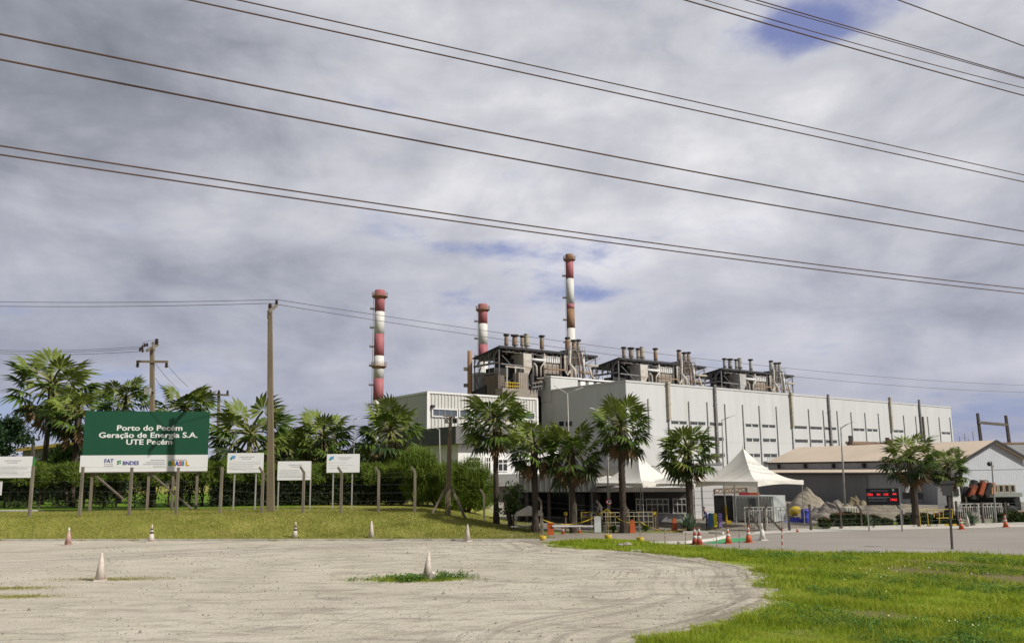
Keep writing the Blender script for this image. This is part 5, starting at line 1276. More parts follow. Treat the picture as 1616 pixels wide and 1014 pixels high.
for lab, (x0, y0), (mx, my), (x1, y1), hz_, r in (
        ('upper cable of the pair crossing from the top left', (375, 0), (808, 101.5), (1616, 276), 21, .030),
        ('lower cable of the pair crossing from the top left', (298, 0), (808, 117), (1616, 287), 20.4, .033),
        ('upper of the two widely spaced cables at the middle', (0, 54), (808, 217), (1616, 365), 18.5, .040),
        ('lower of the two widely spaced cables at the middle', (0, 94), (808, 248.5), (1616, 387), 17.5, .040),
        ('upper cable of the lowest pair above the chimneys', (0, 230), (808, 352.5), (1616, 455.5), 17, .040),
        ('lower cable of the lowest pair above the chimneys', (0, 244), (808, 362.5), (1616, 463), 16.6, .040),
        ('lowest cable of the bundle at the top right', (1080, 0), (1348, 77.5), (1616, 151), 22, .032),
        ('third cable down of the bundle at the top right', (1112, 0), (1333, 65), (1616, 139), 22.5, .022),
        ('second cable down of the bundle at the top right', (1175, 0), (1348, 48.5), (1616, 124.5), 23, .022),
        ('topmost cable of the bundle at the top right', (1193, 0), (1348, 45), (1616, 122.5), 23.2, .028),
        ('single cable in the extreme top right corner', (1417, 0), (1523, 32), (1616, 73), 24, .030)):
    a, b = atz(x0, y0, hz_), atz(x1, y1, hz_)
    cable(lab, a, b, sagfit(a, b, mx, my), r * .85, 'overhead power cables', ext=(-.8, 1.8) if x0 < 1000 else (-1.5, 2.2))

def insul(mb, p, s=1.0):
    mb.lathe([(.05 * s, 0), (.13 * s, .04 * s), (.07 * s, .10 * s), (.15 * s, .16 * s), (.08 * s, .22 * s), (.12 * s, .30 * s), (.05 * s, .38 * s)], p, 10)
# tall concrete pole
Dp = 60.0; bp_ = at(427.5, 809, Dp); tp = at(426.5, 480, Dp); zz_ = zg(bp_.x, Dp)
pole = thing('utility_pole', 'tall bare concrete utility pole between the white boards, with a small slanted crossarm', 'utility pole', (bp_.x, Dp, zz_), 'utility poles')
mb = MB(); mb.hexa([(bp_.x - .26, Dp - .2, zz_ - .3), (bp_.x + .26, Dp - .2, zz_ - .3), (bp_.x + .26, Dp + .2, zz_ - .3), (bp_.x - .26, Dp + .2, zz_ - .3), (tp.x - .13, Dp - .1, tp.z), (tp.x + .13, Dp - .1, tp.z), (tp.x + .13, Dp + .1, tp.z), (tp.x - .13, Dp + .1, tp.z)])
shaft = mb.build('shaft', m_pole, pole)
mb = MB(); mb.beam((bp_.x - .225, Dp - .16, zz_ + .2), (tp.x - .10, Dp - .105, tp.z - 1), .05, .05); mb.build('conduit', m_darkpost, shaft)
ca, cb = at(423.5, 492, Dp - 1.3), at(436.5, 481.5, Dp + 1.0)
mb = MB(); mb.beam(ca, cb, .16, .22); arm = mb.build('crossarm', m_conc, pole)
mb = MB(); mb.beam(ca + Vector((-.03, 0, -.5)), ca + Vector((-.03, 0, .05)), .07); mb.build('bracket', m_darkpost, pole)
i1, i2 = at(426, 484.5, Dp - .5), at(436.3, 478.5, Dp + .9)
for q in (i1, i2): mb = MB(); insul(mb, q - Vector((0, 0, .1)), 1.0); mb.build('insulator', m_insul, arm)
e1, e2 = atz(1616, 607.5, 16), atz(1616, 618.5, 15)
for lab, s_, e_, mid in (('upper thin line running right from the tall concrete pole', i2 + Vector((0, 0, .3)), e1, (976, 549.5)), ('lower thin line running right from the tall concrete pole', i1 + Vector((0, 0, .3)), e2, (976, 561))):
    cable(lab, s_, e_, max(0, sagfit(s_, e_, *mid)), .022, 'thin service lines', m_wire2, name='service_line', ext=(0, 1.2))
l1, l2 = at(0, 476, 66), at(0, 483, 64)
cable('upper thin line running left from the tall concrete pole', i2 + Vector((0, 0, .3)), l1, .12, .022, 'thin service lines', m_wire2, name='service_line', ext=(0, 1.3))
cable('lower thin line running left from the tall concrete pole', i1 + Vector((0, 0, .3)), l2, .12, .022, 'thin service lines', m_wire2, name='service_line', ext=(0, 1.3))

def hpole(label, xb, xt, yt, D, wb, wt, arm_y, ax0, ax1, m, top_arm=None, extra=True):
    b = at(xb, 790, D); tpt = at(xt, yt, D); z0_ = zg(b.x, D)
    t = thing('utility_pole', label, 'utility pole', (b.x, D, z0_), 'utility poles')
    MB().beam((b.x, D, z0_ - .3), tpt, wb, wb, w2=wt, h2=wt).build('shaft', m, t)
    a, c_ = at(ax0, arm_y, D - .18), at(ax1, arm_y + (.5 if top_arm else 1), D - .18)
    ar = MB().beam(a, c_, .16, .2).build('crossarm', m, t)
    k = [0.04, .96] if top_arm else [.1, .5, .92]
    for q in k:
        mb = MB(); p = a.lerp(c_, q)
        if top_arm: insul(mb, p - Vector((0, 0, .55)), 1.2)
        else: insul(mb, p + Vector((0, 0, .1)), 1.1)
        mb.build('insulator', m_insul, ar)
    return t, a, c_
t, a, c_ = hpole('concrete utility pole with a wide crossarm behind the green billboard', 241.5, 240, 548, 72, .42, .30, 570, 215.5, 265, m_pole, True)
fa, fb_ = at(232, 553, 71), at(248.5, 543.5, 74.5)
ar = MB().beam(fa, fb_, .2, .22).build('crossarm', m_conc, t)
MB().beam(fa + Vector((.5, .3, .1)), fb_ + Vector((-.6, .3, .25)), .2, .2).build('crossarm', m_conc, t)
for x, y in ((221, 552), (224.5, 549), (228, 545.5), (225, 554), (232, 545)):
    mb = MB(); insul(mb, at(x, y, 72) - Vector((0, 0, .1)), .9); mb.build('insulator', m_insul, ar)
mb = MB(); insul(mb, at(247, 541, 74) - Vector((0, 0, .15)), 1.5); mb.build('insulator', m_insul, ar)
mb = MB(); mb.tube([at(247, 536.5, 74), at(235, 537, 72), at(226, 540, 72), at(222, 551, 72)], .02, 5); mb.build('jumper_wire', m_wire2, t)
p = at(233, 617, 71.4); mb = MB(); mb.box(p, (.5, .35, .6)); mb.box(p + Vector((.35, .3, .1)), (.5, .1, .1)); mb.build('floodlight', m_galvpole, t)
for i, (y0, y1) in enumerate(((546.5, 552), (549.5, 554.5), (554, 557.5))):
    cable(('top', 'middle', 'bottom')[i] + ' thin line running left from the pole behind the billboard', at(222, y0, 72), at(0, y1, 80), .2, .02, 'thin service lines', m_wire2, name='service_line', ext=(0, 1.3))
for i, ((x0, y0), (x1, y1)) in enumerate((((244, 572), (282, 615)), ((262, 573), (297, 610)), ((245, 596), (262, 618)))):
    cable(('left', 'right', 'lowest short')[i] + ' slack wire slanting down from the wide crossarm pole', at(x0, y0, 72), at(x1, y1, 76), .1, .018, 'thin service lines', m_wire2, name='service_line')
hpole('slim pole with three insulators right of the green billboard', 342, 345.5, 618, 88, .34, .24, 622, 329, 361.5, m_pole)
hpole('small distant pole between the leftmost board and palm', 52, 52, 691, 115, .4, .3, 692.5, 43.5, 63, m_darkpost)
# floodlight post with braces
Df = 58.0; b = at(708, 803, Df); tq = at(711, 657, Df); z0_ = zg(b.x, Df)
t = thing('floodlight_post', 'slim braced concrete post with two floodlights at the end of the grassy bank', 'light post', (b.x, Df, z0_))
MB().beam((b.x, Df, z0_ - .3), tq, .26, .26, w2=.20, h2=.20).build('post', m_pole, t)
MB().beam((b.x - .22, Df - .05, z0_ - .3), at(707.5, 690, Df - .05), .09, .09).build('conduit', m_wood, t)
for x0, y0, x1, y1 in ((680, 803, 705, 766), (737, 803, 711, 766)):
    p = at(x0, y0, Df); MB().beam((p.x, Df, zg(p.x, Df) - .2), at(x1, y1, Df + .1), .16).build('brace', m_conc, t)
MB().beam(at(699, 656, Df - .14), at(718, 657.5, Df - .14), .08).build('crossarm', m_rustpipe, t)
for x, y, tl in ((705, 664, -.5), (717.5, 664, .6)):
    p = at(x, y, Df - .14); mb = MB(); mb.box(p, (.30, .16, .32), tl); mb.beam(p, p + Vector((0, 0, .32)), .04); mb.build('floodlight', m_dark if tl > 0 else m_galvpole, t)

def lamp(label, xb, yb, xt, yt, arms, D, r=.075, yellow=None, zb=None):
    b = at(xb, yb, D); tq = at(xt, yt, D); z0_ = zg(b.x, D) if zb is None else zb
    t = thing('street_lamp', label, 'street lamp', (b.x, D, z0_), 'street lamps')
    MB().tube([(b.x, D, z0_ - .1), (b.x * .4 + tq.x * .6, D, (z0_ * .4 + tq.z * .6)), tq], [r * 1.35, r, r * .75], 8).build('pole', m_galvpole, t, True)
    if yellow:
        h = yellow; mb = MB(); mb.tube([(b.x, D, z0_), b.lerp(tq, 0).xy.to_3d() + Vector((0, 0, z0_ + h))], r * 1.75, 10); mb.build('yellow_sleeve', m_yel, t)
    for (x1, y1), (x2, y2) in arms:
        p1, p2 = at(x1, y1, D - .1), at(x2, y2, D - .2)
        MB().tube([tq - Vector((0, 0, .05)), p1], r * .6, 6).build('arm', m_galvpole, t)
        d = (p2 - p1); mb = MB(); mb.beam(p1, p2, .10, .06, w2=.14, h2=.05); mb.build('lamp_head', m_white, t)
    return t
lamp('twin-armed street lamp before the shaded hall end', 901, 840, 895.5, 620, (((882, 613), (875, 608)), ((908, 615), (920, 611))), 55, .062)
lamp('single-arm street lamp carrying the speed sign', 960.5, 835, 958, 650, (((945, 647), (931, 643)),), 57, .06, 1.25)
lamp('street lamp with arm to the right, beside the dark downpipe of the hall', 1142.5, 790, 1139.5, 662, (((1150, 658), (1160, 655)),), 78, .075)
lamp('street lamp with a yellow base, standing before the dark lean-to', 1333.5, 806, 1327, 674, (((1337, 669), (1346.5, 665.5)),), 63, .07, 1.1)
lamp('small street lamp above the hedge before the charcoal parapet', 695, 760, 693.5, 677, (((687, 674), (682, 672.5)),), 83, .07)
lamp('thin lamp post between two palms behind the rightmost board', 559, 760, 558.5, 661, (((563, 659.5), (567, 661)),), 84, .06)
# ================================================================== entrance yard
def base_d(px, py):
    p = G(px, py); return p
# ---- dark portal canopy left, gatehouse right
cp_ = thing('entrance_canopy', 'wide grey ribbed entrance canopy over a dark vehicle passage, behind three palms', 'canopy', at(880, 776, 62).xy.to_3d())
a, b = at(819, 776, 63.5), at(941, 776, 61.5); fc_ = Frame(a, b)
if (CAM - fc_.a).dot(fc_.n) < 0: fc_ = Frame(a, b, True)
zb_ = a.z * .5 + b.z * .5; zt0 = fc_.hit(845, 751)[1]; zt1 = fc_.hit(938, 747)[1]; zl0 = fc_.hit(819, 757)[1]
u1 = fc_.hit(846, 752)[0]
mb = MB(); mb.hexa([fc_.p(0, -.3, zb_), fc_.p(fc_.L, -.3, zb_), fc_.p(fc_.L, 0, zb_), fc_.p(0, 0, zb_), fc_.p(0, -.3, zt0), fc_.p(fc_.L, -.3, zt1), fc_.p(fc_.L, 0, zt1), fc_.p(0, 0, zt0)])
fas = mb.build('fascia', m_fascia, cp_)
mb = MB(); fc_.corr(mb, .1, fc_.L - .1, zb_ + .05, zt0 - .08, .42, .012, o=.005); mb.build('ribs', m_fascia, fas)
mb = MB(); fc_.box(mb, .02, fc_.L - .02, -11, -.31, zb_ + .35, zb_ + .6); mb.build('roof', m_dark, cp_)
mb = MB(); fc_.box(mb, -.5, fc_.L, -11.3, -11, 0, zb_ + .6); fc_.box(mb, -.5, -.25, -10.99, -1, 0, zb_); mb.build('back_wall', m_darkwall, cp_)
for u in (.4, fc_.L * .36, fc_.L * .68, fc_.L - .3):
    mb = MB(); fc_.box(mb, u - .12, u + .12, -.9, -.66, 0, zb_ + .34); mb.build('column', m_darkpost, cp_)
mb = MB()
for u in (1.6, 3.0, 4.4): fc_.box(mb, u, u + 1.0, -10.98, -10.9, 0, 1.9)
mb.build('panel', m_trimgrey, cp_)
gh = thing('gatehouse', 'single storey grey gatehouse with a white fascia and white framed windows, under the tents', 'gatehouse', at(1015, 800, 63.5).xy.to_3d())
a, b = at(943, 775, 64), at(1086, 775, 62.5); fgh = Frame(a, b)
if (CAM - fgh.a).dot(fgh.n) < 0: fgh = Frame(a, b, True)
zf0 = fgh.hit(1015, 775.5)[1]; zf1 = zf0 + .32
mb = MB(); fgh.box(mb, 0, fgh.L, -6, .25, zf0, zf1); mb.build('fascia', m_white, gh)
ux = fgh.hit(1003, 800)[0]
zs0 = fgh.hit(1040, 809)[1]
mb = MB(); fgh.box(mb, ux, fgh.L - .05, -5.8, -.6, zs0 - .02, zf0 - .01); fgh.box(mb, .05, ux - .01, -5.8, -4.2, 0, zf0 - .01); mb.build('shaded_wall', m_darkwall, gh)  # shade under the tents painted in as a dark wall colour
mb = MB(); fgh.box(mb, ux - .02, fgh.L - .03, -5.8, -.55, 0, zs0 - .03); mb.build('lower_wall', mat('gatehouse_base', (.42, .43, .45), .8, .08, 1), gh)
for x0, x1, n in ((1004, 1015.5, 2), (1020, 1055.5, 4), (1062, 1083.5, 3)):
    ua, zt = fgh.hit(x0, 787.5, -.55); ub, zz_ = fgh.hit(x1, 808, -.55); mb = MB()
    o0, o1 = -.59, -.42
    fgh.box(mb, ua - .07, ub + .07, o0, o1, zz_ - .1, zz_); fgh.box(mb, ua - .07, ub + .07, o0, o1, zt, zt + .07); zm__ = zz_ + (zt - zz_) * .58; fgh.box(mb, ua, ub, o0, o1, zm__, zm__ + .08)
    for k in range(n + 1): q = ua + (ub - ua) * k / n; fgh.box(mb, q - .03, q + .03, o0 + .005, o1 - .005, zz_ + .001, zt - .001)
    wn = mb.build('window', m_white, gh); mb = MB(); fgh.box(mb, ua, ub, -.6, -.56, zz_ + .002, zt - .002); mb.build('pane', m_glass, wn)
an = thing('white_annex', 'white block annex beside the gatehouse, behind the palm between the tents', 'building', at(1114, 790, 68).xy.to_3d())
a, b = at(1087, 765, 67), at(1141, 765, 67); fan = Frame(a, b)
if (CAM - fan.a).dot(fan.n) < 0: fan = Frame(a, b, True)
zt = fan.hit(1110, 733)[1]; mb = MB(); fan.box(mb, 0, fan.L, -7, 0, 0, zt); mb.build('wall', m_office, an)
mb = MB(); fan.box(mb, -.05, fan.L + .05, -7.05, .06, zt + .002, zt + .14); mb.build('coping', m_trimgrey, an)
mb = MB(); 
for k in range(1, 8): fan.box(mb, .02, fan.L - .02, .003, .009, zt * k / 8, zt * k / 8 + .025)
u = fan.hit(1109, 800)[0]; fan.box(mb, u, u + .06, .003, .05, 0, zt - .1); mb.build('wall_joint', m_trimgrey, an)
lo_ = thing('low_grey_office', 'low grey office with a tan roof edge seen between palm trunk and tent', 'building', at(965, 745, 84).xy.to_3d())
a, b = at(940, 747, 84), at(1062, 747, 80); flo = Frame(a, b)
if (CAM - flo.a).dot(flo.n) < 0: flo = Frame(a, b, True)
zt = flo.hit(970, 735.5)[1]; mb = MB(); flo.box(mb, 0, flo.L, -5, 0, 0, zt); mb.build('wall', mat('office_grey', (.34, .345, .35), .7, .08, .8), lo_)
zt2 = flo.hit(970, 747.5, 1.2)[1]; mb = MB(); flo.box(mb, -.2, flo.L, .02, 1.2, zt2 - .3, zt2); mb.build('roof_edge', m_roofbeige, lo_)

# ---- tents
def tent(label, fpx, fpy, D, s, peak_z, eave_z, ang=R(40.5), sharp=2.0, N=26, val=.32):
    f = at(fpx, fpy, D); r_ = Vector((math.cos(ang), math.sin(ang), 0)); l_ = Vector((-math.sin(ang), math.cos(ang), 0))
    c = Vector((f.x, D, 0)) + (r_ + l_) * (s / 2)
    t = thing('white_tent' if peak_z - eave_z > 1 else 'low_tent', label, 'tent', c, 'white fabric tents')
    mb = MB(); M_ = 14; q4 = [(-1, -1), (1, -1), (1, 1), (-1, 1)]
    for k in range(4):
        (ua, va), (ub, vb) = q4[k], q4[(k + 1) % 4]; vs = []; fs = []
        for i in range(N + 1):
            d = i / N
            for j in range(M_ + 1):
                e = j / M_; u, v = d * (ua + (ub - ua) * e), d * (va + (vb - va) * e)
                h = (1 - d) ** sharp * (peak_z - eave_z) - .10 * math.sin(math.pi * e) * math.sin(math.pi * d * .9)
                vs.append(c + r_ * (u * s / 2) + l_ * (v * s / 2) + Vector((0, 0, eave_z + h)))
        W_ = M_ + 1
        fs = [(i * W_ + j, (i + 1) * W_ + j, (i + 1) * W_ + j + 1, i * W_ + j + 1) for i in range(N) for j in range(M_)]
        mb.add(vs, fs)
    mb.build('roof', m_tent, t, True)
    mb = MB(); cs = [c + (r_ * a_ + l_ * b_) * s / 2 for a_, b_ in ((-1, -1), (1, -1), (1, 1), (-1, 1))]
    for p, q in zip(cs, cs[1:] + cs[:1]):
        n = 12
        for k in range(n):
            t0, t1 = k / n, (k + 1) / n; dz = lambda x: val * (1 - .35 * math.sin(math.pi * x))
            mb.add([p.lerp(q, t0) + Vector((0, 0, eave_z + .01)), p.lerp(q, t1) + Vector((0, 0, eave_z + .01)), p.lerp(q, t1) + Vector((0, 0, eave_z - dz(t1))), p.lerp(q, t0) + Vector((0, 0, eave_z - dz(t0)))], [(0, 1, 2, 3)])
    mb.build('valance', m_tent, t)
    for p in cs: mb = MB(); q = p + (c - p) * .03; mb.tube([(q.x, q.y, 0), (q.x, q.y, eave_z + .02)], .035, 8); mb.build('pole', m_galvpole, t)
    if peak_z - eave_z > 1: mb = MB(); mb.tube([c + Vector((0, 0, peak_z - .12)), c + Vector((0, 0, peak_z + .18))], [.07, .03], 8); mb.build('finial', m_tent, t)
    return t
tent('tall peaked white tent right of the palms, nearest the road', 1196, 765.5, 53, 5.7, at(1183, 706.5, 57).z, at(1196, 759.5, 53).z)
tent('tall peaked white tent behind the largest palm, in front of the gatehouse', 1014, 766, 58, 5.2, at(1012, 714, 61.6).z, at(1014, 762, 58).z)
tent('small farther white tent peak showing between the two tall tents', 1047, 766, 66, 4.6, at(1047, 733, 69).z, at(1047, 752, 66).z, sharp=1.2)
tent('low flat white tent joining the two tall ones, behind the palm trunk', 1095, 766, 56.5, 5.0, at(1090, 744, 60).z, at(1095, 763, 56.5).z, sharp=1.2, val=.25)
tent('low white awning tent with its corner by the speed sign lamp', 962, 766, 62.5, 4.2, at(965, 750, 65).z, at(962, 761, 62.5).z, sharp=1.1, val=.25)
p = G(834, 838); aw = thing('garden_awning', 'low beige pyramid awning behind the shortest palm trunk', 'awning', (p.x, 55.5, 0))
zt, ze = at(833, 797, 55.5).z, at(833, 809, 55.5).z; hw_ = 21 / F * 55.5
mb = MB(); c = Vector((at(835, 800, 55.5).x, 55.5, 0)); q_ = [c + Vector((a_ * hw_, b_ * hw_, ze)) for a_, b_ in ((-1, -.9), (1, -.9), (1, .9), (-1, .9))]
mb.add(q_ + [c + Vector((0, 0, zt))] + [p_ - Vector((0, 0, .14)) for p_ in q_], [(0, 1, 4), (1, 2, 4), (2, 3, 4), (3, 0, 4), (0, 5, 6, 1), (1, 6, 7, 2), (2, 7, 8, 3), (3, 8, 5, 0)]); mb.build('canopy', mat('beige_fabric', (.68, .60, .47), .8, .05, 1), aw)
for q in q_: mb = MB(); mb.tube([(q.x * .97 + c.x * .03, q.y * .97 + c.y * .03, 0), (q.x * .97 + c.x * .03, q.y * .97 + c.y * .03, ze)], .03, 6); mb.build('pole', m_galvpole, aw)
p = at(826, 836, 54); bn = thing('bench', 'dark bench in front of the low beige awning', 'bench', (p.x, 54, 0))
MB().box((p.x, 54, .42), (1.7, .4, .06)).build('seat', m_trimgrey, bn)
for s_ in (-.7, .7): MB().box((p.x + s_, 54, .19), (.08, .34, .39)).build('leg', m_dark, bn)

# ---- fences
def bent_post(fence, px, py_top, pxb, pyb, m, side=-1, D=None, zb=None, w=.15):
    if D is None: b = G(pxb, pyb); D = b.y; z0 = 0
    else: b = at(pxb, pyb, D); z0 = zg(b.x, D)
    top = at(px, py_top, D).z; H = top - z0; k = .45 if side else 0
    mb = MB(); b = Vector((b.x, D, z0)); kn = b + Vector((0, 0, H - k * .85))
    mb.beam(b - Vector((0, 0, .3)), kn, w, w * .9, w2=w * .85, h2=w * .8)
    if side: mb.beam(kn - Vector((0, 0, .03)), kn + Vector((side * .3, .06, k * .9)), w * .8, w * .75, w2=w * .6, h2=w * .6)
    mb.build('post', m, fence); return b, kn
def wires(fence, pts_, zs, m, r=.009):
    mb = MB()
    for (b0, k0), (b1, k1) in zip(pts_[:-1], pts_[1:]):
        for q in zs: mb.tube([b0.lerp(k0, q), b1.lerp(k1, q)], r, 4, caps=False)
    mb.build('wire', m, fence)
fc1 = thing('wire_fence', 'concrete post and wire fence along the top of the grassy bank', 'fence', (-20, 59, 1.2), 'post and wire fences')
ps = []
for px, yt in ((-40, 739), (46, 735), (125, 736), (203, 737), (277, 737), (346.5, 736), (412, 737), (477, 736), (537, 737), (596, 736.5), (653.5, 736)):
    ps.append(bent_post(fc1, px, yt, px + 1, 805, m_conc, -1 if px > 380 else (0 if px < 380 else -1), D=57.8, w=.20))
wires(fc1, ps, (.12, .3, .5, .7, .88, .99), m_wire2, .006)
fc2 = thing('wire_fence', 'bent-top concrete post fence between the palms of the entrance', 'fence', (5, 53, 0), 'post and wire fences')
ps = []
for px, yt, pxb, yb, D in ((759, 772, 764, 812, 60), (805, 775, 810.5, 829, 57), (848.5, 780.5, 854.5, 841, None), (903.5, 785.5, 909.5, 839.5, None), (944, 790, 950, 838.5, None), (989, 794, 992, 838, None), (1034, 798.5, 1037.5, 837, None)):
    ps.append(bent_post(fc2, px, yt, pxb, yb, m_conc if px < 1000 else m_darkpost, -1, D=D, w=.17))
wires(fc2, ps, (.2, .5, .8, .98), m_wire2)
for (x0, y0), (x1, y1) in (((1021, 836), (1036, 818)), ((979, 838), (966, 822))):
    p = G(x0, y0); q = at(x1, y1, p.y); MB().beam(p - Vector((0, 0, .1)), q, .12).build('brace', m_conc, fc2)
fc3 = thing('wire_fence', 'dark leaning post fence along the road right of the big tent', 'fence', (30, 53, 0), 'post and wire fences')
ps = []
for px, yt, pxb, yb, sd in ((1186, 796, 1181, 837, 1), (1212, 796, 1207, 837, 1), (1241, 793, 1246, 836.5, 0), (1276, 795, 1280, 836, 0), (1321, 794, 1328, 833.5, -1), (1353, 794, 1360, 832.5, -1), (1420, 796, 1425, 830.5, -1), (1511, 790, 1512, 828, 0), (1548, 792, 1552, 827, 0), (1588, 792, 1589, 826, 0), (1650, 790, 1652, 824, 0)):
    ps.append(bent_post(fc3, px, yt, pxb, yb, m_darkpost, sd, w=.14))
wires(fc3, ps[2:], (.25, .5, .75, .95), m_wire2)
for (x0, y0), (x1, y1) in (((1203, 837), (1184, 812)), ((1236, 837), (1211, 813)), ((1307, 833), (1320, 818)), ((1577, 827), (1588, 810))):
    p = G(x0, y0); q = at(x1, y1, p.y); MB().beam(p - Vector((0, 0, .1)), q, .11).build('brace', m_darkpost, fc3)
def gate(label, x0, y0, x1, y1, yt, pitch, m, top2=True):
    a, b = G(x0, y0), G(x1, y1); fr = Frame(a, b)
    if (CAM - fr.a).dot(fr.n) < 0: fr = Frame(a, b, True)
    zt = fr.hit((x0 + x1) / 2, yt)[1]; t = thing('picket_gate', label, 'gate', a, 'white picket gates')
    mb = MB(); z2 = zt - .22
    fr.box(mb, 0, fr.L, -.03, .03, zt - .06, zt); fr.box(mb, 0, fr.L, -.03, .03, z2 - .05, z2); fr.box(mb, 0, fr.L, -.03, .03, .1, .16)
    for u in (0, fr.L * .5, fr.L - .06): fr.box(mb, u, u + .06, -.027, .027, 0, zt - .061)
    mb.build('frame', m, t); mb = MB(); n = int(fr.L / pitch)
    for k in range(1, n):
        u = fr.L * k / n; fr.box(mb, u - .018, u + .018, -.02, .02, .161, z2 - .051)
        if k % 2 == 0: fr.box(mb, u - .03, u + .03, -.02, .02, z2 + .001, zt - .061)
    p_ = mb.build('pickets', m, t); return t
m_gate = mat('gate_white', (.44, .43, .40), .5, .1, 3)
gate('white picket gate below the big tent, flanked by bent dark posts', 1176, 836.5, 1245, 836, 799, .15, m_gate)
gate('white picket gate in front of the crane truck', 1507, 827, 1584, 825.5, 793.5, .16, m_gate)
gr_ = thing('tube_railing', 'pale yellow tubular railing before the gatehouse windows', 'railing', G(980, 838))
a, b = G(934, 839.5), G(1031, 838); fr = Frame(a, b)
if (CAM - fr.a).dot(fr.n) < 0: fr = Frame(a, b, True)
zt = fr.hit(980, 808)[1]; mb = MB()
for zz_ in (zt, zt - .26, .62): mb.tube([fr.p(0, 0, zz_), fr.p(fr.L, 0, zz_)], .030, 6)
mb.build('rail', mat('pale_yellow_tube', (.36, .32, .20), .5, .12, 3), gr_)
for k in range(14): mb = MB(); u = fr.L * k / 13; mb.tube([fr.p(u, 0, 0), fr.p(u, 0, zt)], .024, 6); mb.build('upright', mat('pale_yellow_tube', '#fff'), gr_)
# guard rails, yellow, by the right palms
yr = thing('yellow_railing', 'yellow tubular guard rail behind the clipped bushes below the right palms', 'railing', G(1475, 829))
D = 55.5; mb = MB()
P_ = lambda x, y: at(x, y, D)
for (a, b) in (((1450, 803.5), (1503, 803)), ((1478, 817), (1503, 816.5)), ((1482.5, 804), (1482.5, 828)), ((1503, 803), (1503, 817)), ((1488.5, 804), (1488.5, 817)), ((1474, 804), (1474, 816))): mb.tube([P_(*a), P_(*b)], .03, 6)
mb.build('rail', m_yel, yr)
mb = MB()
for x in (1450.5, 1463): q = P_(x, 803.5); mb.tube([(q.x, D, 0), q], .03, 6)
mb.build('upright', m_yel, yr)

# ---- cones
def cone(label, px, yb, yt, kind, tilt=0.0, rz=0.0):
    p = G(px, yb); H = (yb - yt) / F * p.y * 1.0; zz_ = .0
    t = thing('traffic_cone', label, 'traffic cone', (p.x, p.y, zz_), 'traffic cones', rz)
    rb, rt = H * .175, H * .03
    body = {'pale': m_conepale, 'pink': m_conepink, 'white': m_conewhite, 'banded': m_conepale, 'redwhite': m_conered, 'orange': m_orange}[kind]
    base = {'pale': m_conepale, 'pink': m_conepink, 'white': m_conewhite, 'banded': m_conepale, 'redwhite': m_conered, 'orange': m_orange}[kind]
    mb = MB(); mb.box((0, 0, H * .02), (rb * 2.5, rb * 2.5, H * .04)); mb.box((0, 0, H * .05), (rb * 2.1, rb * 2.1, H * .02)); mb.build('base', base, t, local=True)
    seg = {'pale': [(0, 1, body)], 'pink': [(0, .76, body), (.76, 1, m_conewhite)], 'white': [(0, 1, body)], 'banded': [(0, .45, body), (.45, .55, m_black), (.55, .66, body), (.66, .74, m_black), (.74, 1, body)],
           'redwhite': [(0, .30, m_conered), (.30, .50, m_conewhite), (.50, .70, m_conered), (.70, .88, m_conewhite), (.88, 1, m_conered)],
           'orange': [(0, .42, m_orange), (.42, .58, m_conewhite), (.58, .72, m_orange), (.72, .86, m_conewhite), (.86, 1, m_orange)]}[kind]
    if kind == 'white': seg = [(0, .62, m_conewhite), (.62, .68, m_conepale), (.68, 1, m_conewhite)]
    r = lambda q: rb + (rt - rb) * q
    for k, (q0, q1, mm) in enumerate(seg):
        z0_, z1_ = H * (.06 + .94 * q0), H * (.06 + .94 * q1)
        MB().lathe([(r(q0) + (.001 if k else .012), z0_), (r(q1) + .001, z1_)], (0, 0, 0), 16).build('sleeve', mm, t, True, local=True)
    t.rotation_euler = (tilt, tilt * .6, rz)
    return t
cone('faded pink cone with a white tip at the left end of the lot', 107, 859.5, 833, 'pink', .03, .3)
cone('pale cone with dark bands, second from the left at the foot of the bank', 238.5, 855, 828, 'banded', 0, .2)
cone('pale black-banded cone on the lot edge below the low plain board', 465, 849.5, 824, 'banded', .05, .5)
cone('plain pale cone on the lot edge below the leftmost chimney', 586, 849.5, 822.5, 'pale', 0, .1)
cone('plain pale cone at the right end of the lot, below the bank end', 737.5, 853.5, 827.5, 'pale', .02, .8)
cone('large pale cone standing in dry grass in the left foreground', 158, 916, 874, 'pale', 0, .35)
cone('worn cone with broken base in the green weeds mid lot', 674, 914, 872.5, 'pale', .05, .9)
p = G(683, 914); tb_ = MB(); tb_.prism([(0, 0, .0), (.30, .05, .02), (.36, .02, .2), (.2, 0, .3), (.08, .02, .12)], (0.05, .22, .02)); t = tb_.build('rubble_chunk', m_conepale, loc=None); t.location = (p.x - .22, p.y - .25, 0); tag(t, 'broken chunk of cone base leaning by the cone in the weeds', 'rubble')
cone('red and white cone, left of the leftmost pair by the white kerb', 1097, 858.5, 833, 'redwhite', 0, .2)
cone('red and white cone, right of the leftmost pair by the white kerb', 1104, 859.5, 832.5, 'redwhite', 0, .5)
cone('orange and white cone on the left edge of the green road paint', 1149.5, 857, 832, 'orange', 0, .2)
cone('orange and white cone on the right edge of the green road paint', 1181.5, 855.5, 829.5, 'orange', .02, .6)
cone('stout all white cone on the road in front of the white picket gate', 1203.5, 852, 826, 'white', 0, .3)
cone('worn white and orange cone left of the right-hand gate, nearer the camera', 1517.5, 834.8, 815.5, 'orange', 0, .2)
cone('faded cone behind another at the yellow and black kerb', 1528, 830.5, 813.5, 'pale', 0, .4)
cone('worn cone on the road near the right edge before the gate brace', 1587.5, 831.5, 812, 'orange', 0, .1)
cone('small red cone under the white barrier boom', 888.5, 842, 828, 'redwhite', 0, .2)
cone('small orange cone between the palm trunk and the pale info panel', 914.5, 840.5, 828, 'orange', 0, .2)
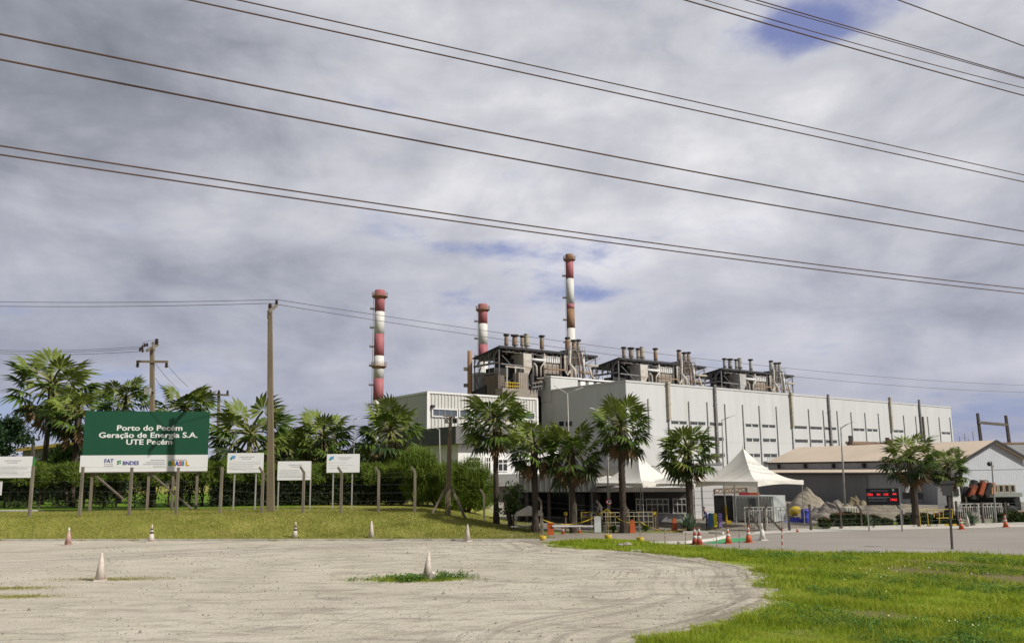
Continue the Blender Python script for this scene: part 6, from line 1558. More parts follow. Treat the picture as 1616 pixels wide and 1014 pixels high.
cone('white cone behind the person in blue', 1137.5, 833, 817, 'white', 0, .2)
cone('small orange cone right of the white picket gate', 1258.5, 839, 829, 'orange', 0, .2)

# ---- tape posts and tape
def tape_post(label, px, yt, pxb, yb, bucket, rw=False):
    p = G(pxb, yb); top = at(px, yt, p.y)
    t = thing('tape_post', label, 'barrier post', p, 'slim posts carrying yellow tape')
    n = 7
    for k in range(n):
        a, b = p.lerp(top, k / n), p.lerp(top, (k + 1) / n)
        if k == 0: a = a - Vector((0, 0, .0))
        MB().tube([a, b], .022 if not rw else .032, 8).build('band', (m_conered if rw else m_rustpipe) if k % 2 == 0 else (m_conewhite if rw else m_tan), t)
    if bucket: MB().lathe([(.17, 0), (.21, .05), (.22, .26), (.19, .27), (.19, .24)], p, 16).build('bucket_base', m_yel, t, True)
    return top
T = []
T.append(tape_post('slim tape post in a yellow bucket near the bank end', 856.5, 818, 856.5, 852, True))
T.append(tape_post('slim tape post in a yellow bucket below the speed sign', 958.5, 801, 960, 850, True))
T.append(tape_post('slim tape post in a yellow bucket beside grey stones in the grass', 1009.5, 821, 1010.5, 854.5, True))
T.append(tape_post('bare slim tape post left of the red cone pair', 1049.5, 832, 1049.5, 856, False))
T.append(tape_post('bare slim tape post just left of the red cone pair, before the agave', 1082.5, 832, 1082, 859.5, False))
T.append(tape_post('bare slim tape post between the red cone pair and the orange cone', 1130, 833, 1131, 863, False))
T.append(tape_post('bare slim tape post between the two orange cones', 1166.5, 834, 1167, 865, False))
T.append(tape_post('red and white banded post at the grass edge of the road', 1234, 833, 1234.5, 870, False, True))
for i, (a, b, s_) in enumerate(((T[0], T[1], .55), (T[1], T[2], .35), (T[2], T[4], .3))):
    mb = MB(); n = 16; prev = None; vs = []
    for k in range(n + 1):
        q = k / n; c = a.lerp(b, q) - Vector((0, 0, 4 * s_ * q * (1 - q) + .05)); tw = .04 * math.sin(k * 1.3)
        vs += [c + Vector((0, tw, .02)), c + Vector((0, -tw, -.02))]
    mb.add(vs, [(2 * k, 2 * k + 1, 2 * k + 3, 2 * k + 2) for k in range(n)])
    tag(mb.build('barrier_tape', m_yel, loc=a), ['sagging yellow tape left of the speed sign', 'sagging yellow tape right of the speed sign', 'sagging yellow tape before the railing end'][i], 'tape', 'yellow barrier tapes')

# ---- barrier arm, info panel, speed sign, bollards
p = G(869, 843.5); t = thing('barrier_gate', 'orange barrier box with a white boom arm', 'barrier', p)
z1 = at(869, 826, p.y).z; MB().box((p.x, p.y, z1 / 2), (.40, .36, z1)).build('cabinet', m_orange, t); MB().box((p.x, p.y, z1 + .03), (.44, .40, .06)).build('cap', m_orange, t)
MB().beam((p.x + .1, p.y - .22, z1 - .12), at(936, 829.5, p.y - .22), .07, .09).build('boom', m_white, t)
for i, (px, yb, yt, w_) in enumerate(((1064.5, 838, 818.5, .34), (998, 840, 821, .40))):
    p = G(px, yb); z1 = at(px, yt, p.y).z; t = thing('water_barrier', ['orange plastic barrier block left of the agave', 'orange plastic barrier block behind the railing'][i], 'barrier', p)
    mb = MB(); mb.hexa([(p.x - w_ / 2, p.y - .25, 0), (p.x + w_ / 2, p.y - .25, 0), (p.x + w_ / 2, p.y + .25, 0), (p.x - w_ / 2, p.y + .25, 0), (p.x - w_ * .34, p.y - .12, z1), (p.x + w_ * .34, p.y - .12, z1), (p.x + w_ * .34, p.y + .12, z1), (p.x - w_ * .34, p.y + .12, z1)]); mb.build('body', m_orange, t)
    MB().box((p.x, p.y, z1 + .04), (w_ * .35, .12, .08)).build('cap', m_orange, t)
p = G(943.5, 840.5); t = thing('info_panel', 'pale upright info panel at the left end of the railing', 'panel', p); z1 = at(943, 815, p.y).z
MB().box((p.x, p.y, z1 / 2 + .04), (.43, .06, z1)).build('panel', mat('panel_pale', (.55, .57, .56), .5, .06, 2), t); MB().box((p.x - .2, p.y + .1, z1 / 2), (.06, .1, z1 + .1)).build('post', m_trimgrey, t)
q = at(961, 791, 56.85); t = thing('speed_sign', 'round red-ringed speed sign fixed to the lamp post', 'sign', q)
rot = Matrix.Rotation(R(90), 3, 'X')
MB().lathe([(.205, -.02), (.205, .0)], q, 24, tilt=rot).build('ring', mat('sign_red', (.45, .03, .05), .5, .05, 2), t); MB().lathe([(.15, .002), (.15, .012)], q, 24, tilt=rot).build('disc', m_white, t)
fsg = Frame((q.x - 1, q.y), (q.x + 1, q.y)); textpart('lettering', '20', fsg, 1, q.z, .012, .19, m_black, t, .004)
p = G(1146.5, 826); t = thing('guard_post', 'white post with yellow lower half and yellow foot block under the tent', 'post', p)
zt = at(1145, 771, p.y).z; zm__ = at(1146, 798, p.y).z
MB().tube([(p.x, p.y, zm__), (p.x - .05, p.y, zt)], .05, 8).build('upper_tube', m_white, t); MB().tube([p, (p.x, p.y, zm__ + .002)], .085, 8).build('yellow_sleeve', m_yel, t); MB().box((p.x + .12, p.y - .1, .12), (.36, .3, .24)).build('foot_block', m_yel, t)
for i, (px, m_) in enumerate(((1122, mat('bin_teal', (.05, .16, .30), .5, .1, 2)), (1128.5, mat('bin_yellow', (.62, .55, .02), .5, .1, 2)), (1136.5, mat('bin_violet', (.26, .20, .50), .5, .1, 2)))):
    p = at(px, 828, 55); zt = at(px, 809, 55).z; t = thing('waste_bin', ['dark teal bin, left of the coloured trio under the tent', 'bright yellow bin in the coloured trio under the tent', 'violet bin, right of the coloured trio under the tent'][i], 'bin', (p.x, 55, 0), 'coloured bins')
    mb = MB(); mb.hexa([(p.x - .1, 54.88, .2), (p.x + .1, 54.88, .2), (p.x + .1, 55.12, .2), (p.x - .1, 55.12, .2), (p.x - .14, 54.85, zt - .1), (p.x + .14, 54.85, zt - .1), (p.x + .14, 55.15, zt - .1), (p.x - .14, 55.15, zt - .1)]); mb.build('body', m_, t)
    MB().lathe([(.15, zt - .1), (.14, zt - .03), (.06, zt)], (p.x, 55, 0), 12).build('lid', m_, t); MB().box((p.x, 55.2, zt / 2), (.05, .05, zt)).build('post', m_trimgrey, t)
p = at(926, 834, 57); t = thing('turnstile', 'yellow turnstile frame in the dark passage under the grey canopy', 'turnstile', (p.x, 57, 0))
mb = MB()
for x in (-.35, .35): mb.beam((p.x + x, 57, 0), (p.x + x, 57, 1.15), .07)
for z in (.5, .8, 1.12): mb.beam((p.x - .38, 57, z), (p.x + .38, 57, z), .06)
mb.build('frame', m_yel, t); MB().box((p.x, 57.12, .6), (.5, .16, .8)).build('cabinet', m_brown, t)
for i, (x, h_) in enumerate(((893, 1.3), (1034.5, 1.25), (1143, 0))):
    if not h_: continue
    p = at(x, 838, 54.5); t = thing('yellow_bollard', ['yellow headed bollard beside the red cone under the boom', 'yellow headed bollard between the dark post and the orange block'][i], 'bollard', (p.x, 54.5, 0))
    MB().tube([(p.x, 54.5, 0), (p.x, 54.5, h_ - .2)], .05, 8).build('post', m_rustpipe, t); MB().box((p.x, 54.5, h_ - .1), (.22, .18, .2)).build('head', m_yel, t)

# ---- container, dark gate, banner, heaps, small plant
ct = thing('site_container', 'grey white corrugated site container under the big tent', 'container', at(1190, 815, 61).xy.to_3d())
a, b = at(1157.5, 800, 62.5), at(1221, 800, 60.5); fr = Frame(a, b)
if (CAM - fr.a).dot(fr.n) < 0: fr = Frame(a, b, True)
zt = fr.hit(1190, 782)[1]; mb = MB(); fr.box(mb, 0, fr.L, -2.4, 0, .1, zt); bd_ = mb.build('body', mat('container_paint', (.40, .42, .41), .55, .1, .8), ct)
mb = MB(); fr.corr(mb, .08, fr.L - .08, .16, zt - .06, .26, .05, o=.008); mb.build('ribs', mat('container_paint', '#fff'), bd_)
ua, z1 = fr.hit(1182, 786); ub, z0 = fr.hit(1193.5, 801); mb = MB(); fr.box(mb, ua, ub, .07, .12, z0, z1); mb.build('window', m_tint, ct)
mb = MB(); fr.box(mb, ua - .08, ub + .08, .06, .10, z0 - .08, z0 - .002); fr.box(mb, ua - .08, ub + .08, .06, .10, z1 + .002, z1 + .08); mb.build('window_frame', m_trimgrey, ct)
a, b = at(1166, 779, 63), at(1199, 779, 62.4); fr = Frame(a, b)
if (CAM - fr.a).dot(fr.n) < 0: fr = Frame(a, b, True)
t = thing('banner', 'long orange and red banner above the site container', 'banner', a); z0 = a.z
mb = MB(); fr.box(mb, 0, fr.L * .5, -.03, 0, z0 - .14, z0 + .12); mb.build('red_panel', mat('banner_red', (.45, .05, .07), .6, .1, 3), t)
mb = MB(); fr.box(mb, fr.L * .5 + .002, fr.L, -.03, 0, z0 - .14, z0 + .12); mb.build('orange_panel', m_orange, t)
mb = MB(); fr.box(mb, 0, .06, -.09, -.035, 0, z0 + .1); fr.box(mb, fr.L - .06, fr.L, -.09, -.035, 0, z0 + .1); mb.build('post', m_trimgrey, t)
dg_ = thing('sheet_gate', 'dark ribbed sheet metal gate between white annex and container', 'gate', at(1142, 815, 63).xy.to_3d())
a, b = at(1127.5, 800, 63.5), at(1157, 800, 63); fr = Frame(a, b)
if (CAM - fr.a).dot(fr.n) < 0: fr = Frame(a, b, True)
zt = fr.hit(1140, 781.5)[1]; mb = MB(); fr.box(mb, 0, fr.L, -.06, 0, .05, zt); mb.build('leaf', m_dark, dg_)
mb = MB()
for k in range(12): fr.box(mb, .05, fr.L - .05, .002, .03, .1 + (zt - .2) * k / 12, .1 + (zt - .2) * (k + .45) / 12)
mb.build('slats', m_darkwall, dg_)
mb = MB(); fr.box(mb, -.1, fr.L + .02, -.08, .08, zt + .002, zt + .1); mb.build('lintel', m_white, dg_)
tr_ = thing('portal_truss', 'rusty horizontal truss beam under the big tent roof', 'beam', at(1145, 772, 62).xy.to_3d()); mb = MB(); a, b = at(1127, 771.5, 64.5), at(1178, 769.5, 64.5); mb.beam(a, b, .1); mb.beam(a - Vector((0, 0, .3)), b - Vector((0, 0, .3)), .1)
for k in range(10): mb.beam(a.lerp(b, k / 10) - Vector((0, 0, .3 * (k % 2))), a.lerp(b, (k + 1) / 10) - Vector((0, 0, .3 * ((k + 1) % 2))), .06)
mb.build('truss', m_rustpipe, tr_)
mb = MB(); mb.tube([(a.x, a.y, 0), a], .07, 6); mb.tube([(b.x, b.y, 0), b], .07, 6); mb.build('post', m_darkpost, tr_)
def heap(name, label, cx, cy, rx, ry, h, m, pk=(0, 0), nz=.12, cat='heap', sharp=1.15, top2=None):
    N = 44; vs = []; fs = []
    ph = [rnd.uniform(0, 6.28) for _ in range(8)]
    for i in range(N + 1):
        r = i / N
        for j in range(N):
            a = 2 * math.pi * j / N; x, y = math.cos(a) * r, math.sin(a) * r
            hh_ = h * (1 - r) ** sharp
            if top2: hh_ = max(hh_, top2[2] * max(0, 1 - math.hypot((x - top2[0]) / top2[3], y / .9)) ** 1.1)
            hh_ += nz * h * (1 - r ** 4) * (math.sin(x * 7 + ph[0]) * math.sin(y * 6 + ph[1]) + .6 * math.sin(x * 17 + ph[2] + y * 9) * math.sin(y * 15 + ph[3]) + .35 * math.sin(x * 37 + y * 31 + ph[4]))
            vs.append((cx + x * rx + pk[0] * (1 - r), cy + y * ry + pk[1] * (1 - r), max(-.02, hh_) if i < N else -.05))
    for i in range(N):
        for j in range(N): fs.append((i * N + j, i * N + (j + 1) % N, (i + 1) * N + (j + 1) % N, (i + 1) * N + j))
    o = MB().add(vs, fs).build(name, m, loc=(cx, cy, 0), smooth=True); return tag(o, label, cat)
c = at(1270, 800, 67)
heap('sand_heap', 'tall peaked heap of pale sand behind the big tent corner pole', c.x, 67, 2.6, 2.4, at(1277, 768, 67).z, m_sandheap, (.30, 0), .05, sharp=1.0)
c = at(1318, 805, 64)
heap('rubble_heap', 'low heap of stone rubble right of the sand heap', c.x, 64, 2.3, 1.2, 1.25, m_stone, (0, 0), .22, sharp=.45)
c = at(1405, 800, 68)
heap('soil_heap', 'low dry soil heap behind the red digit display', c.x, 68, 4.2, 2.0, 1.3, m_sandheap, (-.3, 0), .12, sharp=.7)
c = at(1352, 800, 70)
heap('brush_heap', 'dry tan brush heap left of the display board', c.x, 70, 1.6, 1.2, 1.35, mat('dry_brush', (.24, .20, .13), .95, .3, 4, bump=.8), (0, 0), .2, sharp=.6)
for k in range(34):
    if k >= 26: break
    a = nrg.uniform(1285, 1345); p = at(a, 812, nrg.uniform(61.5, 63)); s_ = nrg.uniform(.09, .24)
    bm = bmesh.new(); bmesh.ops.create_icosphere(bm, subdivisions=1, radius=s_)
    for v in bm.verts: v.co = Vector((v.co.x * rnd.uniform(.8, 1.25), v.co.y * rnd.uniform(.8, 1.2), v.co.z * rnd.uniform(.5, .85)))
    me = bpy.data.meshes.new('stone'); bm.to_mesh(me); bm.free(); me.materials.append(m_stone); o = bpy.data.objects.new('stone', me); COL.objects.link(o)
    o.location = (p.x, p.y, s_ * .4); tag(o, 'loose grey stone at the foot of the rubble heap', 'stone', 'loose stones before the rubble heap')
for i, (px, yb, s_) in enumerate(((979.5, 862.5, .16), (989, 862.3, .20), (993, 861.8, .15))):
    p = G(px, yb); bm = bmesh.new(); bmesh.ops.create_icosphere(bm, subdivisions=2, radius=s_)
    for v in bm.verts: v.co = Vector((v.co.x * 1.3, v.co.y, v.co.z * .6)) * rnd.uniform(.88, 1.1)
    me = bpy.data.meshes.new('stone'); bm.to_mesh(me); bm.free(); me.materials.append(m_stone); o = bpy.data.objects.new('stone', me); COL.objects.link(o)
    o.location = (p.x, p.y, s_ * .4 + .05); tag(o, ['left and darkest grey stone lying in the green verge', 'largest grey stone lying in the green verge', 'right flat grey stone lying in the green verge'][i], 'stone', 'stones in the verge')
p = at(1255, 815, 62); t = thing('cement_mixer', 'yellow cement mixer before the sand heap', 'cement mixer', (p.x, 62, 0)); zt = at(1256, 797.5, 62).z
MB().lathe([(.10, -.42), (.30, -.3), (.36, 0), (.26, .26), (.14, .42)], (p.x, 62, zt - .38), 16, tilt=Matrix.Rotation(R(62), 3, 'Y')).build('drum', m_yel, t, True)
MB().beam((p.x - .3, 62, .3), (p.x, 62, zt - .5), .08).beam((p.x + .35, 62, .05), (p.x, 62, zt - .5), .08).beam((p.x - .4, 62, .3), (p.x + .5, 62, .3), .08).build('frame', m_rustpipe, t)
for s_ in (-.25, .25): MB().lathe([(.22, -.05), (.22, .05)], (p.x - .3, 62 + s_, .22), 14, tilt=rot).build('wheel', m_black, t)
p = at(1271, 818, 61); t = thing('plastic_barrel', 'upright blue plastic barrel right of the cement mixer', 'barrel', (p.x, 61, 0)); zt = at(1271, 803, 61).z
MB().lathe([(.26, 0), (.29, .1), (.29, .3), (.31, .33), (.29, .36), (.29, zt - .15), (.31, zt - .12), (.27, zt), (.1, zt + .01)], (p.x, 61, 0), 18).build('body', m_blue, t, True); MB().lathe([(.27, zt + .002), (.27, zt + .03)], (p.x, 61, 0), 18).build('lid', m_blue, t)
p = at(1252, 818, 61.5); tag(MB().add([(p.x - .8, 61.2, .02), (p.x + .8, 61.2, .02), (p.x + .7, 61.9, .02), (p.x - .6, 62, .02), (p.x - .3, 61.4, .30), (p.x + .4, 61.5, .36), (p.x, 61.8, .28)], [(0, 1, 5, 4), (1, 2, 5), (2, 3, 6), (3, 0, 4), (4, 5, 6), (2, 6, 5), (3, 4, 6)]).build('tarpaulin', m_blue, loc=(p.x, 61.5, 0)), 'crumpled blue tarpaulin below the cement mixer', 'tarpaulin')
for i in range(5):
    p = at(1333.5 + 4.2 * i, 812.5, 60.5); zt = at(1340, 800, 60.5).z
    mb = MB(); mb.prism([(p.x - .15, 60, 0), (p.x + .15, 60, 0), (p.x + .10, 60, .25), (p.x + .05, 60, zt), (p.x - .05, 60, zt), (p.x - .10, 60, .25)], (.25, 1.6, 0))
    tag(mb.build('concrete_barrier', mat('barrier_white', (.58, .55, .48), .85, .12, 3), loc=(p.x, 60.5, 0)), ['leftmost', 'second', 'middle', 'fourth', 'rightmost'][i] + ' of the white concrete barriers by the yellow lamp base', 'barrier', 'white concrete barriers')

# ---- clipped bushes with orange blooms, agaves
m_leafhedge = mat('clipped_leaves', (.05, .085, .02), .55, .4, 1.5, translucent=.15)
def ixora(label, x0, x1, yb, yt, bloom=.5):
    p0, p1 = G(x0, yb), G(x1, yb); y = (p0.y + p1.y) / 2 + .5; xa, xb = p0.x, p1.x; h = at((x0 + x1) / 2, yt, y).z * 1.3
    t = thing('clipped_bush', label, 'bush', ((xa + xb) / 2, y, 0), 'low clipped bushes along the road')
    n = int(2600 * (xb - xa)); x = nrg.uniform(xa, xb, n); z = h * nrg.uniform(.02, 1, n) ** .6 * (1 + .08 * np.sin(x * 5)); yy = y + .45 * nrg.uniform(-1, 1, n)
    ed = np.minimum(x - xa, xb - x); z = z * np.clip(.75 + ed * .8, 0, 1)
    v, f = needles(n, np.stack([x - t.location.x, yy - y, z], 1), nrg.uniform(.08, .18, n), nrg.uniform(.06, .12, n), .4, .7)
    np_mesh('foliage', v, f, m_leafhedge, t)
    n2 = int(260 * (xb - xa) * bloom); x = nrg.uniform(xa, xb, n2); yy = y + .42 * nrg.uniform(-1, 1, n2); z = h * nrg.uniform(.88, 1.04, n2) * np.clip(.75 + np.minimum(x - xa, xb - x) * .8, 0, 1)
    v, f = needles(n2, np.stack([x - t.location.x, yy - y, z], 1), nrg.uniform(.05, .09, n2), nrg.uniform(.05, .09, n2), .8, .5)
    np_mesh('blooms', v, f, m_ixora, t)
    mb = MB(); 
    for k in range(max(2, int((xb - xa) / .5))): q = xa + (xb - xa) * (k + .5) / max(2, int((xb - xa) / .5)); mb.tube([(q, y, -.05), (q + rnd.uniform(-.1, .1), y, h * .8)], [.03, .015], 5)
    mb.build('stems', m_bark, t)
ixora('small orange-topped bush beside the leaning brace', 1299, 1313, 834.5, 819, .9)
ixora('long orange-topped clipped bush below the concrete barriers', 1317, 1374, 832.8, 814.5, .8)
ixora('clipped bush left of the display post', 1376, 1393, 831, 816, .6)
ixora('small low bush under the display board', 1396, 1412, 830.5, 820, .4)
ixora('clipped bush left of the tall right-hand palm trunk', 1424, 1440, 829.5, 815, .4)
ixora('widest dark clipped bush between the right-hand palm trunks', 1447, 1475, 828.8, 813.5, .3)
ixora('clipped bush under the yellow guard rail', 1479, 1514, 828.3, 813.5, .35)
ixora('clipped hedge bush at the right picture edge', 1577, 1640, 826, 812, .4)
def agave(label, px, yb, rpx, n=34, m=m_agave):
    p = G(px, yb); Rr = 1.25 * rpx / F * p.y; t = thing('agave_plant', label, 'plant', (p.x, p.y, 0), 'spiky agave plants')
    vs = []; fs = []
    for i in range(n):
        q = i / n; a = i * 2.39996; el = R(80 - 72 * q + rnd.uniform(-6, 6)); L = Rr * rnd.uniform(.85, 1.15); w_ = .085 + .03 * L
        d = Vector((math.cos(a) * math.cos(el), math.sin(a) * math.cos(el), math.sin(el))); s_ = Vector((-math.sin(a), math.cos(a), 0)); b = len(vs); o = Vector((0, 0, .12))
        vs += [o - s_ * w_ * .6, o + s_ * w_ * .6, o + d * L * .55 + s_ * w_, o + d * L * .55 - s_ * w_, o + d * L - Vector((0, 0, .06 * L)), o + d * L * .55 - Vector((0, 0, .03)) + d.cross(s_) * .02]
        fs += [(b, b + 1, b + 5), (b + 1, b + 2, b + 5), (b + 3, b, b + 5), (b + 2, b + 4, b + 5), (b + 4, b + 3, b + 5)]
    MB().add(vs, fs).build('leaves', m, t, local=True)
    MB().tube([(0, 0, -.05), (0, 0, .18)], [.10, .06], 8).build('stem', m_bark, t, local=True)
agave('large spiky agave at the foot of the palm between the tents', 1086, 838.5, 21, 44)
agave('tall spiky agave below the left edge of the display board', 1370, 831.5, 15, 34)
agave('pale spiky agave in front of the right white gate', 1533, 828.5, 15, 30)
agave('low green spiky plant at the right end of the tube railing', 1019, 839, 9, 30, m_leafmd)
agave('green spiky plant in the shade behind the yellow bucket', 968, 840, 9, 24, m_leafmd)

# ---- display, signposts, camera pole
a, b = at(1366, 771, 52.5), at(1418, 768.5, 52); fr = Frame(a, b)
if (CAM - fr.a).dot(fr.n) < 0: fr = Frame(a, b, True)
zt = (a.z + b.z) / 2; z0 = fr.hit(1392, 796.5)[1]
t = thing('display_board', 'black display board with red digits on posts beside the road', 'display', (a.x, a.y, 0))
mb = MB(); fr.box(mb, 0, fr.L, -.16, 0, z0, zt); mb.build('housing', m_ledbody, t)
for k, px in enumerate((1369, 1421)): mb = MB(); u = fr.hit(px, 800)[0]; fr.box(mb, u - .04, u + .04, -.10, -.02, 0, zt if k else z0 - .001); mb.build('post', m_galvpole, t)
zz = lambda y: fr.hit(1392, y)[1]
for x0, x1, y, s_ in ((1368, 1377, 780, '1362'), (1384, 1389.5, 779.8, '01'), (1394, 1401.5, 779.6, '125'), (1408, 1414.5, 779, '44'), (1405, 1415, 788, '1962')):
    ua, ub = fr.hit(x0, y)[0], fr.hit(x1, y)[0]; textpart('red_digits', s_, fr, (ua + ub) / 2, zz(y), .004, .19, m_led, t, .006, ub - ua, thick=.003)
mb = MB()
for y, x0, x1 in ((773.3, 1373, 1401), (777.2, 1370, 1374), (783.8, 1370, 1404), (785.6, 1371, 1400), (789.2, 1370, 1399)):
    x = x0
    while x < x1: x2 = min(x1, x + rnd.uniform(1.2, 4)); ua, ub = fr.hit(x, y)[0], fr.hit(x2, y)[0]; fr.box(mb, ua, ub, .003, .008, zz(y + .8), zz(y)); x = x2 + .7
mb.build('caption', m_inkdk, t)
mb = MB(); ua, ub = fr.hit(1407.5, 772)[0], fr.hit(1411, 772)[0]; fr.box(mb, ua, ub, .003, .008, zz(774.5), zz(770.8)); mb.build('emblem', mat('emblem_grey', (.25, .33, .30), .6, .05, 2), t)
p = G(1502.5, 866); tp_ = at(1496.5, 760, p.y)
t = thing('sign_post', 'slim dark post in the verge carrying the dark back of a road sign', 'sign', p)
MB().beam(p - Vector((0, 0, .2)), tp_, .085, .085).build('post', m_darkpost, t)
q = [at(x, y, p.y - .07) for x, y in ((1483, 759.5), (1507.5, 757.5), (1501, 781.5), (1488, 781.5))]
mb = MB(); mb.prism(q, (0, .015, 0)); mb.build('plate', mat('sign_back', (.05, .05, .052), .6, .15, 2), t); mb = MB(); mb.beam(at(1483, 763.5, p.y - .09), at(1507, 762, p.y - .09), .04, .03); mb.build('rail', m_dark, t)
p = at(1572, 825, 57); tp_ = at(1565, 727.5, 57); t = thing('camera_pole', 'thin pole with a dome camera in front of the pale gable', 'camera pole', (p.x, 57, 0))
MB().tube([(p.x, 57, 0), tp_], [.06, .045], 8).build('pole', m_trimgrey, t); MB().beam(tp_ + Vector((0, 0, -.05)), tp_ + Vector((-.28, 0, -.02)), .05).build('arm', m_galvpole, t)
q = at(1561, 732, 57); MB().lathe([(.03, .16), (.13, .10), (.14, 0), (.10, -.10), (.03, -.14)], q, 14).build('camera_dome', m_dark, t, True); MB().box(at(1566.5, 735.5, 56.9), (.16, .1, .14)).build('junction_box', m_trimgrey, t)
p = at(1518, 800, 68); tp_ = at(1512.5, 704.5, 68); t = thing('thin_pole', 'thin dark pole at the left corner of the pale gable', 'pole', (p.x, 68, 0)); MB().tube([(p.x, 68, 0), tp_], [.10, .07], 8).build('shaft', m_darkpost, t); MB().beam(tp_ - Vector((.3, 0, .4)), tp_ - Vector((-.3, 0, .4)), .06).build('crossarm', m_darkpost, t)

# ---- crane truck with its load of hollow blocks
D = 63.0; P_ = lambda x, y, d=0.0: at(x, y, D + d)
p = P_(1560, 815); tk = thing('crane_truck', 'flatbed truck with a folded orange and black crane, beyond the right gate', 'truck', (p.x, D, 0))
bx0, bx1 = P_(1549, 780).x, P_(1613, 780).x; zt, zb_ = P_(1580, 777).z, P_(1580, 783.5).z
MB().box(((bx0 + bx1) / 2, D + 1.1, (zt + zb_) / 2), (bx1 - bx0, 2.3, zt - zb_)).build('flatbed', mat('truck_grey', (.30, .32, .30), .5, .12, 2), tk)
MB().box(((bx0 - 2 + bx1) / 2, D + 1.1, zb_ - .28), (bx1 - bx0 + 2.4, .9, .5)).build('chassis', m_black, tk)
for x in (1522, 1578, 1597):
    for d in (.15, 2.05): MB().lathe([(.25, -.14), (.47, -.13), (.5, -.08), (.5, .08), (.47, .13), (.25, .14)], (P_(x, 800).x, D + d, .5), 18, tilt=rot).build('wheel', m_black, tk, True)
for xa_, xb_, za_, zb2 in ((1500, 1519, .45, 1.0), (1529, 1570, .5, 1.25), (1585, 1591, .5, 1.2), (1603, 1612, .6, 1.3)): MB().box(((P_(xa_, 790).x + P_(xb_, 790).x) / 2, D + .5, (za_ + zb2) / 2), (P_(xb_, 790).x - P_(xa_, 790).x, .8, zb2 - za_)).build('underbody_dark_box', m_black, tk)  # black boxes added so the underside of the bed reads dark
cx0, cx1 = P_(1501, 780).x, P_(1516, 780).x; zc = P_(1508, 768).z
mb = MB(); mb.hexa([(cx0, D, .6), (cx1, D, .6), (cx1, D + 2.2, .6), (cx0, D + 2.2, .6), (cx0 + .15, D + .05, zc), (cx1, D + .05, zc), (cx1, D + 2.15, zc), (cx0 + .15, D + 2.15, zc)]); cab = mb.build('cab', m_white, tk)
MB().box(((cx0 + cx1) / 2 + .05, D - .005, zc - .42), ((cx1 - cx0) * .5, .06, .5)).build('window', m_glass, cab)
MB().box((P_(1521, 780).x, D + 1.1, 1.35), (.5, 1.9, 1.3)).build('crane_base', m_black, tk)
m_boom = mat('crane_orange', (.36, .085, .035), .55, .2, 3, rust=(.10, .05, .035), rust_amt=.4, rust_scale=1.2)
for (x0, y0), (x1, y1), w_, m_, d in (((1529, 784), (1538, 765), .62, m_boom, .0), ((1537, 786), (1546, 762), .55, m_black, .25), ((1545, 780), (1552, 759.5), .56, m_boom, -.1), ((1552, 783), (1561, 763), .72, m_black, .1), ((1565, 779), (1565, 761), .60, mat('faded_orange', (.52, .25, .13), .6, .15, 3), .15), ((1535, 768), (1538, 757.5), .62, m_black, .2), ((1520, 788), (1527, 768), .60, m_black, .3), ((1527, 787), (1533, 769), .5, m_black, .45)):
    MB().beam(P_(x0, y0, d), P_(x1, y1, d), w_, .34, w2=w_ * .85, h2=.3).build('boom_section', m_, tk)
mb = MB(); mb.lathe([(.16, -.3), (.2, -.25), (.2, .25), (.16, .3)], P_(1534, 784, -.2), 12, tilt=rot); mb.lathe([(.14, -.3), (.18, -.25), (.18, .25), (.14, .3)], P_(1556, 782, -.2), 12, tilt=rot); mb.build('hydraulic_drum', m_black, tk)
MB().beam(P_(1546, 757.5, .5), P_(1559, 758, .5), .10).beam(P_(1559, 758, .5), P_(1560, 768, .5), .07).build('boom_linkage', m_rustpipe, tk)
mb = MB(); mb.tube([P_(1514, 788, .2), P_(1517, 770, .2)], .09, 8); mb.build('stabiliser', m_black, tk)
mb = MB(); mb.beam(P_(1524, 783, -.05), P_(1526, 797, -.05), .08); mb.build('ladder', m_galvpole, tk)
for i in range(4):
    xa, xb = P_(1570.5 + 9.2 * i, 770).x, P_(1578.8 + 9.2 * i, 770).x; z1 = P_(1575, 764.5).z; z0 = zt + .005; w_ = (xb - xa); tt = w_ * .17
    mb = MB(); mb.box((xa + tt / 2, D + .9, (z0 + z1) / 2), (tt, 1.2, z1 - z0)); mb.box((xb - tt / 2, D + .9, (z0 + z1) / 2), (tt, 1.2, z1 - z0)); mb.box(((xa + xb) / 2, D + .9, z0 + tt / 2), (w_ - 2 * tt, 1.2, tt)); mb.box(((xa + xb) / 2, D + .9, z1 - tt / 2), (w_ - 2 * tt, 1.2, tt)); mb.box(((xa + xb) / 2, D + 1.45, (z0 + z1) / 2), (w_ - 2 * tt, .06, z1 - z0 - 2 * tt))
    tag(mb.build('hollow_block', mat('block_concrete', (.42, .38, .32), .9, .15, 3), loc=((xa + xb) / 2, D + .9, z0)), ['leftmost', 'second', 'third', 'rightmost'][i] + ' hollow concrete block on the crane truck bed', 'concrete block', 'hollow blocks on the truck')

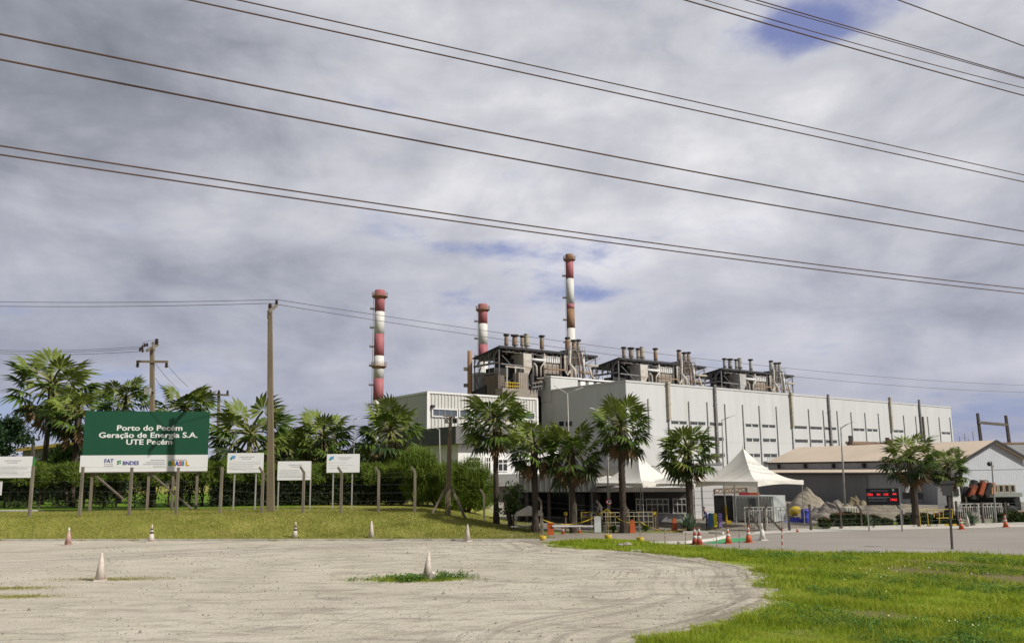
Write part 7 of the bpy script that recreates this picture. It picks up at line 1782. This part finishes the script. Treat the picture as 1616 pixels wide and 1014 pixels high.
# ---- the person in blue
def person(label, px, yb, H):
    p = G(px, yb); t = thing('person', label, 'person', p)
    J = {'pel': (0, 0, .90), 'spi': (-.05, -.02, 1.12), 'che': (-.14, -.04, 1.34), 'nek': (-.20, -.05, 1.48), 'hd0': (-.24, -.06, 1.58), 'hd1': (-.27, -.06, 1.72),
         'lh': (-.02, -.10, .86), 'lk': (-.10, -.12, .48), 'la': (-.04, -.12, .09), 'lt': (-.20, -.13, .04), 'rh': (.02, .10, .86), 'rk': (.06, .12, .48), 'ra': (.20, .12, .10), 'rt': (.06, .13, .04),
         'ls': (-.16, -.22, 1.38), 'le': (-.24, -.27, 1.10), 'lw': (-.38, -.22, .92), 'lp': (-.42, -.21, .88), 'rs': (-.12, .18, 1.38), 're': (-.08, .24, 1.10), 'rw': (-.20, .26, .88), 'rp': (-.23, .26, .83)}
    rad = {'pel': (.15, .12), 'spi': (.14, .11), 'che': (.17, .12), 'nek': (.06, .06), 'hd0': (.085, .075), 'hd1': (.09, .085), 'lh': (.095, .095), 'rh': (.095, .095), 'lk': (.07, .07), 'rk': (.07, .07), 'la': (.05, .05), 'ra': (.05, .05), 'lt': (.045, .04), 'rt': (.045, .04),
           'ls': (.065, .065), 'rs': (.065, .065), 'le': (.05, .05), 're': (.05, .05), 'lw': (.035, .035), 'rw': (.035, .035), 'lp': (.04, .025), 'rp': (.04, .025)}
    E = [('pel', 'spi'), ('spi', 'che'), ('che', 'nek'), ('nek', 'hd0'), ('hd0', 'hd1'), ('pel', 'lh'), ('lh', 'lk'), ('lk', 'la'), ('la', 'lt'), ('pel', 'rh'), ('rh', 'rk'), ('rk', 'ra'), ('ra', 'rt'), ('che', 'ls'), ('ls', 'le'), ('le', 'lw'), ('lw', 'lp'), ('che', 'rs'), ('rs', 're'), ('re', 'rw'), ('rw', 'rp')]
    for s_, w_ in (('l', 'lp'), ('r', 'rp')):
        b = Vector(J[w_])
        for k, (dx, dy, L) in enumerate(((-.02, -.028, .075), (-.03, -.012, .088), (-.03, .006, .092), (-.03, .02, .08), (.02, -.03, .055))):
            n1, n2 = '%sf%d' % (s_, k), '%sg%d' % (s_, k); J[n1] = tuple(b + Vector((dx, dy, -L * .55))); J[n2] = tuple(b + Vector((dx * 1.1 + .012, dy * 1.1, -L))); rad[n1] = (.010, .010); rad[n2] = (.008, .008); E += [(w_, n1), (n1, n2)]
    ks = list(J); ix = {k: i for i, k in enumerate(ks)}; sc = H / 1.80
    me = bpy.data.meshes.new('body'); me.from_pydata([tuple(c_ * sc for c_ in J[k]) for k in ks], [(ix[a], ix[b]) for a, b in E], [])
    o = bpy.data.objects.new('body', me); COL.objects.link(o); sk = o.modifiers.new('s', 'SKIN'); sb = o.modifiers.new('d', 'SUBSURF'); sb.levels = sb.render_levels = 2
    for k in ks: me.skin_vertices[0].data[ix[k]].radius = tuple(r_ * sc for r_ in rad[k])
    me.skin_vertices[0].data[ix['pel']].use_root = True
    dg = bpy.context.evaluated_depsgraph_get(); m2 = bpy.data.meshes.new_from_object(o.evaluated_get(dg)); bpy.data.objects.remove(o)
    m2.name = 'body'; m2.materials.clear()
    for m_ in (m_skin, m_cloth, m_trouser, m_black): m2.materials.append(m_)
    for pl in m2.polygons:
        c_ = pl.center / sc; pl.use_smooth = True
        hand = (c_.z < .95 and abs(c_.y) > .17 and c_.x < -.1 and c_.z > .6)
        pl.material_index = 0 if (c_.z > 1.47 or hand) else (1 if c_.z > .90 else (2 if c_.z > .11 else 3))
    o = bpy.data.objects.new('body', m2); COL.objects.link(o); o.parent = t
    h = Vector(J['hd1']) * sc
    bm = bmesh.new(); bmesh.ops.create_uvsphere(bm, u_segments=16, v_segments=10, radius=.105 * sc)
    for v in bm.verts: v.co = Vector((v.co.x * 1.05, v.co.y * .92, v.co.z * .85))
    bmesh.ops.delete(bm, geom=[v for v in bm.verts if v.co.z < -.02 and v.co.x < .03], context='VERTS')
    mh = bpy.data.meshes.new('hair'); bm.to_mesh(mh); bm.free(); mh.materials.append(m_hair); oh = bpy.data.objects.new('hair', mh); COL.objects.link(oh); oh.parent = t; oh.location = h + Vector((.015, 0, .02))
    return t
person('person in blue shirt and navy trousers walking left under the tent edge', 1117, 837, 1.55)
